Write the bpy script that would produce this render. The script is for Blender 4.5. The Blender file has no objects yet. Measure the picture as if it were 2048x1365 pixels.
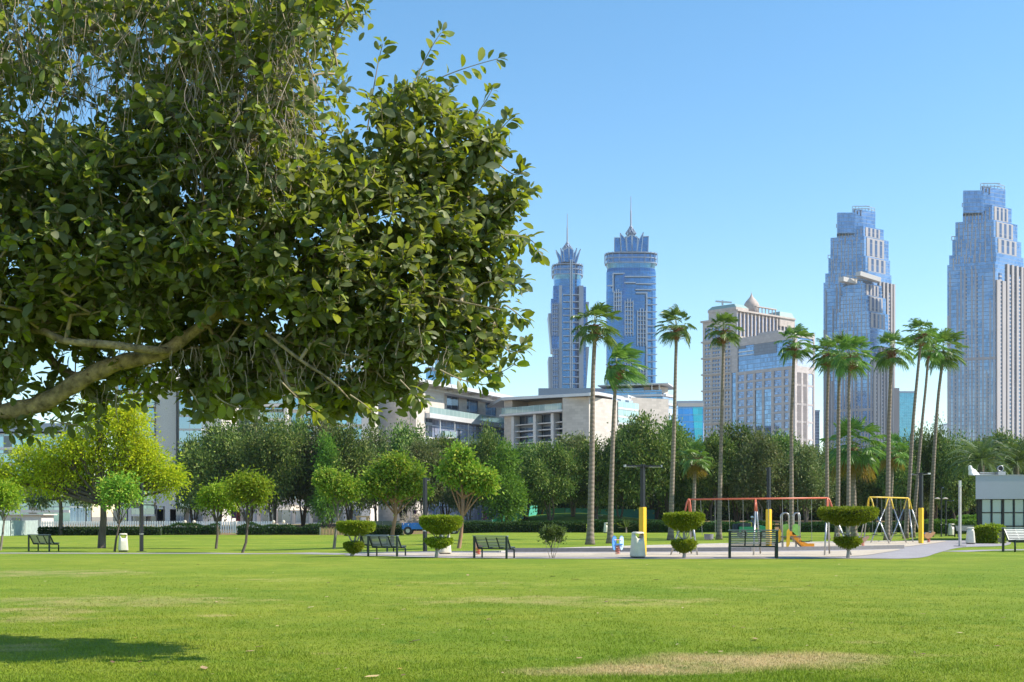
import bpy, bmesh, math, random
import numpy as np
from mathutils import Vector, Matrix
random.seed(7); RNG = np.random.default_rng(7)
R = math.radians
C = bpy.context.scene.collection
scn = bpy.context.scene

# ------------------------------------------------------------------ camera
F, EYE, HOR = 2400.0, 1.6, 1034.0            # focal length in photo pixels, eye height, horizon row
cam = bpy.data.objects.new('camera', bpy.data.cameras.new('camera')); C.objects.link(cam)
cam.location = (0, 0, EYE); cam.rotation_euler = (R(90), 0, 0)
cam.data.sensor_width = 36; cam.data.lens = F / 2048 * 36
cam.data.shift_y = (HOR - 682.5) / 2048
cam.data.clip_start = 0.1; cam.data.clip_end = 20000
scn.camera = cam

# ------------------------------------------------------------------ sky, sun, exposure
SUN_AZ, SUN_EL = 94.0, 42.5                  # degrees from +Y towards +X, elevation
wd = bpy.data.worlds.new('World'); scn.world = wd; wd.use_nodes = True
nt = wd.node_tree; bg = nt.nodes['Background']
sky = nt.nodes.new('ShaderNodeTexSky'); sky.sky_type = 'NISHITA'; sky.sun_disc = False
sky.sun_elevation = R(SUN_EL); sky.sun_rotation = R(SUN_AZ)
sky.air_density = 1.0; sky.dust_density = 0.1; sky.ozone_density = 1.35; sky.altitude = 0
hs = nt.nodes.new('ShaderNodeHueSaturation'); hs.inputs['Saturation'].default_value = 1.24; hs.inputs['Hue'].default_value = .492
nt.links.new(sky.outputs[0], hs.inputs['Color']); nt.links.new(hs.outputs[0], bg.inputs[0]); bg.inputs[1].default_value = 0.15
sl = bpy.data.lights.new('sun', 'SUN'); sl.energy = 5.0; sl.angle = R(0.5); sl.color = (1.0, 0.93, 0.80)
so = bpy.data.objects.new('sun', sl); C.objects.link(so)
sd = Vector((math.sin(R(SUN_AZ)) * math.cos(R(SUN_EL)), math.cos(R(SUN_AZ)) * math.cos(R(SUN_EL)), math.sin(R(SUN_EL))))
so.rotation_euler = sd.to_track_quat('Z', 'Y').to_euler(); so.location = (30, 30, 60)
scn.view_settings.view_transform = 'Standard'; scn.view_settings.look = 'None'
scn.view_settings.exposure = 0.60; scn.view_settings.gamma = 1.0
scn.cycles.max_bounces = 6; scn.cycles.transparent_max_bounces = 6
scn.cycles.diffuse_bounces = 2; scn.cycles.glossy_bounces = 3; scn.cycles.transmission_bounces = 3
scn.cycles.use_denoising = True; scn.cycles.caustics_reflective = False; scn.cycles.caustics_refractive = False

# ------------------------------------------------------------------ helpers
def ss(t):
    t = np.clip(t, 0, 1); return t * t * (3 - 2 * t)
def gz(x, y):                                 # height of the terrain
    low = -0.34 * ss((-x - 1) / 14) * ss((y - 40) / 22) * (1 - ss((y - 128) / 10))
    rise = ss((y - 129) / 32) * (0.35 + 0.65 * ss((x + 40) / 30))
    mound = 1.15 * np.exp(-((x - 8) / 9) ** 2 - ((y - 156) / 13) ** 2)
    return low + rise + mound
def at(px, py, Y): return Vector(((px - 1024) / F * Y, Y, EYE - (py - HOR) / F * Y))
def gp(px, py):                               # the ground point seen at a photo pixel
    Y = 40.0
    for _ in range(40):
        z = float(gz((px - 1024) / F * Y, Y)); Y = Y * .5 + .5 * (EYE - z) * F / (py - HOR)
    return Vector(((px - 1024) / F * Y, Y, float(gz((px - 1024) / F * Y, Y))))
def on(px, Y):                                # ground point in a pixel column at depth Y
    X = (px - 1024) / F * Y; return Vector((X, Y, float(gz(X, Y))))
def xy(px, Y): return ((px - 1024) / F * Y, Y)

def wloc(o):
    v = Vector((0, 0, 0))
    while o is not None: v += o.location; o = o.parent
    return v
def tag(o, label=None, cat=None, group=None, kind=None):
    if label: o['label'] = label
    if cat: o['category'] = cat
    if group: o['group'] = group
    if kind: o['kind'] = kind
    return o
def empty(name, loc, label=None, cat=None, group=None, rz=0):
    o = bpy.data.objects.new(name, None); C.objects.link(o); o.location = loc; o.rotation_euler.z = rz
    o.empty_display_size = .3
    return tag(o, label, cat, group)
def link(name, me, m, parent=None):
    if m is not None: me.materials.append(m)
    o = bpy.data.objects.new(name, me); C.objects.link(o); o.parent = parent
    return o
def copy_tree(o, parent=None):
    c = o.copy(); C.objects.link(c)
    if parent is not None: c.parent = parent
    for ch in [q for q in bpy.data.objects if q.parent == o]: copy_tree(ch, c)
    return c
def copy_thing(o, loc, rz, sc, label, group=None):
    c = copy_tree(o); c.location = loc; c.rotation_euler.z = rz; c.scale = (sc, sc, sc) if isinstance(sc, (int, float)) else sc
    c['label'] = label
    if group: c['group'] = group
    return c

class MB:
    """collects shapes and builds them as one mesh object, with UVs in metres along each wall"""
    def __init__(s): s.v = []; s.f = []
    def add(s, vs, fs):
        n = len(s.v); s.v += [tuple(p) for p in vs]; s.f += [tuple(i + n for i in f) for f in fs]; return s
    def box(s, c, d, rz=0.0, M=None):
        x, y, z = d[0] / 2, d[1] / 2, d[2] / 2
        vs = [Vector((a * x, b * y, e * z)) for a in (-1, 1) for b in (-1, 1) for e in (-1, 1)]
        m = M or Matrix.Rotation(rz, 3, 'Z')
        return s.add([m @ p + Vector(c) for p in vs], [(0, 1, 3, 2), (4, 6, 7, 5), (0, 4, 5, 1), (2, 3, 7, 6), (0, 2, 6, 4), (1, 5, 7, 3)])
    def bar(s, a, b, w, h):
        a, b = Vector(a), Vector(b); d = b - a; L = d.length
        q = d.to_track_quat('Y', 'Z').to_matrix()
        return s.box((a + b) / 2, (w, L, h), M=q)
    def prism(s, poly, z0, z1):
        n = len(poly); vs = [(p[0], p[1], z0) for p in poly] + [(p[0], p[1], z1) for p in poly]
        fs = [(i, (i + 1) % n, (i + 1) % n + n, i + n) for i in range(n)] + [tuple(range(n - 1, -1, -1)), tuple(range(n, 2 * n))]
        return s.add(vs, fs)
    def loft(s, rings, cap=True):
        n = len(rings[0]); vs = [p for r in rings for p in r]; fs = []
        for k in range(len(rings) - 1):
            fs += [(k * n + i, k * n + (i + 1) % n, (k + 1) * n + (i + 1) % n, (k + 1) * n + i) for i in range(n)]
        if cap: fs += [tuple(range(n - 1, -1, -1)), tuple(range((len(rings) - 1) * n, len(rings) * n))]
        return s.add(vs, fs)
    def tube(s, pts, rad, n=8, cap=True):
        pts = [Vector(p) for p in pts]; k = len(pts)
        if isinstance(rad, (int, float)): rad = [rad] * k
        rings = []; up = Vector((0, 0, 1)); prev = None
        for i in range(k):
            t = (pts[min(i + 1, k - 1)] - pts[max(i - 1, 0)])
            if t.length < 1e-6: t = Vector((0, 0, 1))
            t.normalize()
            if prev is None:
                a = t.cross(Vector((0, 1, 0)) if abs(t.z) > .9 else up); a.normalize()
            else:
                a = prev - t * prev.dot(t); a.normalize()
            prev = a; b = t.cross(a)
            rings.append([pts[i] + (a * math.cos(2 * math.pi * j / n) + b * math.sin(2 * math.pi * j / n)) * rad[i] for j in range(n)])
        return s.loft(rings, cap)
    def lathe(s, prof, c=(0, 0, 0), n=20, sx=1, sy=1):
        c = Vector(c)
        return s.loft([[c + Vector((r * sx * math.cos(2 * math.pi * j / n), r * sy * math.sin(2 * math.pi * j / n), z)) for j in range(n)] for r, z in prof])
    def fb(s, fr, u0, u1, d0, d1, z0, z1):     # a box in a wall frame: u along, d outwards
        A, t, n = fr
        q = [(u0, d0), (u1, d0), (u1, d1), (u0, d1)]
        return s.prism([(A[0] + t[0] * u + n[0] * d, A[1] + t[1] * u + n[1] * d) for u, d in (q if True else q)][::-1], z0, z1)
    def build(s, name, m, parent=None, smooth=False, bevel=0):
        off = wloc(parent); me = bpy.data.meshes.new(name)
        me.from_pydata([(p[0] - off.x, p[1] - off.y, p[2] - off.z) for p in s.v], [], s.f)
        bm = bmesh.new(); bm.from_mesh(me); bmesh.ops.recalc_face_normals(bm, faces=bm.faces)
        if bevel:
            bmesh.ops.bevel(bm, geom=bm.edges[:], offset=bevel, segments=2, affect='EDGES', clamp_overlap=True)
        uv = bm.loops.layers.uv.new('UVMap')
        for f in bm.faces:
            nn = f.normal
            if abs(nn.z) > .9: tx, ty = Vector((1, 0, 0)), Vector((0, 1, 0))
            else: tx = Vector((-nn.y, nn.x, 0)).normalized(); ty = Vector((0, 0, 1))
            for l in f.loops: l[uv].uv = (l.vert.co.dot(tx), l.vert.co.dot(ty))
            f.smooth = smooth
        bm.to_mesh(me); bm.free()
        return link(name, me, m, parent)

def np_mesh(name, V, Fc, m, parent=None, smooth=False):
    off = wloc(parent); me = bpy.data.meshes.new(name); V = np.asarray(V, dtype=np.float32) - np.array(off, dtype=np.float32)
    Fc = np.asarray(Fc, dtype=np.int32); nf, k = Fc.shape
    me.vertices.add(len(V)); me.vertices.foreach_set('co', V.ravel())
    me.loops.add(nf * k); me.loops.foreach_set('vertex_index', Fc.ravel())
    me.polygons.add(nf); me.polygons.foreach_set('loop_start', np.arange(nf, dtype=np.int32) * k)
    try: me.polygons.foreach_set('loop_total', np.full(nf, k, dtype=np.int32))
    except Exception: pass
    if smooth: me.polygons.foreach_set('use_smooth', np.ones(nf, dtype=bool))
    me.update(); me.validate()
    return link(name, me, m, parent)
def frame(A, B):
    A, B = Vector(A[:2]), Vector(B[:2]); t = (B - A).normalized(); return (A, t, Vector((t.y, -t.x)))
def flen(A, B): return (Vector(B[:2]) - Vector(A[:2])).length

# ------------------------------------------------------------------ materials
_M = {}
def nodes(name):
    m = bpy.data.materials.new(name); m.use_nodes = True; n = m.node_tree.nodes; p = n['Principled BSDF']
    return m, n, m.node_tree.links, p
def setsock(nl, s, v):
    if hasattr(v, 'is_linked') or isinstance(v, bpy.types.NodeSocket): nl.new(v, s)
    else: s.default_value = v
def mth(n, l, op, a, b=0.0, c=None):
    q = n.new('ShaderNodeMath'); q.operation = op; setsock(l, q.inputs[0], a); setsock(l, q.inputs[1], b)
    if c is not None: setsock(l, q.inputs[2], c)
    return q.outputs[0]
def mixc(n, l, f, a, b):
    q = n.new('ShaderNodeMix'); q.data_type = 'RGBA'; setsock(l, q.inputs[0], f)
    for s, v in ((q.inputs[6], a), (q.inputs[7], b)):
        if isinstance(v, tuple): s.default_value = (*v[:3], 1)
        else: l.new(v, s)
    return q.outputs[2]
def noise(n, l, vec, scale, detail=4, rough=.55):
    q = n.new('ShaderNodeTexNoise'); q.inputs['Scale'].default_value = scale; q.inputs['Detail'].default_value = detail
    q.inputs['Roughness'].default_value = rough
    if vec is not None: l.new(vec, q.inputs['Vector'])
    return q.outputs[0]
def ramp(n, l, f, stops):
    q = n.new('ShaderNodeValToRGB'); l.new(f, q.inputs[0]); e = q.color_ramp.elements
    while len(e) < len(stops): e.new(.5)
    for i, (p, c) in enumerate(stops): e[i].position = p; e[i].color = (*c, 1) if len(c) == 3 else c
    return q.outputs[0]
def bumpn(n, l, p, h, s, d=.02):
    b = n.new('ShaderNodeBump'); b.inputs['Strength'].default_value = s; b.inputs['Distance'].default_value = d
    l.new(h, b.inputs['Height']); l.new(b.outputs[0], p.inputs['Normal'])
def sc(c, k): return tuple(min(1, x * k) for x in c)

def M(name, col, rough=.6, metal=0.0, var=.12, scale=6.0, bump=0.0, spec=.5, stretch=None):
    if name in _M: return _M[name]
    m, n, l, p = nodes(name); tc = n.new('ShaderNodeTexCoord'); v = tc.outputs['Object']
    if stretch:
        mp = n.new('ShaderNodeMapping'); mp.inputs['Scale'].default_value = stretch; l.new(v, mp.inputs[0]); v = mp.outputs[0]
    f = noise(n, l, v, scale, 5)
    l.new(ramp(n, l, f, [(.3, sc(col, 1 - var)), (.7, sc(col, 1 + var))]), p.inputs['Base Color'])
    p.inputs['Roughness'].default_value = rough; p.inputs['Metallic'].default_value = metal
    p.inputs['Specular IOR Level'].default_value = spec
    if bump: bumpn(n, l, p, noise(n, l, v, scale * 4, 4), bump)
    _M[name] = m; return m

def leafmat(name, cols, rough=.5, trans=.35, under=None, clump=.5, spec=.16, tcol=None):
    m, n, l, p = nodes(name); g = n.new('ShaderNodeNewGeometry'); tc = n.new('ShaderNodeTexCoord')
    oi = n.new('ShaderNodeObjectInfo')
    nz = noise(n, l, tc.outputs['Object'], clump, 3)
    f = mth(n, l, 'ADD', mth(n, l, 'MULTIPLY', g.outputs['Random Per Island'], .55), mth(n, l, 'MULTIPLY', nz, .45))
    k = len(cols); c = ramp(n, l, f, [(.12 + .72 * i / (k - 1), cols[i]) for i in range(k)])
    hv = n.new('ShaderNodeHueSaturation'); l.new(c, hv.inputs['Color'])
    l.new(mth(n, l, 'MULTIPLY_ADD', oi.outputs['Random'], .62, .72), hv.inputs['Value'])
    l.new(mth(n, l, 'MULTIPLY_ADD', oi.outputs['Random'], .035, .478), hv.inputs['Hue']); c = hv.outputs[0]
    if under: c2 = mixc(n, l, g.outputs['Backfacing'], c, mixc(n, l, .6, c, under))
    else: c2 = c
    l.new(c2, p.inputs['Base Color']); p.inputs['Roughness'].default_value = rough; p.inputs['Specular IOR Level'].default_value = spec
    t = n.new('ShaderNodeBsdfTranslucent'); ms = n.new('ShaderNodeMixShader'); ms.inputs[0].default_value = trans
    l.new(mixc(n, l, .5, c, tcol or (.25, .4, .02)), t.inputs[0])
    l.new(p.outputs[0], ms.inputs[1]); l.new(t.outputs[0], ms.inputs[2]); l.new(ms.outputs[0], n['Material Output'].inputs[0])
    return m

def gridmat(name, glass, line, du, dv, wu=.06, wv=.1, rough=.08, metal=.75, var=.35, lrough=.5, dark=.0, wobble=.0, blank=0.0, blankcol=(.5, .5, .5), sat=None, big=0.0, bigcol=(.1,.2,.35), bigscale=.05):
    """curtain wall: panes with their own tone between thin mullions and floor lines, in metres"""
    m, n, l, p = nodes(name); uv = n.new('ShaderNodeUVMap'); sp = n.new('ShaderNodeSeparateXYZ'); l.new(uv.outputs[0], sp.inputs[0])
    u = mth(n, l, 'DIVIDE', sp.outputs[0], du); v = mth(n, l, 'DIVIDE', sp.outputs[1], dv)
    mu = mth(n, l, 'LESS_THAN', mth(n, l, 'FRACT', u), wu); mv = mth(n, l, 'LESS_THAN', mth(n, l, 'FRACT', v), wv)
    ln = mth(n, l, 'MAXIMUM', mu, mv)
    cb = n.new('ShaderNodeCombineXYZ'); l.new(mth(n, l, 'FLOOR', u), cb.inputs[0]); l.new(mth(n, l, 'FLOOR', v), cb.inputs[1])
    wn = n.new('ShaderNodeTexWhiteNoise'); wn.noise_dimensions = '2D'; l.new(cb.outputs[0], wn.inputs['Vector'])
    c = ramp(n, l, wn.outputs['Value'], [(0, sc(glass, 1 - var)), (1, sc(glass, 1 + var))])
    if big:
        nb = noise(n, l, uv.outputs[0], bigscale, 2)
        c = mixc(n, l, mth(n, l, 'MULTIPLY', mth(n, l, 'GREATER_THAN', nb, .52), big), c, bigcol)
    if blank: c = mixc(n, l, mth(n, l, 'LESS_THAN', wn.outputs['Value'], blank), c, blankcol)
    l.new(mixc(n, l, ln, c, line), p.inputs['Base Color'])
    l.new(mth(n, l, 'MULTIPLY_ADD', ln, lrough - rough, rough), p.inputs['Roughness'])
    l.new(mth(n, l, 'MULTIPLY_ADD', ln, -metal, metal), p.inputs['Metallic'])
    _M[name] = m; return m

def smat(name, col, pitch, line=.75, var=.1, rough=.7, dv=None):
    """stone or render cladding with thin panel joints (UVs in metres)"""
    if name in _M: return _M[name]
    m, n, l, p = nodes(name); uv = n.new('ShaderNodeUVMap')
    b = n.new('ShaderNodeTexBrick'); l.new(uv.outputs[0], b.inputs[0]); b.inputs['Scale'].default_value = 1
    b.inputs['Brick Width'].default_value = pitch; b.inputs['Row Height'].default_value = dv or pitch / 2
    b.inputs['Mortar Size'].default_value = .012 * pitch; b.offset = .5
    b.inputs['Color1'].default_value = (*sc(col, 1 - var), 1); b.inputs['Color2'].default_value = (*sc(col, 1 + var), 1); b.inputs['Mortar'].default_value = (*sc(col, line), 1)
    nz = noise(n, l, uv.outputs[0], .35, 5)
    hv = n.new('ShaderNodeHueSaturation'); l.new(b.outputs[0], hv.inputs['Color']); l.new(mth(n, l, 'MULTIPLY_ADD', nz, .3, .85), hv.inputs['Value'])
    l.new(hv.outputs[0], p.inputs['Base Color']); p.inputs['Roughness'].default_value = rough
    _M[name] = m; return m
# ================================================================== ground
def grass_colour(n, l, P, sep):
    n1 = noise(n, l, P, .11, 4); n2 = noise(n, l, P, .9, 5, .65); n3 = noise(n, l, P, 14, 5, .7); n4 = noise(n, l, P, 90, 3, .7)
    c = ramp(n, l, n2, [(.3, (.155, .225, .014)), (.52, (.225, .275, .022)), (.72, (.30, .315, .042))])
    c = mixc(n, l, mth(n, l, 'MULTIPLY', ramp(n, l, n1, [(.42, (0, 0, 0)), (.62, (1, 1, 1))]), .75), c, (.135, .225, .012))
    yel = ramp(n, l, noise(n, l, P, .27, 4, .6), [(.5, (0, 0, 0)), (.66, (1, 1, 1))])
    c = mixc(n, l, mth(n, l, 'MULTIPLY', yel, .6), c, (.28, .33, .035))
    # worn, straw-coloured patches: scattered ones plus the big ones the lawn really has
    def patch(cx, cy, rx, ry, wt):
        dx = mth(n, l, 'DIVIDE', mth(n, l, 'SUBTRACT', sep.outputs[0], cx), rx); dy = mth(n, l, 'DIVIDE', mth(n, l, 'SUBTRACT', sep.outputs[1], cy), ry)
        r = mth(n, l, 'ADD', mth(n, l, 'MULTIPLY', dx, dx), mth(n, l, 'MULTIPLY', dy, dy))
        return mth(n, l, 'SUBTRACT', wt, r)
    acc = None
    for (px, py, rx, ry) in ((1500, 1322, 1.5, .85), (1640, 1318, .8, .6), (1240, 1343, 1.2, .4), (1330, 1335, 1.0, .35), (1890, 1312, .9, .25), (1130, 1202, 4.6, 2.2), (60, 1147, 4.2, 3.4), (185, 1146, 2.6, 2.0), (240, 1202, 4.2, 2.4), (80, 1222, 2.2, 1.2), (60, 1240, 1.8, .8),
                             (960, 1168, 3.5, 1.6), (560, 1160, 2.6, 1.5), (300, 1190, 1.6, .7), (1480, 1176, 3, 1.6), (1760, 1285, 1.2, .5), (20, 1292, .9, .3), (60, 1300, .8, .3), (430, 1232, .5, .35), (620, 1308, .9, .2)):
        w = gp(px, py); q = patch(w.x, w.y, rx, ry, 1.3 if py > 1300 and px > 1000 and px < 1800 else .45 if px < 300 else .35 if px < 1200 and py > 1195 else .15); acc = q if acc is None else mth(n, l, 'MAXIMUM', acc, q)
    br = mth(n, l, 'ADD', mth(n, l, 'MULTIPLY', mth(n, l, 'MAXIMUM', acc, -1.0), .55), mth(n, l, 'MULTIPLY_ADD', n2, 1.6, -.75))
    br = mth(n, l, 'ADD', br, mth(n, l, 'MULTIPLY_ADD', n3, .9, -.45))
    mask = ramp(n, l, br, [(.0, (0, 0, 0)), (.85, (1, 1, 1))])
    c = mixc(n, l, mth(n, l, 'MULTIPLY', mask, .9), c, (.52, .38, .19))
    sc2 = ramp(n, l, noise(n, l, P, 2.3, 6, .75), [(.60, (0, 0, 0)), (.72, (1, 1, 1))])
    c = mixc(n, l, mth(n, l, 'MULTIPLY', sc2, .35), c, (.36, .33, .10))
    dk = ramp(n, l, noise(n, l, P, 1.6, 6, .7), [(.56, (0, 0, 0)), (.66, (1, 1, 1))]); c = mixc(n, l, mth(n, l, 'MULTIPLY', dk, .6), c, (.075, .17, .012))
    pl = ramp(n, l, noise(n, l, P, 3.1, 5, .7), [(.58, (0, 0, 0)), (.70, (1, 1, 1))]); c = mixc(n, l, mth(n, l, 'MULTIPLY', pl, .35), c, (.33, .37, .10))
    return c, n2, n3, n4
def ground_material():
    m, n, l, p = nodes('lawn_grass'); g = n.new('ShaderNodeNewGeometry'); P = g.outputs['Position']
    sep = n.new('ShaderNodeSeparateXYZ'); l.new(P, sep.inputs[0])
    c, n2, n3, n4 = grass_colour(n, l, P, sep)
    # bare soil under the tree belt
    soil = mth(n, l, 'MULTIPLY', mth(n, l, 'GREATER_THAN', sep.outputs[1], 131.0), mth(n, l, 'GREATER_THAN', sep.outputs[0], 21.0))
    soil = mth(n, l, 'MAXIMUM', soil, mth(n, l, 'MULTIPLY', mth(n, l, 'GREATER_THAN', sep.outputs[1], 127.5), mth(n, l, 'LESS_THAN', sep.outputs[0], -6.0)))
    soil = mth(n, l, 'MULTIPLY', soil, mth(n, l, 'GREATER_THAN', n2, .42))
    c = mixc(n, l, soil, c, (.23, .15, .08))
    far = mth(n, l, 'GREATER_THAN', sep.outputs[1], 185.0)
    c = mixc(n, l, far, c, (.30, .26, .2))
    fine = mth(n, l, 'MULTIPLY_ADD', mth(n, l, 'ADD', mth(n, l, 'MULTIPLY', n3, .6), mth(n, l, 'MULTIPLY', n4, .4)), 1.5, .25)
    hv = n.new('ShaderNodeHueSaturation'); l.new(c, hv.inputs['Color']); l.new(fine, hv.inputs['Value'])
    l.new(hv.outputs[0], p.inputs['Base Color']); p.inputs['Roughness'].default_value = .9; p.inputs['Specular IOR Level'].default_value = .15
    bumpn(n, l, p, mth(n, l, 'ADD', n3, n4), .6, .04)
    return m
GRASS = ground_material()
xs = list(np.arange(-70, 71, 1.0)); s_ = 2.0
while xs[-1] < 2600: xs.append(xs[-1] + s_); xs.insert(0, xs[0] - s_); s_ *= 1.35
ys = list(np.arange(-20, 201, 1.0)); s_ = 2.0
while ys[-1] < 6000: ys.append(ys[-1] + s_); s_ *= 1.35
X_, Y_ = np.meshgrid(np.array(xs), np.array(ys)); Z_ = gz(X_, Y_)
nx, ny = len(xs), len(ys); ii = np.arange(nx * ny).reshape(ny, nx)
ground = np_mesh('ground', np.stack([X_.ravel(), Y_.ravel(), Z_.ravel()], 1), np.stack([ii[:-1, :-1].ravel(), ii[:-1, 1:].ravel(), ii[1:, 1:].ravel(), ii[1:, :-1].ravel()], 1), GRASS, smooth=True)
ground['kind'] = 'structure'

def catmull(pts, k=6):
    out = []; n = len(pts)
    for i in range(n):
        p0, p1, p2, p3 = [np.array(pts[(i + j - 1) % n][:2], float) for j in range(4)]
        for t in np.linspace(0, 1, k, endpoint=False):
            out.append(tuple(.5 * (2 * p1 + (p2 - p0) * t + (2 * p0 - 5 * p1 + 4 * p2 - p3) * t * t + (3 * p1 - p0 - 3 * p2 + p3) * t ** 3)))
    return out
def sheet(name, poly, zoff, m, smooth=True):
    poly = catmull(poly) if smooth else poly
    bm = bmesh.new(); vs = [bm.verts.new((x, y, 0)) for x, y in poly]; bm.faces.new(vs); bmesh.ops.triangulate(bm, faces=bm.faces)
    x0, x1 = min(p[0] for p in poly), max(p[0] for p in poly); y0, y1 = min(p[1] for p in poly), max(p[1] for p in poly)
    for k in range(math.ceil(x0), math.floor(x1) + 1): bmesh.ops.bisect_plane(bm, geom=bm.verts[:] + bm.edges[:] + bm.faces[:], plane_co=(k, 0, 0), plane_no=(1, 0, 0))
    for k in range(math.ceil(y0), math.floor(y1) + 1): bmesh.ops.bisect_plane(bm, geom=bm.verts[:] + bm.edges[:] + bm.faces[:], plane_co=(0, k, 0), plane_no=(0, 1, 0))
    for v in bm.verts: v.co.z = float(gz(v.co.x, v.co.y)) + zoff
    bmesh.ops.recalc_face_normals(bm, faces=bm.faces)
    if bm.faces[:] and bm.faces[0].normal.z < 0: bmesh.ops.reverse_faces(bm, faces=bm.faces)
    me = bpy.data.meshes.new(name); bm.to_mesh(me); bm.free()
    o = link(name, me, m); o['kind'] = 'structure'; return o
def pts(*a): return [tuple(gp(x, y)[:2]) for x, y in a]
def paver_material():
    m, n, l, p = nodes('path_pavers'); g = n.new('ShaderNodeNewGeometry')
    b = n.new('ShaderNodeTexBrick'); l.new(g.outputs['Position'], b.inputs[0]); b.inputs['Scale'].default_value = 1
    b.inputs['Brick Width'].default_value = .4; b.inputs['Row Height'].default_value = .2; b.inputs['Mortar Size'].default_value = .008
    b.inputs['Color1'].default_value = (.30, .27, .27, 1); b.inputs['Color2'].default_value = (.36, .33, .34, 1); b.inputs['Mortar'].default_value = (.2, .18, .18, 1)
    nz = noise(n, l, g.outputs['Position'], 1.3, 5); hv = n.new('ShaderNodeHueSaturation'); l.new(b.outputs[0], hv.inputs['Color']); l.new(mth(n, l, 'MULTIPLY_ADD', nz, .6, .7), hv.inputs['Value'])
    l.new(hv.outputs[0], p.inputs['Base Color']); p.inputs['Roughness'].default_value = .85
    return m
def sand_material():
    m, n, l, p = nodes('play_sand'); g = n.new('ShaderNodeNewGeometry'); P = g.outputs['Position']
    c = ramp(n, l, noise(n, l, P, 1.1, 6, .7), [(.3, (.43, .35, .26)), (.7, (.60, .51, .40))]); l.new(c, p.inputs['Base Color']); p.inputs['Roughness'].default_value = .95
    bumpn(n, l, p, noise(n, l, P, 5, 6, .7), .9, .06); return m
PAVE, SAND = paver_material(), sand_material()
sheet('play_area_path', pts((690, 1111.5), (850, 1115.5), (1000, 1117.8), (1400, 1118.5), (1700, 1118), (1832, 1117.2), (1878, 1106), (1925, 1095.5), (2010, 1092), (2010, 1083.5), (1900, 1081.5), (1780, 1083), (1600, 1086), (1450, 1088.5), (1300, 1093), (1150, 1097.5), (1040, 1101), (900, 1104.5), (750, 1107)), .014, PAVE)
sheet('near_sand_pit', pts((720, 1110), (860, 1107), (1000, 1107.5), (1300, 1106.5), (1500, 1105.5), (1700, 1102.5), (1798, 1100), (1770, 1106), (1700, 1114), (1500, 1115.2), (1300, 1115.5), (1000, 1114.8), (860, 1113)), .028, SAND)
sheet('far_sand_pit', pts((1075, 1101.5), (1160, 1098), (1300, 1094), (1450, 1090), (1600, 1087.3), (1780, 1084.2), (1885, 1082.6), (1880, 1086), (1840, 1091), (1790, 1095.5), (1600, 1099), (1450, 1100.5), (1250, 1102.3)), .028, SAND)
def strip(name, px, w, zoff, m):
    c = [gp(*q) for q in px]; a, b = [], []
    for i, q in enumerate(c):
        t = (c[min(i + 1, len(c) - 1)] - c[max(i - 1, 0)]); t.z = 0; t.normalize(); nn = Vector((-t.y, t.x, 0)) * w / 2
        a.append((q + nn).xy[:]); b.append((q - nn).xy[:])
    return sheet(name, a + b[::-1], zoff, m, smooth=False)
strip('left_footpath', [(-150, 1107), (60, 1107), (250, 1107.5), (420, 1107.3), (600, 1107), (705, 1109)], 1.5, .010, PAVE)
strip('right_footpath', [(1905, 1104), (1960, 1101.5), (2060, 1100), (2300, 1098)], 1.3, .010, PAVE)
# timber-edged step between the two sand pits
kb = MB(); kp = [gp(x, y) for x, y in ((1010, 1105.0), (1300, 1104.2), (1500, 1103.2), (1700, 1100.4), (1806, 1098))]
for a, b in zip(kp, kp[1:]): kb.bar(a + Vector((0, 0, .06)), b + Vector((0, 0, .06)), .16, .26)
o = kb.build('sand_pit_kerb', M('kerb_concrete', (.20, .19, .19), .85, bump=.3)); o['kind'] = 'structure'
kb = MB(); kp = [gp(x, y) for x, y in ((700, 1107.6), (1000, 1105.6), (1075, 1101.2), (1160, 1097.6), (1300, 1093.5), (1450, 1089.5), (1600, 1086.8), (1780, 1083.8))]
for a, b in zip(kp, kp[1:]): kb.bar(a + Vector((0, 0, .02)), b + Vector((0, 0, .02)), .10, .12)
o = kb.build('play_area_kerb', M('kerb_pale', (.45, .42, .38), .85, bump=.3)); o['kind'] = 'structure'

# short grass blades standing on the near lawn
N = 330000
yy = 10.8 + 28 * RNG.random(N) ** 2.1; yy = yy[RNG.random(N) < 1 - ((yy - 10.8) / 28) ** 1.2]; N = len(yy); xx = (RNG.random(N) - .5) * yy * .93
zz = gz(xx, yy); h = .010 + .020 * RNG.random(N) ** 1.5; h *= 1 + .6 * (np.sin(xx * 2.1 + np.sin(yy * 1.7) * 2) * np.cos(yy * 1.3 + xx) > .3); a = RNG.random(N) * 6.283; w = .0035 + .003 * RNG.random(N)
lx, ly = (RNG.random(N) - .5) * .9 * h * 1.6, (RNG.random(N) - .5) * .9 * h * 1.6
V = np.empty((N, 3, 3)); V[:, 0] = np.stack([xx - np.cos(a) * w, yy - np.sin(a) * w, zz], 1); V[:, 1] = np.stack([xx + np.cos(a) * w, yy + np.sin(a) * w, zz], 1); V[:, 2] = np.stack([xx + lx, yy + ly, zz + h], 1)
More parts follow.
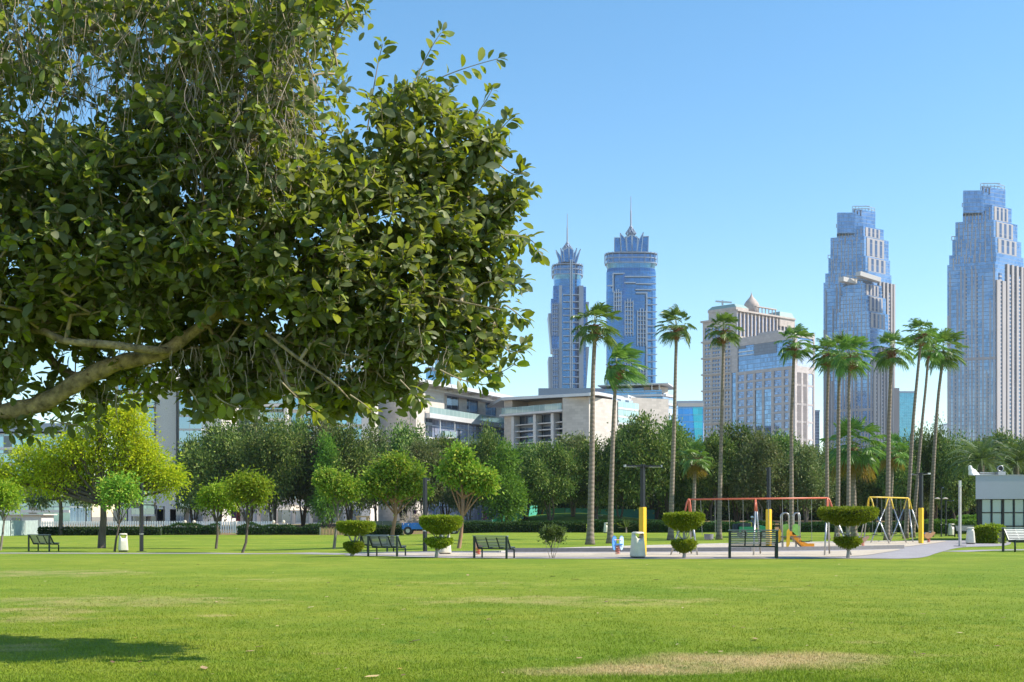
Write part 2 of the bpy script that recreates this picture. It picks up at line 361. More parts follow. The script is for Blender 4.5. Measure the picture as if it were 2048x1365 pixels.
def blade_mat():
    m, n, l, p = nodes('grass_blade'); g = n.new('ShaderNodeNewGeometry')
    sep = n.new('ShaderNodeSeparateXYZ'); l.new(g.outputs['Position'], sep.inputs[0]); c, n2, n3, n4 = grass_colour(n, l, g.outputs['Position'], sep)
    hv = n.new('ShaderNodeHueSaturation'); l.new(c, hv.inputs['Color']); l.new(mth(n, l, 'MULTIPLY_ADD', g.outputs['Random Per Island'], .7, .8), hv.inputs['Value']); c = hv.outputs[0]
    l.new(c, p.inputs['Base Color']); p.inputs['Roughness'].default_value = .6; p.inputs['Specular IOR Level'].default_value = .2
    t = n.new('ShaderNodeBsdfTranslucent'); ms = n.new('ShaderNodeMixShader'); ms.inputs[0].default_value = .35; l.new(c, t.inputs[0])
    l.new(p.outputs[0], ms.inputs[1]); l.new(t.outputs[0], ms.inputs[2]); l.new(ms.outputs[0], n['Material Output'].inputs[0]); return m
o = np_mesh('grass', V.reshape(-1, 3), np.arange(N * 3).reshape(N, 3), blade_mat()); tag(o, 'short green grass blades of the mown lawn', 'grass', kind='stuff')
# fallen leaves on the lawn
N = 420; vs, fs = [], []
hand = [(412, 1343, .13), (1516, 1281, .12), (1518, 1280, .1), (728, 1359, .12), (489, 1307, .09), (508, 1298, .09), (531, 1318, .07), (824, 1286, .1), (830, 1287, .08), (1160, 1161, .2), (1305, 1162, .18), (1612, 1174, .15), (615, 1218, .11), (434, 1207, .1), (1210, 1207, .1), (1258, 1208, .09), (2003, 1296, .09), (1696, 1250, .07), (345, 1328, .1), (226, 1330, .09), (804, 1174, .12), (395, 1174, .14), (935, 1153, .16), (1112, 1155, .13), (693, 1340, .05)]
for i in range(N):
    if i < len(hand): px, py, L = hand[i]; q = gp(px, py); L *= 1.35
    else:
        yv = 12 + 34 * random.random(); q = Vector(((random.random() - .5) * yv * .85, yv, 0)); q.z = float(gz(q.x, q.y)); L = .04 + .07 * random.random() ** 2
    rz = random.random() * 6.28; t = .35 * (random.random() - .3); mt = Matrix.Rotation(rz, 3, 'Z') @ Matrix.Rotation(t, 3, 'X')
    k = len(vs)
    for (x, y, z) in ((0, 0, .0), (.3, .2, .05), (.75, .2, .06), (1, 0, .1), (.75, -.2, .04), (.3, -.2, .05), (.5, 0, .01)): vs.append(q + mt @ Vector((x, y, z)) * L + Vector((0, 0, .022)))
    fs += [(k, k + 1, k + 6), (k + 1, k + 2, k + 6), (k + 2, k + 3, k + 6), (k + 3, k + 4, k + 6), (k + 4, k + 5, k + 6), (k + 5, k, k + 6)]
def litter():
    m, n, l, p = nodes('dry_leaf'); g = n.new('ShaderNodeNewGeometry')
    l.new(ramp(n, l, g.outputs['Random Per Island'], [(0, (.04, .025, .015)), (.3, (.22, .12, .05)), (.6, (.45, .30, .15)), (.85, (.62, .5, .3)), (1, (.5, .3, .04))]), p.inputs['Base Color']); p.inputs['Roughness'].default_value = .7; return m
o = np_mesh('leaf_litter', vs, fs, litter()); tag(o, 'dry brown and straw-coloured leaves fallen on the lawn', 'leaf litter', kind='stuff')
# ================================================================== vegetation
def unit(a): return a / np.maximum(np.linalg.norm(a, axis=-1, keepdims=True), 1e-9)
def cards(P, D, L, W, fold=.25):
    """one pointed leaf or leaf clump each: base, two sides, tip"""
    n = len(P); D = unit(D); rnd = RNG.normal(size=(n, 3)); S = unit(np.cross(D, rnd)); Nn = np.cross(S, D)
    L = np.broadcast_to(L, n)[:, None]; W = np.broadcast_to(W, n)[:, None]
    V = np.empty((n, 4, 3)); V[:, 0] = P; V[:, 1] = P + D * L * .5 + S * W + Nn * W * fold; V[:, 2] = P + D * L; V[:, 3] = P + D * L * .5 - S * W + Nn * W * fold
    return V.reshape(-1, 3), np.arange(n * 4).reshape(n, 4)
def cloud(lobes, n, clump, L, W, droop=0.0, shell=.55, flat=1.0, rs=None):
    """leaves in clumps over the shells of the lobes: list of (cx,cy,cz,rx,ry,rz)"""
    lb = np.array(lobes, float); ar = (lb[:, 3] * lb[:, 5]) ** .9; pr = ar / ar.sum()
    nc = max(8, int(n / 26)); k = RNG.choice(len(lb), nc, p=pr); d = unit(RNG.normal(size=(nc, 3)) + np.array([0, 0, .12]))
    r = shell + (1.08 - shell) * RNG.random(nc) ** .6
    cc = lb[k, :3] + d * lb[k, 3:] * r[:, None]; csz = clump * (.6 + .8 * RNG.random(nc))
    j = RNG.integers(0, nc, n); off = RNG.normal(size=(n, 3)) * csz[j, None] * .5 * np.array([1, 1, flat])
    P = cc[j] + off; D = unit(off) * .8 + d[j] * .7 + RNG.normal(size=(n, 3)) * .5 + np.array([0, 0, -droop])
    s = .65 + .7 * RNG.random(n)
    return cards(P, D, L * s, W * s)
def wob(a, b, n, amp):
    a, b = np.array(a, float), np.array(b, float); t = np.linspace(0, 1, n)[:, None]; p = a + (b - a) * t
    o = np.cumsum(RNG.normal(size=(n, 3)) * amp, 0); o -= o[0] + (o[-1] - o[0]) * t; return [Vector(q) for q in p + o]

BARK_GREY = M('bark_grey', (.20, .165, .135), .9, var=.35, scale=5, bump=.8, stretch=(1, 1, .3))
BARK_DARK = M('bark_dark', (.105, .08, .062), .9, var=.35, scale=5, bump=.8, stretch=(1, 1, .3))
BARK_RED = M('bark_red', (.30, .17, .10), .9, var=.3, scale=5, bump=.6, stretch=(1, 1, .3))
BARK_PALE = M('bark_pale', (.40, .37, .33), .85, var=.3, scale=9, bump=.6, stretch=(1, 1, .5))
LF_DARK = leafmat('foliage_dark', [(.014, .04, .012), (.045, .10, .024), (.12, .20, .04), (.23, .30, .06), (.27, .29, .10)], trans=.25, clump=.7, tcol=(.12, .25, .02))  # belt greens; end stops also put sunlit clumps and dark hollows into the colour
LF_OLIVE = leafmat('foliage_olive', [(.03, .065, .02), (.10, .155, .045), (.20, .25, .09), (.30, .26, .14)], trans=.28, clump=.6, tcol=(.2, .25, .04))
LF_BRIGHT = leafmat('foliage_bright', [(.05, .12, .02), (.10, .20, .025), (.18, .28, .04)], trans=.35, clump=.7, tcol=(.2, .35, .02))
LF_SMALL = leafmat('foliage_young_tree', [(.06, .16, .02), (.16, .31, .03), (.30, .43, .05), (.42, .36, .05)], trans=.4, clump=2.2, tcol=(.25, .4, .02))
LF_SMALL2 = leafmat('foliage_light_young_tree', [(.09, .20, .018), (.20, .37, .025), (.32, .47, .035), (.42, .42, .035)], trans=.45, clump=2.2, tcol=(.35, .45, .02))
LF_GOLD = leafmat('foliage_yellow_green', [(.12, .25, .015), (.32, .46, .02), (.52, .60, .025), (.62, .58, .03)], trans=.5, clump=.32, tcol=(.65, .62, .02))
LF_HEDGE = leafmat('foliage_hedge', [(.012, .04, .012), (.028, .075, .016), (.05, .11, .02)], trans=.2, clump=1.5, tcol=(.1, .2, .02))
LF_TOP = leafmat('foliage_topiary', [(.08, .14, .010), (.16, .24, .012), (.26, .34, .018), (.33, .32, .025)], trans=.35, clump=5, tcol=(.3, .4, .02))
LF_BUSH = leafmat('foliage_bush', [(.03, .06, .02), (.08, .12, .04), (.16, .18, .08)], trans=.3, clump=3)
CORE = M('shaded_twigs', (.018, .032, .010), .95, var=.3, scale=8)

TREES = 'trees of the belt beyond the lawn'
def belt_tree(seed, Hh, Wd, kind, z0):
    """a bushy many-stemmed tree, built at the origin"""
    global RNG; keep = RNG; RNG = np.random.default_rng(seed)
    r = empty('bushy_tree', (0, 0, 0)); lobes = []
    if kind == 2:
        for k in range(9):
            a = RNG.random() * 6.28; t = k / 8
            lobes.append((math.cos(a) * Wd * .16, math.sin(a) * Wd * .16, z0 + (Hh - z0) * (.1 + .76 * t), Wd * (.36 - .2 * t), Wd * (.36 - .2 * t), (Hh - z0) * .17))
    else:
        for k in range(30):
            a = RNG.random() * 6.28; t = RNG.random(); q = RNG.random() ** .35 * .44 * math.sin(math.pi * min(.93, .26 + t * .60))
            lobes.append((math.cos(a) * Wd * q, math.sin(a) * Wd * q, z0 + (Hh - z0) * (.12 + .74 * t), Wd * (.08 + .09 * RNG.random()), Wd * (.08 + .09 * RNG.random()), (Hh - z0) * (.07 + .08 * RNG.random())))
        lobes.append((0, 0, z0 + (Hh - z0) * .45, Wd * .3, Wd * .3, (Hh - z0) * .32)); lobes.append((Wd * .05, 0, Hh * .9 - .2, Wd * .1, Wd * .1, Hh * .09))
    b = MB(); ns = 2 + int(RNG.random() * 3)
    for k in range(ns):
        a = k * 6.28 / ns + RNG.random(); L0 = lobes[k * 2 % len(lobes)]
        m1 = (math.cos(a) * .7, math.sin(a) * .7, 1.6 + RNG.random()); p = wob((math.cos(a) * .15, math.sin(a) * .15, -.15), m1, 4, .05) + wob(m1, (L0[0] * .8, L0[1] * .8, L0[2]), 6, .12)[1:]
        b.tube(p, list(np.linspace(.19, .05, len(p))), 7)
        for q in range(3):
            L1 = lobes[int(RNG.random() * len(lobes))]; i = 4 + q; pp = wob(p[i], L1[:3], 5, .08); b.tube(pp, list(np.linspace(.07, .025, 5)), 5)
    b.build('trunk', BARK_DARK if kind != 1 else BARK_GREY, r, smooth=True)
    V, Fc = cloud(lobes, 17000 if kind != 2 else 11000, .95, .36, .09, droop=.15, shell=.45)
    np_mesh('crown', V, Fc, (LF_DARK, LF_OLIVE, LF_BRIGHT)[kind], r); RNG = keep
    return r
protos = {0: [belt_tree(s, 11, 9.5, 0, z) for s, z in ((11, 2.2), (12, 2.6), (13, 1.9), (14, 2.4))], 1: [belt_tree(s, 11, 9, 1, 2.4) for s in (21, 22)], 2: [belt_tree(s, 11, 6, 2, 1.6) for s in (31, 32)]}
used = set()
def place_tree(px, top, wpx, Y, kind, label, cat='tree', group=TREES):
    q = on(px, Y); hh = EYE - (top - HOR) / F * Y - q.z; ww = wpx * 1.12 / F * Y
    pr = protos[kind]; i = int(px * 7 + Y) % len(pr); src = pr[i]; nat = 9.5 if kind == 0 else 9 if kind == 1 else 6
    scl = (ww / nat, ww / nat, hh / 11.2)
    rz = random.random() * 6.28
    if id(src) in used: o = copy_thing(src, q, rz, scl, label, group)
    else:
        used.add(id(src)); o = src; o.location = q; o.rotation_euler.z = rz; o.scale = scl; tag(o, label, cat, group)
    o['category'] = cat
    return o
BT = [  # px, top row, width in photo px, depth, kind, label
 (388, 868, 95, 150, 0, 'dark ragged tree at the left end of the tree belt, beside the glass stair bay'),
 (436, 838, 130, 146, 0, 'wide dark green tree behind the two light green young trees'),
 (500, 826, 120, 152, 1, 'olive grey tree with feathery top in front of the apartments'),
 (548, 830, 115, 143, 0, 'dark tree over the gap between two hedges left of centre'),
 (606, 832, 110, 150, 0, 'dark rounded tree below the balcony of the brown-framed apartments'),
 (650, 824, 110, 146, 1, 'tall olive tree crowned with pale twigs behind the slim young tree'),
 (700, 842, 110, 142, 0, 'dark tree behind the leftmost topiary tree'),
 (660, 872, 60, 140, 2, 'bright green columnar tree in front of darker ones, left of centre'),
 (752, 852, 90, 152, 1, 'brownish olive tree just left of the sandstone wall'),
 (806, 842, 110, 148, 0, 'tall dark tree standing before the blank sandstone wall'),
 (850, 880, 95, 141, 1, 'brown-tinged tree behind the lamp post near the middle'),
 (893, 874, 95, 150, 0, 'low dark tree below the glass balconies of the office building'),
 (938, 882, 90, 146, 1, 'olive tree partly hidden by the forked young tree'),
 (980, 850, 72, 143, 0, 'narrow tall tree rising before the office roof end'),
 (1010, 890, 75, 139, 2, 'bright green cone shaped tree right of the forked young tree'),
 (1052, 884, 100, 150, 0, 'dark tree above the green mesh fence'),
 (1100, 880, 105, 144, 0, 'dark spreading tree left of the two leftmost tall palms'),
 (1145, 868, 100, 150, 1, 'mottled olive tree directly left of the leftmost tall palm'),
 (1192, 872, 90, 146, 0, 'dark tree seen between the two leftmost tall palms'),
 (1240, 856, 95, 152, 1, 'pale olive tree right of the short windblown palm'),
 (1286, 824, 120, 146, 0, 'tallest dark tree of the belt, behind the T-shaped lamp'),
 (1338, 832, 100, 150, 0, 'tall dark tree behind the palm at the red swing'),
 (1378, 872, 90, 154, 2, 'green tree behind the short palm at the swing'),
 (1425, 872, 95, 146, 0, 'dark tree below the domed hotel'),
 (1474, 842, 105, 150, 0, 'tall round-headed tree in front of the domed hotel wing'),
 (1522, 862, 100, 144, 1, 'grey-green bushy tree behind the slide'),
 (1566, 868, 95, 151, 0, 'dark tree left of the slim palm by the office block'),
 (1612, 888, 90, 145, 1, 'low olive tree right of the slim palm by the office block'),
 (1650, 890, 80, 153, 0, 'dark tree behind the three clustered palms'),
 (1748, 884, 90, 150, 0, 'dark tree between the big fan palm and the yellow swing'),
 (1800, 876, 80, 146, 0, 'dark tree above the yellow swing'),
 (1836, 858, 75, 152, 1, 'light olive tree behind the two leaning palms'),
 (1872, 842, 60, 147, 0, 'slender pointed tree beside the rightmost tall palm'),
 (1912, 868, 90, 143, 0, 'dark tree behind the white pole'),
 (1960, 878, 90, 156, 1, 'olive tree behind the feather palms'),
 (2000, 858, 90, 160, 0, 'dark bushy tree rising over the kiosk roof'),
 (2050, 876, 110, 152, 0, 'dark tree at the right edge above the kiosk'),
 (1694, 892, 85, 158, 1, 'olive tree hidden behind the big fan palm'),
]
for b in BT: place_tree(*b)
# second, farther row: fills the gaps under the crowns
for i, (px, top, w, Y, k) in enumerate([(1080, 905, 120, 172, 0), (1180, 900, 130, 175, 0), (1310, 880, 130, 176, 0), (1410, 900, 120, 174, 0), (1500, 890, 130, 178, 0), (1590, 905, 130, 176, 0), (1680, 915, 120, 178, 0), (1770, 900, 120, 176, 0), (1850, 895, 110, 178, 0), (1930, 895, 110, 176, 0), (2030, 900, 120, 180, 0)]):
    where = ['beyond the green slope at its left end', 'beyond the green slope at its right end', 'behind the tallest tree of the belt', 'deep in shade behind the short palm', 'on the brown soil behind the green cart', 'on the brown soil behind the slide', 'in shade behind the three clustered palms', 'in shade behind the yellow swing', 'in shade behind the two leaning palms', 'in shade behind the white pole', 'in shade behind the kiosk'][i]
    place_tree(px, top, w, Y, k, 'dark tree of the farther row, ' + where, group='farther row of trees')

# ---- slender young trees on the lawn
def young_tree(path, r0, lobes, n, L, W, lm, bark, label, clump=.3, group='young trees on the lawn', droop=.35, name='young_tree', extra=()):
    base = path[0]; r = empty(name, base, label, 'tree', group)
    b = MB(); k = len(path); b.tube([base - Vector((0, 0, .1))] + list(path), [r0 * 1.25] + list(np.linspace(r0, r0 * .55, k)), 9)
    tip = path[-1]
    for i, lo in enumerate(lobes[::2]):
        c = Vector(lo[:3]); st = tip if i % 2 else path[-2]; b.tube(wob(st, c, 6, .05 * lo[3]), list(np.linspace(r0 * .5, r0 * .12, 6)), 6)
        for q in range(3):
            d = unit(RNG.normal(size=3)) * np.array([lo[3], lo[4], lo[5]]) * .75; b.tube(wob(st.lerp(c, .6), c + Vector(d), 4, .04), list(np.linspace(r0 * .22, r0 * .07, 4)), 5)
    for e in extra: b.tube(e, list(np.linspace(r0 * .6, r0 * .3, len(e))), 7)
    b.build('trunk', bark, r, smooth=True)
    V, Fc = cloud([(a, b_, c, d * 1.05, e * 1.05, f * 1.05) for a, b_, c, d, e, f in lobes], n, clump * 1.25, L, W, droop=droop, shell=.45)
    np_mesh('crown', V, Fc, lm, r); return r
def px_tree(trunk, Y, rpx, crowns, **kw):
    """trunk: photo pixels from the base up; crowns: (px, py, rx px, rz px)"""
    g = gp(*trunk[0]) if Y is None else on(trunk[0][0], Y); Yd = g.y; k = Yd / F
    path = [g] + [at(px, py, Yd + .15 * math.sin(i * 2.1)) for i, (px, py) in enumerate(trunk[1:])]
    lob = []
    for (cx, cy, rx, rz) in crowns:
        c = at(cx, cy, Yd + random.uniform(-.45, .45) * rx * k); lob.append((c.x, c.y, c.z, rx * k * .68, rx * k * .68, rz * k * .70))
        for _ in range(3):
            a = random.uniform(-.5, 3.6); e = .82 * rx * k; s_ = random.uniform(.28, .5)
            lob.append((c.x + math.cos(a) * e, c.y + random.uniform(-.6, .6) * e, c.z + math.sin(a) * .85 * rz * k, rx * k * s_, rx * k * s_, rz * k * s_ * .8))
    return young_tree(path, rpx * k, lob, **kw)
px_tree([(1, 1101), (5, 1070), (8, 1045), (4, 1020)], None, 2.6, [(-8, 1005, 22, 20), (14, 995, 20, 18), (4, 985, 20, 14), (22, 1012, 14, 10), (-18, 990, 20, 16)], n=3800, L=.17, W=.045, lm=LF_SMALL2, bark=BARK_GREY, label='young tree cut by the left edge of the photo')
px_tree([(229, 1104), (232, 1080), (238, 1050), (237, 1020)], None, 2.4, [(240, 1000, 26, 16), (225, 985, 20, 16), (255, 985, 20, 16), (240, 972, 20, 13), (268, 998, 12, 9), (212, 1000, 12, 10)], n=4200, L=.17, W=.04, lm=LF_SMALL, bark=BARK_DARK, label='small dark green tree leaning right of the big yellow-green tree')
px_tree([(432, 1098), (435, 1070), (434, 1045), (437, 1022)], None, 2.8, [(437, 1006, 30, 14), (420, 995, 20, 14), (455, 995, 20, 14), (437, 985, 22, 13), (468, 1010, 12, 8), (408, 1006, 10, 9)], n=4800, L=.17, W=.042, lm=LF_SMALL2, bark=BARK_DARK, label='young tree with a low round crown, left of a taller yellowish one')
px_tree([(485, 1106), (492, 1085), (495, 1050), (495, 1012)], None, 3.0, [(493, 990, 28, 16), (475, 978, 20, 16), (513, 978, 20, 16), (494, 965, 22, 15), (520, 995, 12, 10), (466, 992, 10, 9)], n=4800, L=.17, W=.045, lm=LF_SMALL2, bark=BARK_DARK, label='young yellow-green tree with a curved trunk, no neighbour on its right')
px_tree([(668, 1098), (671, 1070), (676, 1040), (675, 1008)], None, 3.2, [(675, 985, 32, 20), (655, 975, 22, 18), (697, 975, 20, 17), (672, 957, 26, 14), (700, 992, 14, 10), (650, 955, 12, 9)], n=6000, L=.17, W=.045, lm=LF_SMALL, bark=BARK_GREY, label='slim young tree behind the leftmost topiary tree')
px_tree([(783, 1093), (786, 1060), (792, 1030), (790, 1006)], None, 4.6, [(793, 980, 44, 20), (765, 965, 32, 24), (822, 965, 32, 24), (792, 942, 38, 20), (840, 982, 17, 12), (744, 975, 14, 12), (800, 926, 20, 10)], n=11000, L=.18, W=.048, lm=LF_SMALL, bark=BARK_RED, label='broad young tree with orange-tipped crown above the pair of benches')
px_tree([(918, 1097), (922, 1070), (925, 1034), (926, 998)], None, 4.4, [(945, 965, 36, 18), (905, 950, 28, 18), (962, 960, 24, 20), (930, 938, 32, 18), (925, 915, 20, 14), (972, 975, 14, 12), (890, 945, 14, 8), (918, 902, 12, 8)], n=9000, L=.18, W=.048, lm=LF_SMALL, bark=BARK_RED, label='forked young tree with reddish branches beside the second topiary tree', clump=.26)
px_tree([(203, 1097), (204, 1070), (207, 1040), (206, 1010), (200, 995)], None, 8.5,
        [(150, 958, 50, 24), (85, 950, 46, 26), (25, 955, 42, 22), (230, 940, 46, 26), (180, 900, 48, 28), (245, 892, 40, 26), (205, 850, 48, 27), (266, 850, 30, 22), (290, 895, 28, 18), (-20, 940, 30, 18), (300, 925, 38, 26), (328, 945, 30, 26), (335, 980, 22, 22), (120, 905, 48, 26), (60, 915, 36, 22), (190, 818, 30, 18), (290, 965, 30, 22), (352, 960, 13, 14), (235, 975, 30, 14), (165, 935, 50, 26), (100, 970, 40, 18), (255, 815, 16, 12)],
        n=40000, L=.20, W=.042, lm=LF_GOLD, bark=BARK_DARK, label='big spreading yellow-green tree on the left of the lawn', clump=.5, group='large trees left of the lawn', name='yellow_green_tree', droop=.3)
px_tree([(121, 1048), (122, 1020), (120, 1000), (123, 985)], 124, 4.5, [(100, 985, 26, 16), (145, 985, 26, 16), (120, 965, 36, 16), (165, 1000, 18, 16), (80, 1000, 18, 14), (50, 985, 22, 12), (180, 985, 14, 14)], n=7000, L=.34, W=.06, lm=LF_OLIVE, bark=BARK_DARK, label='small drooping tree behind the hedge at left, under the yellow-green tree', clump=.55, group='large trees left of the lawn', droop=.9, name='drooping_tree')
px_tree([(1105, 1117), (1103, 1105), (1102, 1095)], None, 1.0, [(1105, 1075, 17, 12), (1095, 1072, 10, 11), (1116, 1070, 11, 11), (1105, 1064, 13, 7)], n=3400, L=.07, W=.024, lm=LF_BUSH, bark=BARK_GREY, label='small round bush on thin splayed stems by the path edge', clump=.10, group='shrubs by the playground', droop=0, name='bush',
        extra=[[gp(1100, 1117), at(1094, 1098, 45.9), at(1091, 1080, 45.9)], [gp(1108, 1117), at(1116, 1094, 45.8), at(1121, 1078, 45.8)], [gp(1106, 1117), at(1110, 1094, 45.7), at(1111, 1075, 45.7)]])

# ---- topiary trees: a clipped drum over a small clipped dish
def surf_leaves(prof, n, L, W, jit, sx=1, sy=1):
    pr = np.array(prof, float); seg = pr[1:] - pr[:-1]; ln = np.hypot(seg[:, 0], seg[:, 1]) * (pr[1:, 0] + pr[:-1, 0] + .02); k = RNG.choice(len(seg), n, p=ln / ln.sum()); t = RNG.random(n)
    q = pr[k] + seg[k] * t[:, None]; a = RNG.random(n) * 6.283; nr = np.stack([seg[k, 1], -seg[k, 0]], 1); nr /= np.maximum(np.linalg.norm(nr, axis=1, keepdims=True), 1e-6)
    P = np.stack([q[:, 0] * np.cos(a) * sx, q[:, 0] * np.sin(a) * sy, q[:, 1]], 1); Nn = np.stack([nr[:, 0] * np.cos(a), nr[:, 0] * np.sin(a), nr[:, 1]], 1)
    lump = .5 * np.sin(a * 5 + q[:, 1] * 9) * np.cos(q[:, 1] * 14 + a * 3)
    P = P + Nn * (RNG.normal(size=(n, 1)) * jit + lump[:, None] * jit - jit); s = .6 + .8 * RNG.random(n)
    return cards(P, Nn + RNG.normal(size=(n, 3)) * .7, L * s, W * s)
def topiary(px, py, s, upper, lower, label, seed, lean=0):
    random.seed(seed); g = gp(px, py); k = g.y / F; r = empty('topiary_tree', g, label, 'topiary', 'clipped topiary trees along the path')
    (uw, ub, ut), (lw, lb_, lt) = upper, lower     # width px, bottom row, top row
    H = lambda row: (py - row) * k
    ru, zu0, zu1 = uw / 2 * k, H(ub), H(ut); rl, zl0, zl1 = lw / 2 * k, H(lb_), H(lt)
    b = MB(); top = Vector((lean * k, 0, zu0)); mid = Vector((lean * .5 * k, 0, (zl0 + zl1) / 2))
    P0 = [Vector((0, 0, -.06)), Vector((.01, 0, zl0 * .6)), mid, top * .55 + mid * .45, top + Vector((0, 0, .1 * ru))]
    b.tube([g + p for p in P0], [.085, .06, .055, .05, .04], 9)
    for i in range(9):
        a = i * 6.283 / 9 + .4; q0 = P0[3] if i % 2 else P0[4]; b.tube([g + q0 - Vector((0, 0, .12)), g + q0 + Vector((math.cos(a) * ru * .3, math.sin(a) * ru * .3, .02)), g + top + Vector((math.cos(a) * ru * .72, math.sin(a) * ru * .72, (zu1 - zu0) * .5))], [.028, .02, .01], 6)
    for i in range(5):
        a = i * 6.283 / 5; b.tube([g + P0[1], g + mid + Vector((math.cos(a) * rl * .6, math.sin(a) * rl * .6, 0))], [.02, .01], 5)
    b.build('trunk', BARK_PALE, r, smooth=True)
    hU = zu1 - zu0; pu = [(.02, zu0 + .03), (ru * .35, zu0 + hU * .05), (ru * .78, zu0 + hU * .32), (ru * .97, zu0 + hU * .55), (ru, zu0 + hU * .93), (ru * .95, zu1), (.01, zu1)]
    hL = zl1 - zl0; pl = [(.02, zl0), (rl * .45, zl0 + hL * .1), (rl * .9, zl0 + hL * .55), (rl, zl0 + hL * .85), (rl * .9, zl1), (.01, zl1 + .01)]
    for nm, pf, n, off in (('upper_crown', pu, 16000, lean * k), ('lower_crown', pl, 6500, lean * .5 * k)):
        V, Fc = surf_leaves(pf, n, .075, .019, .032); np_mesh(nm, V + np.array(g) + np.array([off, 0, 0]), Fc, LF_TOP, r)
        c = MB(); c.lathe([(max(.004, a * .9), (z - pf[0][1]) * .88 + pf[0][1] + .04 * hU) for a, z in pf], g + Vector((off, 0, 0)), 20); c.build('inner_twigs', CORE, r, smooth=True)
    return r
topiary(703, 1113, 1, (74, 1069, 1046), (38, 1105, 1087), 'topiary tree with drum crown beside the two overlapping benches', 1, lean=9)
topiary(873, 1116, 1, (82, 1067, 1035), (55, 1095, 1079), 'topiary tree in front of the middle lamp post and bin', 2, lean=9)
topiary(1368, 1117, 1, (78, 1060, 1029), (47, 1104, 1083), 'topiary tree in front of the red swing left legs', 3)
topiary(1696, 1117, 1, (114, 1050, 1018), (51, 1095, 1078), 'widest topiary tree, right of the slide', 4)

# ---- hedges
def hedge(path, wd, ht, n, label, L=.16, lm=LF_HEDGE, wav=.12, name='hedge', group='clipped hedges around the lawn'):
    base = path[0]; r = empty(name, base, label, 'hedge', group); pp = [np.array(p) for p in path]
    ln = [np.linalg.norm(b - a) for a, b in zip(pp, pp[1:])]; k = RNG.choice(len(ln), n, p=np.array(ln) / sum(ln)); t = RNG.random(n)
    A = np.array(pp)[k]; B = np.array(pp)[k + 1]; c = A + (B - A) * t[:, None]; d = unit(B - A); nn = np.stack([d[:, 1], -d[:, 0], np.zeros(n)], 1)
    u = RNG.random(n) * (2 * ht + wd); s = np.where(u < ht, -1, np.where(u < 2 * ht, 1, 0)); z = np.where(u < ht, u, np.where(u < 2 * ht, u - ht, ht)); w = np.where(s == 0, (u - 2 * ht) - wd / 2, s * wd / 2)
    bump = wav * (np.sin(c[:, 0] * 1.3) * np.cos(c[:, 0] * .47 + 1) + .4 * np.sin(c[:, 0] * 3.1)); z = z * (1 + bump / max(ht, .1))
    P = c + nn * w[:, None] + np.stack([0 * z, 0 * z, z], 1) + RNG.normal(size=(n, 3)) * L * .35
    Nn = nn * s[:, None] + np.stack([0 * z, 0 * z, (s == 0) * 1.0], 1); q = .6 + .8 * RNG.random(n)
    b = MB()
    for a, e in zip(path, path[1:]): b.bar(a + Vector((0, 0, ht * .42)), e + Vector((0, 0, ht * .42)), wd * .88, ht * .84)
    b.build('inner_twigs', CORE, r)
    V, Fc = cards(P, Nn + RNG.normal(size=(n, 3)) * .8, L * q, L * .3 * q); np_mesh('foliage', V, Fc, lm, r); return r
hedge([on(78, 124), on(200, 125), on(322, 126)], 1.0, .72, 9000, 'trimmed green hedge in front of the white fence at far left', wav=.02, lm=LF_HEDGE)
hedge([on(324, 128), on(400, 129), on(437, 129)], 1.1, .95, 4200, 'uneven dark hedge right of the trimmed left hedge', wav=.2)
hedge([on(475, 128), on(560, 129), on(640, 129)], 1.1, .9, 6000, 'uneven dark hedge between the stone gate posts and the timber gate', wav=.22)
hedge([on(690, 122), on(760, 122), on(806, 122)], 1.0, .85, 4800, 'dark hedge left of the blue trailer', wav=.05)
hedge([on(924, 121), on(1040, 122), on(1172, 122)], 1.2, .95, 11000, 'long rounded hedge below the green slope', wav=.06)
hedge([on(1187, 121), on(1212, 121)], 1.3, 1.1, 2600, 'short round hedge piece left of the second tall palm', wav=.1)
hedge([on(1228, 121), on(1280, 121), on(1345, 121)], 1.2, 1.0, 6500, 'hedge behind the T-shaped lamp with yellow base', wav=.14)
hedge([on(1358, 122), on(1450, 123), on(1545, 124)], 1.2, .95, 8500, 'dark hedge behind the red swing frame', wav=.12)
hedge([on(1560, 124), on(1640, 124), on(1735, 124)], 1.1, .9, 7000, 'dark hedge behind the slide and three clustered palms', wav=.1)
hedge([on(1742, 122), on(1850, 122)], 1.1, .9, 4200, 'dark hedge behind the yellow swing', wav=.12)
hedge([on(1852, 112), on(1950, 112)], 1.2, 1.15, 6000, 'light green clipped hedge behind the far bench', wav=.04, lm=LF_BRIGHT)
hedge([on(1918, 118), on(1955, 118)], 1.2, 1.6, 3000, 'taller light green hedge block left of the kiosk', wav=.03, lm=LF_BRIGHT)
hedge([on(1951, 72.5), on(2002, 71.5)], 1.3, .85, 9000, 'leafy bright green shrub row below the kiosk window', L=.16, lm=LF_TOP, wav=.16, name='shrub_row')
hedge([on(1060, 188), on(1400, 190), on(1700, 190), on(2150, 190)], 3.5, 4.6, 30000, 'tall dark screen planting closing the view behind the tree belt', L=.5, wav=.2, name='screen_planting', group=None)
def spiky(px, Y, h, label):
    q = on(px, Y); r = empty('spiky_plant', q, label, 'plant', 'spiky pale plants in the hedge'); n = 60; d = unit(RNG.normal(size=(n, 3)) * np.array([1, 1, .5]) + np.array([0, 0, .9]))
    V, Fc = cards(np.tile(np.array(q) + np.array([0, 0, .5]), (n, 1)), d, h, .03, 0); np_mesh('leaves', V, Fc, LF_BUSH, r)
    b = MB(); b.tube([q, q + Vector((0, 0, .6))], [.12, .08], 8); b.build('trunk', BARK_GREY, r)
spiky(1252, 120, 1.2, 'spiky pale yucca-like plant in the hedge beside the yellow post')

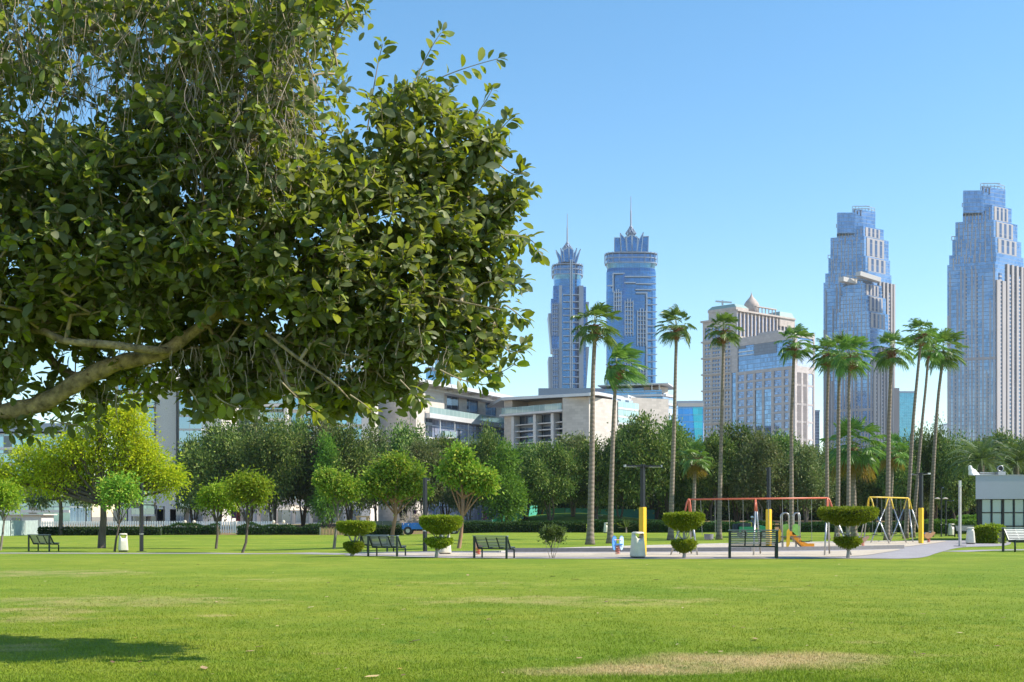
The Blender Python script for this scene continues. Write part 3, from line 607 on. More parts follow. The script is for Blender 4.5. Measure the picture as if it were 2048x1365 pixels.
# ================================================================== palms
LF_PALM = leafmat('palm_leaf', [(.04, .10, .022), (.10, .20, .035), (.22, .33, .07)], rough=.38, trans=.3, clump=1.2, spec=.35, tcol=(.2, .32, .03))
LF_PALMDRY = leafmat('palm_leaf_yellow', [(.2, .15, .03), (.3, .2, .03), (.15, .18, .03)], rough=.5, trans=.4, clump=1.2, tcol=(.4, .3, .03))
BOOT = M('palm_leaf_bases', (.24, .11, .06), .9, var=.45, scale=14, bump=.8)
PETI = M('palm_petiole', (.22, .26, .08), .5, var=.2)
def palm_bark():
    m, n, l, p = nodes('palm_bark'); tc = n.new('ShaderNodeTexCoord'); w = n.new('ShaderNodeTexWave'); w.bands_direction = 'Z'; l.new(tc.outputs['Object'], w.inputs[0])
    w.inputs['Scale'].default_value = 1.25; w.inputs['Distortion'].default_value = 5; w.inputs['Detail'].default_value = 3
    c = ramp(n, l, w.outputs['Fac'], [(.0, (.17, .13, .10)), (.35, (.235, .18, .135)), (.95, (.265, .205, .155))])
    c = mixc(n, l, mth(n, l, 'MULTIPLY', noise(n, l, tc.outputs['Object'], 3, 5), .5), c, (.20, .17, .15)); l.new(c, p.inputs['Base Color']); p.inputs['Roughness'].default_value = .9
    bumpn(n, l, p, w.outputs['Fac'], .5, .03); return m
PBARK = palm_bark()
def fan(vs, fs, az, el, pet, rad, wind, dr, n=20, pv=None, pf=None, o=(0, 0, 0)):
    d = np.array([math.cos(az) * math.cos(el), math.sin(az) * math.cos(el), math.sin(el)]); s = np.array([-math.sin(az), math.cos(az), 0]); o = np.array(o, float)
    tip = o + d * pet + np.array([wind * .12 * pet, 0, -.12 * pet * math.cos(el)])
    d2 = unit(d + np.array([wind * .35, 0, -.25 * math.cos(el) - dr * .3])); nn = np.cross(d2, s)
    k = len(pv); sw = s * .018
    pv += [o - sw, o + sw, tip + sw * .6, tip - sw * .6]; pf += [(k, k + 1, k + 2, k + 3)]
    tt = np.linspace(-1.75, 1.75, n + 1); f = .46
    def pt(r, th):
        q = tip + rad * r * (math.cos(th) * d2 + math.sin(th) * s) + nn * rad * .10 * math.cos(th * 6) * r * 0
        return q + np.array([wind * .30 * r * r * rad, 0, -(dr * .42 * r * r + .1 * r * abs(math.sin(th))) * rad])
    for i in range(n):
        a, b = tt[i], tt[i + 1]; m_ = (a + b) / 2; rr = 1 - .16 * abs(m_) / 1.75 + random.uniform(-.06, .06); k = len(vs); up = nn * .014 * (1 if i % 2 else -1)
        vs += [tip, pt(f * rr, a) + up, pt(f * rr, b) - up, pt(.80 * rr, m_ - .02) + np.array([0, 0, -.05 * rad * dr]), pt(rr, m_ + random.uniform(-.05, .05)) + np.array([wind * .06 * rad, 0, -.16 * rad * random.random() * (1 + dr)])]
        fs += [(k, k + 1, k + 2), (k + 1, k + 3, k + 2), (k + 3, k + 4, k + 2)]
def fan_crown(seed, n, pet, rad, wind, lo=-38, dry=0):
    random.seed(seed); r = empty('proto', (0, 0, 0)); vs, fs, pv, pf, ds, df = [], [], [], [], [], []
    for i in range(n):
        t = i / (n - 1); el = R(84 - (84 - lo) * t ** .8 + random.uniform(-9, 9)); az = i * 2.39996 + random.uniform(-.3, .3)
        dryf = dry and t > .8
        fan(ds if dryf else vs, df if dryf else fs, az, el, pet * (.8 + .35 * random.random()), rad * (.8 + .3 * random.random()), wind * random.uniform(.5, 1.3), .15 + .65 * t, pv=pv, pf=pf, o=(0, 0, .12 * (1 - t)))
    return r, (vs, fs, pv, pf, ds, df)
def palm(px_path, Y, rb, rt, crown_at, scale, crownkey, label, boots=.85, name='fan_palm', group='tall fan palms around the playground', rz=0):
    g = on(px_path[0][0], Y); r = empty(name, g, label, 'palm tree', group); P = [g - Vector((0, 0, .1))] + [at(x, y, Y) for x, y in px_path[1:]]; P[0].z -= .05
    q = [P[0]]                                    # resample smoothly
    for i in range(len(P) - 1):
        p0, p1, p2, p3 = P[max(i - 1, 0)], P[i], P[i + 1], P[min(i + 2, len(P) - 1)]
        for t in (.25, .5, .75, 1.0): q.append(.5 * (2 * p1 + (p2 - p0) * t + (2 * p0 - 5 * p1 + 4 * p2 - p3) * t * t + (3 * p1 - p0 - 3 * p2 + p3) * t ** 3))
    h = q[-1].z - q[0].z; rad = []
    for p in q:
        t = (p.z - q[0].z) / h; rad.append(.66 * rt + .74 * (rb - rt) * (1 - t) ** 1.3 + rb * .45 * max(0, 1 - t * 18) )
    b = MB(); b.tube(q, rad, 14); b.build('trunk', PBARK, r, smooth=True)
    top = q[-1]; cv = crown_data[crownkey]; m_ = Matrix.Rotation(rz, 3, 'Z')
    for nm, me, mt in cv:
        o = bpy.data.objects.new(nm, me); C.objects.link(o); o.parent = r; o.location = Vector(top) - Vector(g) + Vector((0, 0, boots * .55)); o.scale = (scale * 1.06,) * 3; o.rotation_euler.z = rz
    b = MB()
    for i in range(54):
        t = i / 53; a = i * 2.4; z = top.z - boots * .45 + t * boots; rr = rt * (1.15 + .8 * t); dd = Vector((math.cos(a), math.sin(a), 0)); el = random.uniform(-.5, .9)
        b.bar(Vector((top.x, top.y, z)) + dd * rt * .5, Vector((top.x, top.y, z)) + dd * (rr + .22 + .16 * random.random()) + Vector((0, 0, .14 * el + .08)), .07, .03)
    b.tube([top - Vector((0, 0, boots * .5)), top, top + Vector((0, 0, boots * .6))], [rt * .8, rt * 1.4, rt * 1.3], 10)
    b.build('leaf_bases', BOOT, r); return r
crown_data = {}
def mkcrown(key, *a, **k):
    r, (vs, fs, pv, pf, ds, df) = fan_crown(*a, **k); bpy.data.objects.remove(r); L = []
    for nm, v, f, mt in (('fronds', vs, fs, LF_PALM), ('petioles', pv, pf, PETI), ('dry_fronds', ds, df, LF_PALMDRY)):
        if not v: continue
        me = bpy.data.meshes.new(nm); me.from_pydata([tuple(q) for q in v], [], f); me.materials.append(mt); L.append((nm, me, mt))
    crown_data[key] = L
for i in range(4): mkcrown(i, 40 + i, 31, .74, .66, .6)
mkcrown('blown', 50, 28, .66, .74, 1.7); mkcrown('big', 60, 44, 1.15, 1.0, .3, lo=-62, dry=1); mkcrown('mid', 61, 34, .8, .75, .35, lo=-55, dry=1)
PG = [ # pixel path, depth, r base, r top, crown key, scale, label
 ([(1180, 1090), (1182, 1000), (1184, 900), (1186, 760), (1190, 668)], 69, .30, .17, 0, 1.15, 'leftmost tall fan palm, its head over the twin towers'),
 ([(1220, 1087), (1222, 1000), (1225, 900), (1229, 800), (1233, 748)], 72, .27, .15, 'blown', 1.1, 'shorter fan palm with fronds blown to the right, second from the left'),
 ([(1341, 1079), (1344, 980), (1348, 860), (1351, 740), (1353, 668)], 82, .27, .16, 1, 1.05, 'fan palm standing alone right of the twin towers, behind the red swing'),
 ([(1438, 1078), (1440, 980), (1443, 850), (1446, 740), (1447, 676)], 84, .25, .15, 2, 1.0, 'fan palm in front of the domed hotel'),
 ([(1582, 1077), (1583, 980), (1583, 850), (1586, 760), (1588, 702)], 84, .25, .15, 3, 1.1, 'fan palm in front of the stone office block, above the slide'),
 ([(1655, 1079), (1654, 980), (1654, 850), (1656, 770), (1657, 722)], 84, .23, .14, 0, 1.0, 'left palm of the three clustered palms'),
 ([(1674, 1076), (1676, 980), (1677, 850), (1678, 770), (1681, 724)], 87, .26, .17, 1, 1.25, 'middle palm of the three clustered palms'),
 ([(1696, 1078), (1697, 980), (1698, 850), (1698, 780), (1700, 730)], 81, .23, .14, 2, 1.15, 'right palm of the three clustered palms, partly before the big low palm'),
 ([(1774, 1077), (1776, 980), (1778, 850), (1781, 770), (1783, 716)], 82, .27, .17, 3, 1.15, 'fan palm right of the middle skyscraper, behind the yellow swing'),
 ([(1811, 1074), (1818, 980), (1826, 850), (1836, 740), (1842, 682)], 88, .24, .15, 0, 1.0, 'taller of the two palms leaning right together'),
 ([(1825, 1071), (1833, 980), (1843, 860), (1852, 770), (1857, 706)], 92, .22, .14, 1, 1.1, 'shorter of the two palms leaning right together'),
 ([(1861, 1067), (1865, 970), (1870, 880), (1877, 790), (1886, 716)], 96, .27, .17, 2, 1.35, 'rightmost tall fan palm, leaning right before the last skyscraper'),
]
for i, (pth, Y, rb, rt, ck, s, lab) in enumerate(PG): palm(pth, Y, rb, rt, None, s, ck, lab, rz=0 if ck == 'blown' else i * 1.7)
palm([(1386, 1072), (1388, 1000), (1390, 930)], 96, .24, .2, None, 1.0, 'mid', 'short thick-trunked palm with drooping yellow fronds left of the hotel palm', name='short_palm', group='short palms behind the playground')
palm([(1709, 1073), (1707, 1000), (1705, 905)], 94, .36, .30, None, 1.25, 'big', 'big low fan palm with a thick trunk behind the three clustered palms', name='short_palm', group='short palms behind the playground', rz=1)
palm([(1780, 1068), (1782, 1000), (1786, 915)], 104, .22, .2, None, 1.1, 'mid', 'low palm with yellow dead fronds beside the big low fan palm', name='short_palm', group='short palms behind the playground', rz=2)
# feather palms by the kiosk
def feather(px, py, Y, rl, n, label, seed):
    random.seed(seed); g = on(px, Y); top = at(px, py, Y); r = empty('feather_palm', g, label, 'palm tree', 'feather palms behind the kiosk'); vs, fs = [], []
    b = MB(); b.tube([g - Vector((0, 0, .1)), g.lerp(top, .5), top], [.35, .28, .26], 12); b.build('trunk', BARK_DARK, r, smooth=True); pb = MB()
    for i in range(n):
        t = i / (n - 1); el0 = R(82 - 95 * t); az = i * 2.4; p = np.array(top); el = el0; step = rl / 14; P = [p.copy()]
        for k in range(14):
            el -= (.05 + .10 * (k / 14)) * (1 + .3 * random.random()); p = p + step * np.array([math.cos(az) * math.cos(el), math.sin(az) * math.cos(el), math.sin(el)]); P.append(p.copy())
        pb.tube([Vector(q) for q in P], list(np.linspace(.03, .008, 15)), 4)
        for k in range(2, 15):
            for s in (-1, 1):
                for h in (0, .5):
                    q = P[k] * (1 - h) + P[k - 1] * h; d = unit(P[k] - P[k - 1]); sd_ = unit(np.cross(d, [0, 0, 1])) * s; L = rl * .17 * math.sin(math.pi * min(.97, .12 + k / 16)); e = q + (sd_ * .85 + d * .6 + np.array([0, 0, -.25 + .3 * random.random()])) * L; w = d * .028; c = len(vs)
                    vs += [q - w, q + w, (q + e) / 2 + w * .9 + np.array([0, 0, .04]), e]; fs += [(c, c + 1, c + 2, c + 3)]
    pb.build('midribs', PETI, r); np_mesh('fronds', vs, fs, LF_DARK2, r)
LF_DARK2 = leafmat('feather_palm_leaf', [(.05, .085, .05), (.08, .12, .065), (.12, .16, .08)], rough=.5, trans=.2, clump=1)
feather(1962, 925, 102, 3.6, 46, 'large grey-green feather palm left above the kiosk roof', 5)
feather(2032, 930, 106, 3.8, 46, 'grey-green feather palm behind the kiosk roof ring at the right edge', 6)
# ================================================================== the fig tree in front
DS = 1.17
def fig_tree():
    global RNG; RNG = np.random.default_rng(99); random.seed(99)
    base = Vector((-10.0, 15.7, 0)); r = empty('fig_tree', base, 'large banyan fig in front with broad glossy leaves, bare limbs and hanging aerial roots', 'tree')
    def L(*a): return [np.array(at(x, y, d * DS)) for x, y, d in a]
    limbs = [
     ([np.array((-10.0, 15.7, -.2)), np.array((-9.9, 15.6, 1.1)), np.array((-9.3, 15.4, 2.0))] + L((-330, 868, 12.9), (-120, 850, 12.3), (0, 826, 12.0), (85, 806, 11.9), (160, 762, 11.8), (235, 727, 11.7), (320, 708, 11.6), (375, 672, 11.6), (440, 628, 11.6), (520, 590, 11.7), (620, 548, 11.8), (720, 505, 11.9), (820, 440, 12.0), (900, 380, 12.1)),
      [.55, .42, .34, .20, .145, .115, .112, .108, .100, .092, .075, .062, .052, .045, .036, .025, .014]),
     (L((375, 672, 11.6), (425, 628, 11.5), (455, 580, 11.4), (466, 520, 11.3), (476, 465, 11.3), (472, 380, 11.4), (500, 280, 11.5)), [.05, .042, .036, .030, .026, .02, .012]),
     (L((345, 702, 11.6), (300, 700, 11.3), (220, 690, 11.2), (130, 682, 11.3), (70, 660, 11.6), (-40, 672, 12.2), (-200, 690, 12.8)), [.045, .05, .05, .045, .05, .06, .08]),
     (L((-250, 640, 13.0), (-60, 640, 12.8), (60, 672, 12.6), (110, 730, 12.4), (160, 760, 12.3), (205, 795, 12.3)), [.09, .075, .065, .06, .055, .03]),
     (L((-300, 520, 13.4), (-100, 470, 13.2), (0, 475, 13.0), (100, 492, 12.9), (220, 480, 12.7), (330, 440, 12.6), (420, 390, 12.5)), [.12, .09, .07, .055, .045, .03, .016]),
     (L((-280, 250, 13.6), (-80, 180, 13.6), (60, 120, 13.4), (180, 60, 13.2), (300, 0, 13.1), (420, -40, 13.0), (560, -30, 12.8), (680, 0, 12.7)), [.12, .09, .07, .055, .045, .035, .02, .01]),
     (L((520, 590, 11.7), (580, 470, 12.0), (640, 380, 12.2), (652, 320, 12.3)), [.03, .026, .014, .007]),
     (L((620, 548, 11.8), (700, 560, 11.6), (800, 580, 11.5), (900, 600, 11.4), (1000, 620, 11.3)), [.03, .026, .02, .014, .008]),
     (L((440, 628, 11.6), (520, 660, 11.4), (600, 720, 11.2), (660, 760, 11.2), (700, 800, 11.2)), [.03, .026, .02, .014, .008]),
     (L((-8, 826, 12.0), (-10, 700, 12.6), (40, 560, 12.8), (120, 400, 13.0), (190, 280, 13.1)), [.08, .06, .05, .04, .02]),
     (L((700, 500, 11.9), (760, 400, 12.1), (800, 280, 12.2), (830, 180, 12.2)), [.026, .02, .014, .008]),
     (L((545, 700, 11.3), (575, 770, 11.2), (600, 800, 11.2), (615, 832, 11.2)), [.022, .02, .017, .012]),
    ]
    b = MB(); nodes_p = []; 
    for P, rd in limbs:
        P2, R2 = [], []
        for i in range(len(P) - 1):
            p0, p1, p2, p3 = P[max(i - 1, 0)], P[i], P[i + 1], P[min(i + 2, len(P) - 1)]
            for t in np.linspace(0, 1, 5, endpoint=False):
                P2.append(.5 * (2 * p1 + (p2 - p0) * t + (2 * p0 - 5 * p1 + 4 * p2 - p3) * t * t + (3 * p1 - p0 - 3 * p2 + p3) * t ** 3)); R2.append(.76 * DS * (rd[i] * (1 - t) + rd[i + 1] * t) * (1 + .06 * math.sin(len(R2) * 1.7) + .03 * RNG.normal()))
        P2.append(P[-1]); R2.append(rd[-1]); b.tube([Vector(p) for p in P2], R2, 14); nodes_p += [p for p in P2 if p[2] > 1.6]
    b.build('trunk', FIGBARK, r, smooth=True)
    # ---- where the crown's twigs end: a volume with the crown's own outline, several metres deep
    poly = [(-330, -160), (560, -160), (720, -90), (715, 5), (690, 60), (670, 120), (690, 180), (720, 220), (750, 205), (800, 190), (845, 160), (880, 185), (905, 210), (945, 225), (960, 260), (1000, 250), (990, 320), (1035, 370), (1040, 430), (1030, 480), (1020, 560), (1010, 640), (1005, 700), (960, 735), (900, 740), (850, 730), (820, 785), (760, 785), (720, 815), (650, 835), (600, 800), (540, 785), (480, 815), (430, 822), (390, 812), (340, 785), (290, 775), (240, 800), (190, 815), (130, 850), (60, 840), (0, 850), (-120, 880), (-330, 880)]
    px, py = np.array([p[0] for p in poly], float), np.array([p[1] for p in poly], float)
    def inside(x, y):
        c = np.zeros(len(x), bool); j = len(px) - 1
        for i in range(len(px)):
            k = ((py[i] > y) != (py[j] > y)) & (x < (px[j] - px[i]) * (y - py[i]) / (py[j] - py[i] + 1e-9) + px[i]); c ^= k; j = i
        return c
    n = 27000; x = RNG.uniform(-330, 1060, n); y = RNG.uniform(-170, 890, n); k = inside(x, y)
    edge = np.clip(np.minimum(1060 - x, 900 - y) / 420, .12, 1)
    thin = ((x < 250) & (y < 255) & (RNG.random(n) < .60)) | ((x > 130) & (x < 245) & (y > 110) & (y < 265) & (RNG.random(n) < .8)) | ((x > 20) & (x < 150) & (y > 190) & (y < 275) & (RNG.random(n) < .7)) | ((x > 240) & (x < 560) & (y < 200) & (RNG.random(n) < .45)) | ((y > 700) & (y < 800) & (x > 40) & (x < 420) & (RNG.random(n) < .5)) | ((y > 640) & (x < 330) & (RNG.random(n) < .35))
    thin |= (x > 585) & (x < 760) & (y > 30) & (y < 300) & (RNG.random(n) < .80)
    thin |= (np.sin(x / 47 + 1.3 * np.sin(y / 61)) * np.sin(y / 39 + 2 * np.sin(x / 83)) > .52) & (RNG.random(n) < .78)
    k &= ~thin; low = (y > 800) & (RNG.random(n) < .3); k &= ~low
    x, y, edge = x[k][:9800], y[k][:9800], edge[k][:9800]; m_ = len(x)
    x = x + RNG.normal(size=m_) * 13; y = y + RNG.normal(size=m_) * 12
    dep = 12.1 + (RNG.random(m_) - .45) * 3.6 * edge; dep = np.where((RNG.random(m_) < .88) & (x > 60) & (x < 420) & (y > 640) & (y < 830), np.maximum(dep, 12.1), dep)   # the big bare limb hangs in front
    A = np.array([at(a, c, d * DS) for a, c, d in zip(x, y, dep)])
    # explicit shoots standing out of the outline
    shoots = [((650, 300, 12.3), (648, 190, 12.3), (688, 62, 12.3)), ((735, 260, 12.2), (752, 150, 12.2), (766, 88, 12.2)), ((810, 210, 12.2), (850, 120, 12.2), (882, 66, 12.2)), ((840, 180, 12.1), (900, 148, 12.1), (996, 118, 12.0)), ((930, 260, 12), (960, 220, 12), (984, 180, 12)), ((960, 300, 11.9), (1000, 260, 11.9), (1020, 238, 11.9)),
              ((1000, 430, 11.8), (1040, 395, 11.8), (1062, 378, 11.8)), ((1010, 470, 11.5), (1060, 480, 11.5), (1078, 508, 11.5)), ((1000, 560, 11.5), (1025, 570, 11.5), (1042, 560, 11.5)), ((1000, 690, 11.4), (1030, 705, 11.4), (1052, 690, 11.4)), ((960, 740, 11.3), (990, 748, 11.3), (1030, 728, 11.3)), ((600, 130, 12.3), (622, 90, 12.3), (630, 30, 12.3)), ((590, 250, 12.4), (610, 215, 12.4), (626, 190, 12.4)), ((610, 40, 12.5), (660, 22, 12.5), (716, 6, 12.5)), ((880, 740, 11.3), (940, 765, 11.3), (985, 768, 11.3)), ((1000, 330, 11.9), (1030, 350, 11.9), (1046, 340, 11.9)), ((1010, 610, 11.4), (1035, 628, 11.4), (1046, 640, 11.4)),
              ((800, 760, 11.2), (830, 790, 11.2), (842, 800, 11.2)), ((560, 760, 11.1), (600, 800, 11.1), (640, 828, 11.1)), ((430, 790, 11.2), (460, 810, 11.2), (500, 818, 11.2)), ((700, 790, 11.2), (735, 815, 11.2), (745, 830, 11.2)), ((380, 780, 11.4), (398, 810, 11.4), (405, 828, 11.4)), ((100, 840, 11.6), (160, 850, 11.6), (200, 838, 11.6))]
    # ---- grow twigs: each end joins the nearest wood already there
    nodes_a = np.zeros((170000, 3)); par = -np.ones(170000, int); cnt = len(nodes_p); nodes_a[:cnt] = np.array(nodes_p); n0 = cnt; load = np.zeros(170000)
    d0 = np.array([np.min(np.linalg.norm(nodes_a[:cnt] - a, axis=1)) for a in A]); order = np.argsort(d0); ends = []
    for i in order:
        a = A[i]; dd = np.linalg.norm(nodes_a[:cnt] - a, axis=1); dd[n0:cnt] += .05; j = int(np.argmin(dd)); st = nodes_a[j]; L_ = np.linalg.norm(a - st); ns = max(1, int(L_ / .16)); p = j
        sag = RNG.normal(size=3) * .06 * L_
        for q in range(1, ns + 1):
            t = q / ns; nodes_a[cnt] = st + (a - st) * t + sag * math.sin(math.pi * t); par[cnt] = p; p = cnt; cnt += 1
        ends.append((p, unit(nodes_a[p] - nodes_a[par[p]])))
    for e, _ in ends:
        q = e
        while q >= n0: load[q] += 1; q = par[q]
    seg = [q for q in range(n0, cnt)]; a = nodes_a[par[seg]]; c = nodes_a[seg]; ra = .0030 * np.power(np.maximum(load[seg], 1), .44); rpar = np.where(par[seg] >= n0, .0030 * np.power(np.maximum(load[par[seg]], 1), .44), ra); ra = np.minimum(ra, .03); rpar = np.minimum(rpar, .032)
    t = unit(c - a); s1 = unit(np.cross(t, np.array([.31, .52, .79]))); s2 = np.cross(t, s1); V = np.empty((len(seg), 8, 3))
    for j in range(4):
        w = math.cos(j * math.pi / 2) * s1 + math.sin(j * math.pi / 2) * s2; V[:, j] = a + w * rpar[:, None]; V[:, 4 + j] = c + w * ra[:, None]
    ix = np.arange(len(seg))[:, None] * 8; Fc = np.concatenate([ix + np.array([[j, (j + 1) % 4, 4 + (j + 1) % 4, 4 + j]]) for j in range(4)])
    np_mesh('branches', V.reshape(-1, 3), Fc, TWIG, r)
    # ---- leaves: spirals of broad oval leaves at the twig ends
    pos, dr_, ln = [], [], []
    def rosette(p, d, n, spread, base_l):
        d = unit(np.array(d)); s1 = unit(np.cross(d, np.array([.3, .5, .81]))); s2 = np.cross(d, s1); ph = RNG.random() * 6.28
        for q in range(n):
            t = q / n; a_ = ph + q * 2.4; al = .35 + .95 * t + .2 * RNG.normal(); o = p - d * spread * t
            w = math.cos(a_) * s1 + math.sin(a_) * s2; pos.append(o); dr_.append(d * math.cos(al) + w * math.sin(al) + np.array([0, 0, -.22])); ln.append(base_l * (.5 + .65 * RNG.random()) * (.8 + .25 * t))
    for (e, d) in ends:
        p = nodes_a[e]; dd = d * .45 + RNG.normal(size=3) * .45 + np.array([0.12, -.15, .35]); rosette(p, dd, int(RNG.integers(6, 11)), .18, .160)
    for a_, b_, c_ in shoots:
        P = L(a_, b_, c_); Q = [(1 - t) ** 2 * P[0] + 2 * t * (1 - t) * (2 * P[1] - .5 * (P[0] + P[2])) + t * t * P[2] for t in np.linspace(0, 1, 12)]; sv = MB(); sv.tube([Vector(q) for q in Q], list(np.linspace(.009, .004, 12)), 5); sv.build('shoot', TWIG, r)
        for i in range(2, 12):
            d = unit(Q[i] - Q[i - 1]); w = unit(np.cross(d, RNG.normal(size=3)))
            for s in ((1, -1) if i % 2 else (1,)): pos.append(Q[i]); dr_.append(d * .6 + w * s * .9); ln.append(.15 * (.7 + .5 * RNG.random()))
        rosette(Q[-1], Q[-1] - Q[-3], 6, .05, .125)
    P, D, Ls = np.array(pos), unit(np.array(dr_)), np.array(ln); n = len(P)
    S = unit(np.cross(D, np.array([0, -.35, 1.0]) + RNG.normal(size=(n, 3)) * .75)); Nn = np.cross(S, D)       # upper side mostly up
    Ls = Ls[:, None]; W = Ls * (.235 + .07 * RNG.random((n, 1))); st = D * .025; cur = (.12 + .34 * RNG.random((n, 1))) * Ls; fo = W * .30
    def pt(t, w, up=0): return P + st + D * Ls * t + S * W * w + Nn * (up * fo) - Nn * cur * t * t
    V = np.stack([pt(0, 0), pt(.22, .62, .6), pt(.55, 1.0, 1), pt(.85, .72, .7), pt(1.0, 0), pt(.85, -.72, .7), pt(.55, -1.0, 1), pt(.22, -.62, .6), pt(.28, 0), pt(.62, 0), P - S * .002, P + S * .002, ], 1)
    q4 = [(0, 1, 8, 7), (8, 1, 2, 9), (9, 2, 3, 4), (8, 9, 6, 7), (9, 4, 5, 6), (10, 11, 0, 0)]
    q4 = [(0, 1, 2, 8), (8, 2, 9, 9), ]
    ix = np.arange(n)[:, None] * 12
    F4 = [(0, 1, 2, 8), (8, 2, 3, 9), (9, 3, 4, 5), (9, 5, 6, 8), (8, 6, 7, 0)]
    Fc = np.concatenate([ix + np.array([f]) for f in F4]); order = np.argsort(np.tile(np.arange(n), 5), kind='stable'); Fc = Fc[order]
    V = V[:, :10]; Fc = Fc - (np.repeat(np.arange(n), 5) * 2)[:, None]
    np_mesh('foliage', V.reshape(-1, 3), Fc, FIGLEAF, r, smooth=True)
    # ---- aerial roots: bunches of thin hanging strands
    vs, fs = [], []; strands = []
    for (x0, x1, y0, y1, d0_, d1_, n_, l0, l1) in ((-40, 620, -120, 120, 10.6, 12.6, 520, .5, 1.5), (60, 230, 60, 200, 12.6, 13.6, 90, .3, .8), (360, 600, 60, 330, 10.6, 12.0, 380, .4, 1.0), (230, 340, 120, 200, 11.8, 12.4, 40, .5, .8), (0, 200, 250, 480, 11.6, 13, 50, .3, .8), (330, 600, 680, 770, 11.2, 12, 80, .12, .38), (560, 900, 640, 740, 11.2, 12, 150, .15, .4), (150, 260, 760, 800, 11.6, 12, 10, .2, .45)):
        for _ in range(n_):
            p = np.array(at(RNG.uniform(x0, x1), RNG.uniform(y0, y1), RNG.uniform(d0_, d1_) * DS)); ll = RNG.uniform(l0, l1); k = 9; q = [p]; v = np.array([RNG.normal() * .25, RNG.normal() * .25, -1.0])
            for _i in range(k): v = unit(v + RNG.normal(size=3) * np.array([.2, .2, .05]) + np.array([0, 0, -.1])); q.append(q[-1] + v * ll / k)
            strands.append((q, RNG.choice([.003, .0042, .006], p=[.4, .4, .2])))
    for (xa, ya, d_, l_, rr) in ((285, -10, 12.2, .9, .011), (90, -20, 12.6, .75, .014), (265, 150, 11.9, .7, .009), (325, 165, 11.8, .6, .008), (112, 110, 12.5, .55, .010), (150, 40, 12.4, .6, .006), (250, -20, 12.0, .8, .007)):
        p = np.array(at(xa, ya, d_ * DS)); q = [p]; v = np.array([.03, 0, -1.0])
        for _i in range(9): v = unit(v + RNG.normal(size=3) * .06 + np.array([0, 0, -.1])); q.append(q[-1] + v * l_ / 9)
        strands.append((q, rr))
    for q, rr in strands:
        q = np.array(q); t = unit(np.gradient(q, axis=0)); s1 = unit(np.cross(t, np.array([.1, 1, .05]))); s2 = np.cross(t, s1); c = len(vs)
        for i in range(len(q)):
            w = rr * (1 - .5 * i / len(q))
            for j in range(3): vs.append(q[i] + (math.cos(j * 2.094) * s1[i] + math.sin(j * 2.094) * s2[i]) * w)
        for i in range(len(q) - 1):
            for j in range(3): fs.append((c + i * 3 + j, c + i * 3 + (j + 1) % 3, c + i * 3 + 3 + (j + 1) % 3, c + i * 3 + 3 + j))
    np_mesh('aerial_roots', vs, fs, ROOT, r)
    return r
FIGBARK = M('fig_bark', (.28, .22, .125), .95, var=.6, scale=11, bump=1.0)
def spots(m):
    n, l = m.node_tree.nodes, m.node_tree.links; p = n['Principled BSDF']; tc = n.new('ShaderNodeTexCoord'); nz = noise(n, l, tc.outputs['Object'], 9, 2); src = p.inputs['Base Color'].links[0].from_socket
    l.new(mixc(n, l, ramp(n, l, nz, [(.66, (0, 0, 0)), (.70, (.8, .8, .8))]), src, (.09, .05, .03)), p.inputs['Base Color'])
spots(FIGBARK)
TWIG = M('fig_twig', (.30, .24, .15), .8, var=.3, scale=10)
ROOT = M('fig_root', (.34, .28, .22), .85, var=.35, scale=6)
FIGLEAF = leafmat('fig_leaf', [(.007, .017, .004), (.018, .04, .007), (.12, .13, .065), (.022, .048, .007), (.21, .21, .13), (.19, .25, .012), (.26, .21, .02)], rough=.42, trans=.38, under=(.13, .16, .08), clump=1.0, spec=.3, tcol=(.62, .70, .015))  # leaf greens, with deep shade and sunlit highlights put into the palette
fig_tree()
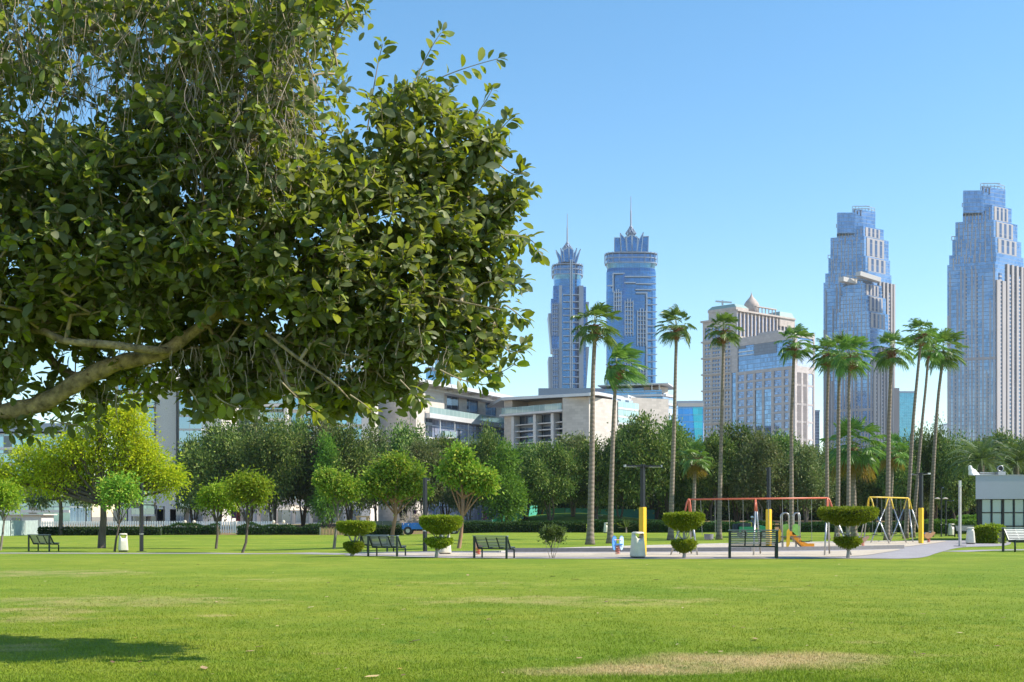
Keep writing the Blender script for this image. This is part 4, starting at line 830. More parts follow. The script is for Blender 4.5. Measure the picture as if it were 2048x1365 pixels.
# ================================================================== park furniture
METD = M('dark_green_metal', (.012, .028, .026), .35, .3, var=.1)
METB = M('black_metal', (.02, .022, .028), .4, .4, var=.1)
METG = M('galvanised_steel', (.42, .42, .43), .35, .8, var=.15, scale=12)
SLAT = M('bench_slat', (.19, .22, .23), .5, .1, var=.15, scale=3, stretch=(.3, 4, 4))
BINW = M('bin_plastic', (.70, .64, .52), .5, var=.08, scale=5)
BINB = M('bin_base', (.03, .03, .035), .6)
YEL = M('post_padding_yellow', (.80, .50, .02), .5, var=.07, scale=4)
RED = M('swing_red_paint', (.58, .13, .06), .4, var=.15)
YPT = M('swing_yellow_paint', (.68, .45, .03), .4, var=.15)
CHAIN = M('chain_steel', (.35, .34, .33), .4, .7)
RUB = M('black_rubber', (.02, .02, .022), .7)
WHT = M('white_paint', (.78, .78, .76), .5, var=.05)
def bench_parts():
    r = empty('park_bench', (0, 0, 0)); W = 1.36
    for s in (0, 1):
        x = s * W
        b = MB(); b.box((x, 0, .41), (.075, .06, .82)); b.build('rear_leg', METD, r, bevel=.006)
        b = MB(); b.tube([(x, .50, .36), (x, .58, .36), (x, .62, .30), (x, .62, 0)], [.03, .03, .032, .032], 8); b.build('front_leg', METD, r, smooth=True)
        b = MB(); b.bar((x, .0, .82), (x, .06, .80), .06, .05); b.bar((x, .05, .80), (x, .30, .40), .05, .05); b.bar((x, .30, .38), (x, .66, .41), .05, .05); b.build('side_frame', METD, r, bevel=.005)
    for f in (.333, .667):
        b = MB(); b.bar((W * f, .06, .78), (W * f, .305, .40), .035, .03); b.bar((W * f, .30, .375), (W * f, .62, .40), .035, .03); b.build('rib', METD, r)
    b = MB(); b.box((W / 2, .01, .835), (W + .10, .15, .035)); b.build('top_rail', SLAT, r, bevel=.006)
    b = MB(); b.box((W / 2, .29, .36), (W, .04, .05)); b.box((W / 2, .60, .345), (W, .04, .04)); b.build('cross_rail', METD, r)
    b = MB()
    for k in range(7):
        t = k / 6; y, z = .095 + .215 * t, .765 - .335 * t; b.box((W / 2, y, z), (W - .04, .018, .036), M=Matrix.Rotation(R(32), 3, 'X'))
    b.build('backrest', SLAT, r)
    b = MB()
    for k in range(6): b.box((W / 2, .345 + .062 * k, .412 + .004 * k), (W - .04, .050, .02))
    b.build('seat', SLAT, r); return r
bench0 = bench_parts(); bused = [0]
def bench(px, py, Y, rz, s, label):
    q = gp(px, py) if Y is None else on(px, Y)
    if not bused[0]: o = bench0; bused[0] = 1; o.location = q; o.rotation_euler.z = R(rz); o.scale = (s,) * 3; tag(o, label, 'bench', 'slatted park benches')
    else: o = copy_thing(bench0, q, R(rz), s, label, 'slatted park benches'); o['category'] = 'bench'
bench(948.5, 1117, None, -27, 1.03, 'slatted bench seen from behind, with a spring rocker just behind it')
bench(736.5, 1113.5, None, -27, 1.03, 'front one of the two overlapping slatted benches')
bench(721.5, 1107, None, -22, 1.03, 'rear one of the two overlapping slatted benches')
bench(1459.5, 1117.5, None, -9, 1.30, 'wide slatted bench seen from behind in front of the red swing')
bench(57.5, 1103, None, -24, 1.12, 'lone slatted bench on the left footpath')
bench(2071, 1103, None, -164, 1.3, 'slatted bench facing the lawn beside the kiosk')
bench(1947, 1056, 96, 180, 1.1, 'distant bench in front of the light green hedge')

def bin_(px, py, s, label, Y=None, rz=0.4):
    q = gp(px, py) if Y is None else on(px, Y); r = empty('litter_bin', q, label, 'litter bin', 'cream litter bins'); n = 40
    def ring(w, d, z, cut=0):
        o = []
        for j in range(n):
            a = 2 * math.pi * j / n; c, s_ = math.cos(a), math.sin(a); x = w * math.copysign(abs(c) ** .55, c); y = d * math.copysign(abs(s_) ** .55, s_); zz = z - cut * (1 - min(1, abs(x / w)) ** 2.2) if cut else z
            o.append(Vector((x, y, zz)))
        return o
    m_ = Matrix.Rotation(rz, 3, 'Z'); T = lambda rings: [[q + m_ @ (p * s) for p in rg] for rg in rings]
    b = MB(); b.loft(T([ring(.262, .262, .07), ring(.268, .268, .12), ring(.235, .235, .55), ring(.215, .215, .76), ring(.205, .205, .95, .24), ring(.185, .185, .95, .24), ring(.19, .19, .72), ring(.22, .22, .3)]), cap=True); b.build('body', BINW, r, smooth=True)
    b = MB(); b.loft(T([ring(.21, .21, .945), ring(.215, .215, .965), ring(.20, .20, 1.0), ring(.15, .15, 1.02)])); b.build('lid', BINW, r, smooth=False)
    b = MB(); b.loft(T([ring(.225, .225, 0), ring(.235, .235, .07)])); b.build('base', BINB, r)
    b = MB(); b.lathe([(.17, .1), (.18, .70), (.01, .71)], q, 16); b.build('liner', BINB, r)
    b = MB(); b.box(q + m_ @ Vector((0, -.2275, .46)) * s, (.10 * s, .004, .035 * s), rz=rz); b.build('sticker', M('sticker_grey', (.25, .25, .27), .5), r); return r
bin_(1275.5, 1117, 1.0, 'cream litter bin in front of the yellow padded post')
bin_(246.5, 1104, 1.0, 'cream litter bin beside the leaning small dark tree on the left')
bin_(890, 1109.5, .92, 'cream litter bin half hidden by the second topiary tree')
bin_(1941, 1089, .97, 'cream litter bin next to the white pole and the shrub row', rz=1.3)
bin_(1903, 1058, 1.0, 'distant pale litter bin left of the distant bench', Y=100)
bin_(1213, 1066, 1.0, 'distant pale litter bin in the hedge gap between two palm trunks', Y=117)

def lamp(px, py, Y, top, wpx, label, arm, armlen, base=None, ang=.75, group='dark lamp posts', col=None, name='lamp_post'):
    q = gp(px, py) if Y is None else on(px, Y); k = q.y / F; zt = EYE - (top - HOR) * k; w = wpx * k; r = empty(name, q, label, 'lamp post', group)
    b = MB(); b.box((q.x, q.y, (q.z - .05 + zt) / 2), (w, w, zt - q.z + .05), rz=ang); b.build('pole', col or METB, r, bevel=.008)
    if base:
        bw, bh = base; b = MB(); b.box((q.x, q.y, q.z + .03 + bh / 2), (bw, bw, bh), rz=ang); b.build('yellow_padding', YEL, r, bevel=.02)
        b = MB(); b.box((q.x, q.y, q.z + .012), (bw * .9, bw * .9, .03), rz=ang); b.build('base_plate', BINB, r)
    else:
        b = MB(); b.box((q.x, q.y, q.z + .012), (w * 2.4, w * 2.4, .03), rz=ang); b.build('base_plate', METB, r)
        b = MB(); b.box((q.x, q.y, q.z + .98), (w * 1.06, w * 1.06, .05), rz=ang); b.build('number_plate', METG, r)
    for (dx, dy, s) in arm:
        d = Vector((dx, dy, 0)).normalized(); p0 = Vector((q.x, q.y, zt - .07)); p1 = p0 + d * armlen * s
        b = MB(); b.bar(p0, p1, .17, .07); h = b.build('lamp_head', METB, r, bevel=.01)
        b = MB(); b.bar(p0 + d * .35 * armlen * s + Vector((0, 0, -.040)), p0 + d * .97 * armlen * s + Vector((0, 0, -.040)), .13, .012); b.build('diffuser', WHT, h)
        b = MB(); b.bar(p1 - d * .002, p1 + d * .05, .18, .09); b.build('end_cap', METG, h)
    return r
lamp(283, 1103.5, None, 966, 6, 'tall dark lamp post right of the big yellow-green tree', [(-1, -.3, 1)], .62)
lamp(850, 1104, None, 956, 6.5, 'tall dark lamp post behind the second topiary tree', [(.15, 1, 1)], .6)
lamp(1285.5, 1113, None, 929, 7.5, 'T-shaped lamp post with yellow padding, nearest to the camera', [(1, .12, 1), (-1, -.25, 1)], .74, base=(.235, 1.96))
lamp(1537.5, 1096, None, 935, 6.5, 'lamp post with yellow padding behind the wide bench', [(.1, 1, 1)], .6, base=(.235, 1.96))
lamp(1842, 1088, None, 946, 6.5, 'lamp post with yellow padding beside the yellow swing', [(.5, -1, 1), (-.5, 1, 1)], .62, base=(.235, 2.1))
for px, top, lab, dx in ((172, 1000, 'thin lamp post far behind the hedge, left of the yellow-green trunk', 1), (313, 1011, 'left of the two hook-shaped far lamp posts', -1), (328, 1013, 'right of the two hook-shaped far lamp posts', -1), (1195, 1030, 'slim black lamp post on the green slope', 1), (500, 1010, 'thin lamp post behind the taller yellowish young tree', 1)):
    lamp(px, 0, 134, top, 2.2, lab, [(dx, .2, 1)], .55, group='thin far lamp posts')
lamp(1892, 0, 100, 1000, 2.6, 'far lamp post with a short arm left of the distant bin', [(1, .1, 1)], .6, group='thin far lamp posts')
r = lamp(1882.5, 0, 97, 974, 2.0, 'far lamp post carrying two round disc heads', [(1, 0, .2)], .5, group='thin far lamp posts')
q = on(1882.5, 97)
for s in (-1, 1):
    b = MB(); b.lathe([(.02, 0), (.22, .03), (.24, .07), (.05, .16)], q + Vector((s * .32, 0, 3.0)), 14); b.bar(q + Vector((0, 0, 2.95)), q + Vector((s * .32, 0, 3.02)), .03, .03); b.build('round_lamp_head', M('lamp_disc', (.5, .42, .38), .5), r)
# white pole
q = gp(1920, 1093.5); r = empty('white_pole', q, 'square white pole standing alone left of the kiosk', 'pole'); k = q.y / F; b = MB(); b.box(q + Vector((0, 0, 66 * k)), (.12, .12, 132 * k), rz=.3); b.build('shaft', M('pole_white', (.50, .46, .44), .6, var=.12, bump=.1), r, bevel=.01)
b = MB(); b.box(q + Vector((0, 0, .02)), (.5, .4, .04), rz=.3); b.build('base_plate', BINB, r); b = MB(); b.box(q + Vector((-.03, -.09, 125 * k)), (.12, .08, .35), rz=.3); b.build('junction_box', METG, r)

# ---- swings
def arcpts(a, c, k=5):     # foot a up to bar end c with a bent shoulder
    a, c = Vector(a), Vector(c); s = a.lerp(c, .80); m_ = Vector((c.x + (s.x - c.x) * .55, c.y + (s.y - c.y) * .55, c.z - .03)); P = [a, s]
    for i in range(1, k): t = i / k; P.append((1 - t) ** 2 * s + 2 * t * (1 - t) * m_ + t * t * c)
    return P + [c]
def leg(a, c, paint, parent, r=.035):
    P = arcpts(a, c); L = MB(); cut = Vector(a).lerp(P[1], .93); L.tube([P[0], cut], r, 10); o = L.build('leg', METG, parent, smooth=True)
    L = MB(); L.tube([cut] + P[1:], r * 1.12, 10); L.build('painted_sleeve', paint, o, smooth=True)
def hangs(top, bot, parent, kind, split=.22, ang=0.0):
    top, bot = Vector(top), Vector(bot); u = Vector((math.cos(ang), math.sin(ang), 0)); r = empty('swing_seat', (0, 0, 0)); r.parent = parent; bpy.data.objects.remove(r)
    b = MB()
    for s in (-1, 1): b.tube([top + u * s * split, bot + u * s * split * .9 + Vector((0, 0, .18 if kind == 'bucket' else 0))], .010, 5)
    c = b.build('chain', CHAIN, parent)
    b = MB()
    if kind == 'bucket':
        b.loft([[bot + u * (math.cos(t) * rr) + Vector((-math.sin(ang), math.cos(ang), 0)) * math.sin(t) * rr * .8 + Vector((0, 0, z)) for t in np.linspace(0, 2 * math.pi, 14, endpoint=False)] for rr, z in ((.12, 0), (.19, .04), (.2, .24), (.18, .24), (.16, .08))]); b.build('seat', M('swing_bucket', (.22, .21, .22), .5), parent, smooth=False)
    else:
        for i in range(5): t = (i - 2) / 2.5; b.box(bot + u * t * split * .9 + Vector((0, 0, .05 * t * t)), (.1, .18, .03), rz=ang)
        b.build('seat', RUB, parent)
Ys = 50.0; g0, g1, gm = on(1373, Ys), on(1659, Ys), on(1511, Ys); zt = EYE + (1034 - 999) / F * Ys
red = empty('red_swing_set', gm, 'long red-topped swing set with grey legs and three bays of swings', 'swing set')
e0, e1, em = at(1378, 999, Ys), at(1655, 996.5, Ys), at(1511, 998, Ys)
for a, c in ((on(1341, 49.6), e0), (on(1383, 51.2), e0), (on(1395, 49.4), e0), (on(1703, 49.6), e1), (on(1649, 49.0), e1), (on(1659, 51.2), e1)): leg(a, c, RED, red)
for a in (on(1507, 48.9), on(1521, 51.2)):
    L = MB(); c = em; m_ = Vector(a).lerp(c, .78); L.tube([a, m_], .035, 10); o = L.build('leg', METG, red, smooth=True); L = MB(); L.tube([m_, c], .042, 10); L.build('painted_sleeve', RED, o, smooth=True)
b = MB(); b.tube([e0, em, e1], .036, 12); b.build('top_bar', RED, red, smooth=True)
for xt0, xt1, yb, kd in ((1401, 1430, 1080, 'bucket'), (1457, 1486, 1085, 'flat'), (1536, 1565, 1086, 'flat'), (1595, 1623, 1084, 'flat')):
    t0 = at((xt0 + xt1) / 2, 999, Ys); hangs(t0, at((xt0 + xt1) / 2 + 2, yb, Ys), red, kd, split=(xt1 - xt0) / 2 / F * Ys)
yel = empty('yellow_swing_set', on(1779, 73), 'yellow-topped swing set with crossing grey legs on the far sand', 'swing set')
E = [at(1739, 994.7, 72), at(1779, 995.6, 74.5), at(1816, 996.7, 77)]
for c, ft in ((E[0], ((1727, 75.5), (1779, 70.5), (1719, 73.5))), (E[1], ((1741, 73), (1813, 73.2))), (E[2], ((1780, 76), (1826, 75), (1846, 78)))):
    for px, Y in ft: leg(on(px, Y), c, YPT, yel, r=.038)
b = MB(); b.tube(E, .045, 12); b.build('top_bar', YPT, yel, smooth=True)
for t in (.13, .36, .62, .86):
    p = E[0].lerp(E[2], t); hangs(p, Vector((p.x, p.y, .52)), yel, 'flat', split=.24, ang=.7)

# ---- toddler play set with slide
q = gp(1588, 1095.5); Yq = q.y; k = Yq / F; ps = empty('play_set', q, 'small play set with green panels, grey hoops and an orange slide', 'play set')
H = lambda row: (1096 - row) * k + 0 * q.z
def loc(px, row, dy=0): return Vector(((px - 1024) * k, Yq + dy, EYE - (row - HOR) * k))
GRN, ORG, YLP, PWH = M('panel_green', (.28, .55, .10), .4), M('slide_orange', (.85, .33, .015), .3, var=.05), M('panel_yellow', (.80, .46, .02), .4), M('slide_rail_white', (.7, .7, .72), .4)
for (x0, x1, dy) in ((1561, 1575, -.35), (1564, 1580, .35), (1585, 1597, -.35), (1589, 1601, .35)):
    b = MB(); P = [loc(x0, 1085, dy), loc(x0, 1035, dy)]; 
    for t in np.linspace(0, math.pi, 9): P.append(loc((x0 + x1) / 2 - (x1 - x0) / 2 * math.cos(t), 1033 - 7 * math.sin(t), dy))
    P += [loc(x1, 1085, dy)]; b.tube(P, .025, 8); b.build('hoop', METG, ps, smooth=True)
def panel(pts_, th, m, nm, dy):
    b = MB(); a = [loc(x, y, dy) for x, y in pts_]; c = [p + Vector((0, th, 0)) for p in a]; n = len(a)
    b.add(a + c, [tuple(range(n)), tuple(range(2 * n - 1, n - 1, -1))] + [(i, (i + 1) % n, (i + 1) % n + n, i + n) for i in range(n)]); return b.build(nm, m, ps)
panel([(1566, 1080), (1566, 1054), (1569, 1050), (1576, 1048), (1581, 1051), (1582, 1080)], .04, GRN, 'side_panel', .3)
panel([(1581, 1070), (1582, 1051), (1587, 1048), (1593, 1049), (1596, 1053), (1596, 1071)], .04, GRN, 'side_panel', -.38)
panel([(1557, 1086), (1556, 1064), (1558, 1058), (1561, 1061), (1561, 1080)], .05, YLP, 'climbing_panel', -.1)
panel([(1569, 1095), (1570, 1062), (1573, 1058), (1576, 1061), (1576, 1088), (1573, 1095)], .05, YLP, 'climbing_panel', -.42)
panel([(1600, 1082), (1602, 1068), (1604, 1070), (1606, 1080)], .05, YLP, 'climbing_panel', .4)
b = MB(); b.box(loc(1579, 1074), (1.0, .8, .05)); b.build('deck', M('deck_grey', (.12, .12, .13), .6), ps)
sl = [(1576, 1069), (1582, 1070), (1592, 1080), (1602, 1090), (1612, 1093.5), (1625, 1093.5)]
b = MB()
for (x0, y0), (x1, y1) in zip(sl, sl[1:]): b.bar(loc(x0, y0, -.15), loc(x1, y1, -.15), .5, .05)
b.build('slide', ORG, ps)
for dy in (-.38, .08):
    b = MB(); a = [loc(x, y - 6.5, dy) for x, y in sl] + [loc(x, y + 5, dy) for x, y in sl[::-1]]; n = len(a); c = [p + Vector((0, .04, 0)) for p in a]
    b.add(a + c, [tuple(range(n)), tuple(range(2 * n - 1, n - 1, -1))] + [(i, (i + 1) % n, (i + 1) % n + n, i + n) for i in range(n)]); b.build('slide_side', ORG if dy < 0 else PWH, ps)
for x in (1565, 1592): b = MB(); b.box(loc(x, 1086), (.09, .09, 20 * k)); b.build('post', METG, ps)

# ---- spring rockers
def spring(q, h, r, parent, m):
    b = MB(); b.tube([q + Vector((math.cos(t) * r, math.sin(t) * r, h * t / (5 * 6.283))) for t in np.linspace(0, 5 * 6.283, 80)], .016, 6); b.build('spring', m, parent, smooth=True)
q = gp(1235, 1110); k = q.y / F; rk = empty('spring_rocker', q, 'blue winged spring rocker on a red coil in the near sand', 'spring rocker', 'spring rockers')
BLU = M('rocker_blue', (.10, .30, .72), .35, var=.06); BLU2 = M('rocker_pale_blue', (.42, .58, .80), .35, var=.06); spring(q, 18 * k, .09, rk, RED)
def blob_panel(outl, c, rz, th, m, nm, parent):
    b = MB(); m_ = Matrix.Rotation(rz, 3, 'Z'); a = [c + m_ @ Vector((x * k, -th / 2, z * k)) for x, z in outl]; e = [c + m_ @ Vector((x * k, th / 2, z * k)) for x, z in outl]; n = len(a)
    b.add(a + e, [tuple(range(n)), tuple(range(2 * n - 1, n - 1, -1))] + [(i, (i + 1) % n, (i + 1) % n + n, i + n) for i in range(n)]); return b.build(nm, m, parent)
wing = [(-9, 5), (-11, 12), (-11.5, 22), (-9, 27), (-7.5, 25), (-6, 29), (-4, 26), (-2, 29.5), (0, 25.5), (3, 29), (5, 25), (8, 27), (9.5, 20), (9, 10), (5, 3), (0, 0), (-5, 1)]
blob_panel([(x * .82, z) for x, z in wing], q + Vector((-.14, -.12, 9 * k)), 1.0, .03, BLU, 'side_panel', rk)
blob_panel([(x * .82, z) for x, z in wing], q + Vector((.18, .08, 9 * k)), 1.0, .03, BLU2, 'side_panel', rk)
b = MB(); b.box(q + Vector((0, 0, 21 * k)), (.40, .26, .05), rz=.2); b.build('seat', BLU, rk, bevel=.01); b = MB(); b.box(q + Vector((0, 0, 18 * k)), (.36, .10, .1), rz=.2); b.build('bracket', BLU2, rk); b = MB(); b.tube([q + Vector((-.16, -.2, 30 * k)), q + Vector((.2, -.02, 30 * k))], .015, 6); b.build('handle', RED, rk)
def animal_rocker(px, py, label, col, colname, Y=None):
    q = gp(px, py); global k; k = q.y / F; r = empty('spring_rocker', q, label, 'spring rocker', 'spring rockers'); spring(q, .35, .09, r, RED)
    body = [(-11, 14), (-10, 18), (-5, 21), (4, 19), (8, 20), (12, 22), (14, 20), (12, 17), (8, 14), (6, 11), (-2, 8), (-8, 10)]
    for s in (-1, 1): blob_panel(body, q + Vector((0, s * .12, 0)), .25, .03, M(colname, col, .5), 'side_panel', r)
    b = MB(); b.box(q + Vector((-.08, 0, 19 * k)), (.4, .22, .05), rz=.25); b.build('seat', BLU, r, bevel=.01); b = MB(); b.tube([q + Vector((.1, -.2, .7)), q + Vector((.1, .2, .7))], .015, 6); b.build('handle', METG, r)
animal_rocker(1857, 1086, 'tan animal-shaped spring rocker with blue seat beside the last yellow padded post', (.50, .27, .13), 'rocker_tan')
animal_rocker(1725, 1094, 'small grey-brown spring rocker right of the widest topiary tree', (.34, .20, .14), 'rocker_brown')
q = gp(956, 1110.5); k = q.y / F; rk = empty('spring_rocker', q, 'low spring rocker with a red coil behind the middle bench', 'spring rocker', 'spring rockers'); spring(q, .32, .10, rk, RED)
blob_panel([(-4, 14), (-6, 22), (-5, 33), (-2, 26), (2, 20), (9, 20), (8, 16), (2, 13)], q, .1, .2, M('rocker_dusty', (.45, .26, .18), .6), 'body', rk)
q = gp(1680, 1093); k = q.y / F; rk = empty('seesaw', q, 'low wooden seesaw half hidden by the widest topiary tree', 'seesaw'); b = MB(); b.bar(q + Vector((-.35, 0, .42)), q + Vector((1.25, .3, .30)), .25, .06); b.build('plank', M('seesaw_wood', (.55, .33, .2), .6), rk, bevel=.01); b = MB(); b.box(q + Vector((.45, .15, .17)), (.25, .2, .36)); b.build('fulcrum', METB, rk)
for s, nm in ((-.15, 'handle'), (1.05, 'handle')): b = MB(); p = q + Vector((s, .03 + s * .2, .42)); b.tube([p + Vector((0, -.15, 0)), p + Vector((0, -.15, .28)), p + Vector((0, .15, .28)), p + Vector((0, .15, 0))], .015, 6); b.build(nm, METG, rk)

# ---- utility cart with its driver, blue trailer
def wheel(c, r, w, parent, ax=(0, 1, 0)):
    ax = Vector(ax).normalized(); b = MB(); b.tube([c - ax * w / 2, c - ax * w * .4, c + ax * w * .4, c + ax * w / 2], [r * .88, r, r, r * .88], 18); t = b.build('wheel', RUB, parent); b = MB(); b.tube([c - ax * (w / 2 + .012), c + ax * (w / 2 + .012)], r * .5, 12); b.build('rim', METG, t)
Yc = 92.0; q = on(1503, Yc); k = Yc / F; ct = empty('utility_cart', q, 'green open utility cart behind the red swing', 'utility cart'); CG = M('cart_green', (.03, .30, .14), .4, var=.05)
prof = [(-1.05, .42), (-1.05, .84), (.0, .84), (.05, .60), (.45, .55), (.55, .90), (.75, .93), (1.15, .80), (1.2, .45), (1.0, .35), (-.9, .35)]
b = MB(); a = [q + Vector((x, -.6, z)) for x, z in prof]; c = [q + Vector((x, .6, z)) for x, z in prof]; n = len(a); b.add(a + c, [tuple(range(n)), tuple(range(2 * n - 1, n - 1, -1))] + [(i, (i + 1) % n, (i + 1) % n + n, i + n) for i in range(n)]); b.build('body', CG, ct, bevel=.02)
for x in (-.72, .82):
    for y in (-.58, .58): wheel(q + Vector((x, y, .28)), .28, .22, ct)
b = MB(); b.box(q + Vector((.12, 0, .70)), (.5, 1.05, .12)); b.box(q + Vector((-.12, 0, .98)), (.1, 1.05, .4)); b.build('seat', M('cart_seat', (.5, .45, .06), .5), ct, bevel=.02)
b = MB(); b.tube([q + Vector((.72, .3, .85)), q + Vector((.52, .3, 1.08))], .02, 6); b.lathe([(.16, 1.06), (.18, 1.08), (.16, 1.1)], q + Vector((.5, .3, 0)), 14); b.build('steering_wheel', RUB, ct)
b = MB(); b.box(q + Vector((-.55, 0, .98)), (.85, 1.1, .24)); b.build('cargo_box', M('cart_box_dark', (.03, .04, .06), .5), ct, bevel=.02)
b = MB(); b.box(q + Vector((-1.25, 0, .72)), (.3, .9, .66)); b.build('rear_bag', M('bag_navy', (.02, .03, .06), .8), ct, bevel=.04)
def person(o, label):
    bm = bmesh.new(); J = {'pel': (0, 0, .80, .15), 'wst': (-.02, 0, .98, .13), 'chs': (-.01, 0, 1.18, .15), 'nck': (.02, 0, 1.34, .06), 'hd': (.04, 0, 1.42, .085), 'hd2': (.045, 0, 1.53, .095),
        'shl': (0, .19, 1.28, .07), 'ell': (.10, .24, 1.04, .05), 'hnl': (.40, .27, 1.06, .035), 'shr': (0, -.19, 1.28, .07), 'elr': (.12, -.25, 1.05, .05), 'hnr': (.40, -.10, 1.06, .035),
        'kl': (.42, .12, .84, .075), 'al': (.55, .12, .46, .05), 'fl': (.70, .12, .42, .04), 'kr': (.42, -.12, .84, .075), 'ar': (.55, -.12, .46, .05), 'fr': (.70, -.12, .42, .04), 'hl': (.05, .1, .80, .10), 'hr': (.05, -.1, .80, .10)}
    E_ = [('pel', 'wst'), ('wst', 'chs'), ('chs', 'nck'), ('nck', 'hd'), ('hd', 'hd2'), ('chs', 'shl'), ('shl', 'ell'), ('ell', 'hnl'), ('chs', 'shr'), ('shr', 'elr'), ('elr', 'hnr'), ('pel', 'hl'), ('hl', 'kl'), ('kl', 'al'), ('al', 'fl'), ('pel', 'hr'), ('hr', 'kr'), ('kr', 'ar'), ('ar', 'fr')]
    me = bpy.data.meshes.new('person'); ks = list(J); me.from_pydata([J[a][:3] for a in ks], [(ks.index(a), ks.index(b)) for a, b in E_], []); p = link('person', me, M('driver_clothes', (.10, .12, .18), .8)); p.location = o
    sm = p.modifiers.new('skin', 'SKIN'); 
    for i, a in enumerate(ks): me.skin_vertices[0].data[i].radius = (J[a][3],) * 2; me.skin_vertices[0].data[i].use_root = (i == 0)
    su = p.modifiers.new('sub', 'SUBSURF'); su.levels = su.render_levels = 2; tag(p, label, 'person')
    b = MB(); b.lathe([(.112, 1.55), (.115, 1.60), (.09, 1.66), (.01, 1.69)], o + Vector((.04, 0, 0)), 16); b.box(o + Vector((.16, 0, 1.57)), (.12, .15, .02)); b.build('cap', M('cap_white', (.75, .75, .78), .8), p, smooth=False)
    b = MB(); b.lathe([(.03, 1.36), (.075, 1.42), (.098, 1.50), (.09, 1.57)], o + Vector((.055, 0, 0)), 16); b.build('face', M('skin_brown', (.22, .11, .06), .6), p, smooth=True)
person(q + Vector((.05, .22, -.02)), 'driver in dark clothes and a pale cap seated on the green cart')
Yt = 118.5; q = on(860, Yt); tr = empty('farm_trailer', q, 'blue flat trailer loaded with cuttings behind the second topiary tree', 'trailer'); TB = M('trailer_blue', (.02, .16, .55), .45, var=.05)
b = MB(); b.box(q + Vector((0, 0, .86)), (5.4, 1.9, .62)); b.build('body', TB, tr, bevel=.02)
for i in range(7): b = MB(); b.box(q + Vector((-2.6 + i * .87, -.97, .86)), (.06, .04, .62)); b.build('side_rib', TB, tr)
for x in (-2.1, 2.4):
    for y in (-.85, .85): wheel(q + Vector((x, y, .40)), .42, .25, tr)
b = MB(); b.box(q + Vector((0, 0, .46)), (5.2, .5, .16)); b.build('chassis', METB, tr)
b = MB(); b.lathe([(.08, 0), (.11, .01)], q + Vector((-.4, -.96, .9)), 10); b.build('badge', WHT, tr)
V, Fc = cloud([(q.x - 1.6, q.y, 1.2, 1.2, .8, .35), (q.x - .6, q.y, 1.25, 1.0, .8, .4)], 1400, .3, .4, .02); o = np_mesh('cuttings_pile', V, Fc, M('dry_cuttings', (.42, .33, .24), .9)); tag(o, 'pile of dry brown cuttings on the blue trailer', 'cuttings pile')

# ---- fences, gate posts and small things behind the lawn
def fence(name, P, Hh, pitch, w, m, label, cat='fence', th=.03, post=None, base=.0, group=None):
    r = empty(name, P[0], label, cat, group); b = MB(); pb = []
    for a, c in zip(P, P[1:]):
        n = max(1, int((c - a).length / pitch)); d = (c - a).normalized(); ang = math.atan2(d.y, d.x)
        for i in range(n):
            p = a.lerp(c, (i + .5) / n); z = float(gz(p.x, p.y)); b.box((p.x, p.y, z + base + Hh / 2), (w, th, Hh), rz=ang)
        for zf in (.15, .85): b.bar(a + Vector((0, .03, base + Hh * zf)), c + Vector((0, .03, base + Hh * zf)), .03, .06)
    b.build('panel', m, r)
    if post:
        for a, c in zip(P, P[1:]):
            n = max(1, int((c - a).length / post))
            for i in range(n + 1):
                p = a.lerp(c, i / n); z = float(gz(p.x, p.y)); b = MB(); b.box((p.x, p.y + .09, z + Hh / 2), (.08, .08, Hh + .1)); b.build('post', METG, r)
    return r
FW = M('fence_white', (.72, .74, .72), .6, var=.08); FG = M('fence_grey_green', (.42, .50, .48), .6, var=.12, scale=2)
fence('hoarding_fence', [on(-60, 118), on(20, 122), on(76, 130)], 1.55, .24, .20, FG, 'grey green corrugated hoarding at the far left edge', post=3, th=.05)
fence('picket_fence', [on(78, 131), on(200, 131.5), on(366, 132)], 1.35, .26, .16, FW, 'white picket fence behind the trimmed left hedge', post=4)
fence('picket_fence', [on(392, 132), on(545, 132)], 1.30, .26, .16, FW, 'white picket fence between the two pairs of stone gate posts', post=4)
FD = M('fence_mesh_dark', (.045, .075, .055), .8, var=.2, scale=3); FT = M('fence_mesh_teal', (.06, .34, .26), .7, var=.15, scale=.6)
fence('mesh_fence', [on(690, 134), on(840, 135), on(984, 135)], 1.15, 1.0, 1.0, FD, 'dark green windbreak fence behind the tree trunks in the middle', post=4)
def slope_fence(P, hs, m, label):
    r = empty('screen_fence', P[0], label, 'fence', 'teal screens on the slope'); b = MB()
    for (a, h0), (c, h1) in zip(zip(P, hs), list(zip(P, hs))[1:]):
        b.add([a, c, c + Vector((0, 0, h1)), a + Vector((0, 0, h0)), a + Vector((0, .04, 0)), c + Vector((0, .04, 0)), c + Vector((0, .04, h1)), a + Vector((0, .04, h0))], [(0, 1, 2, 3), (7, 6, 5, 4), (3, 2, 6, 7), (0, 4, 5, 1), (0, 3, 7, 4), (1, 5, 6, 2)])
    b.build('screen', m, r)
    for a, h in zip(P, hs): b = MB(); b.tube([a, a + Vector((0, 0, h + .1))], .05, 6); b.build('post', METB, r)
slope_fence([on(980, 136), on(1005, 141), on(1040, 150), on(1075, 160)], [1.0, 1.25, 1.5, 1.4], FT, 'teal green screen fence rising along the slope right of the middle bench')
slope_fence([on(1078, 172), on(1130, 172), on(1200, 173), on(1310, 174)], [1.6, 1.6, 1.6, 1.6], M('fence_mesh_teal_dark', (.03, .16, .13), .8, var=.2), 'dark teal screen on top of the slope behind the tall palms')
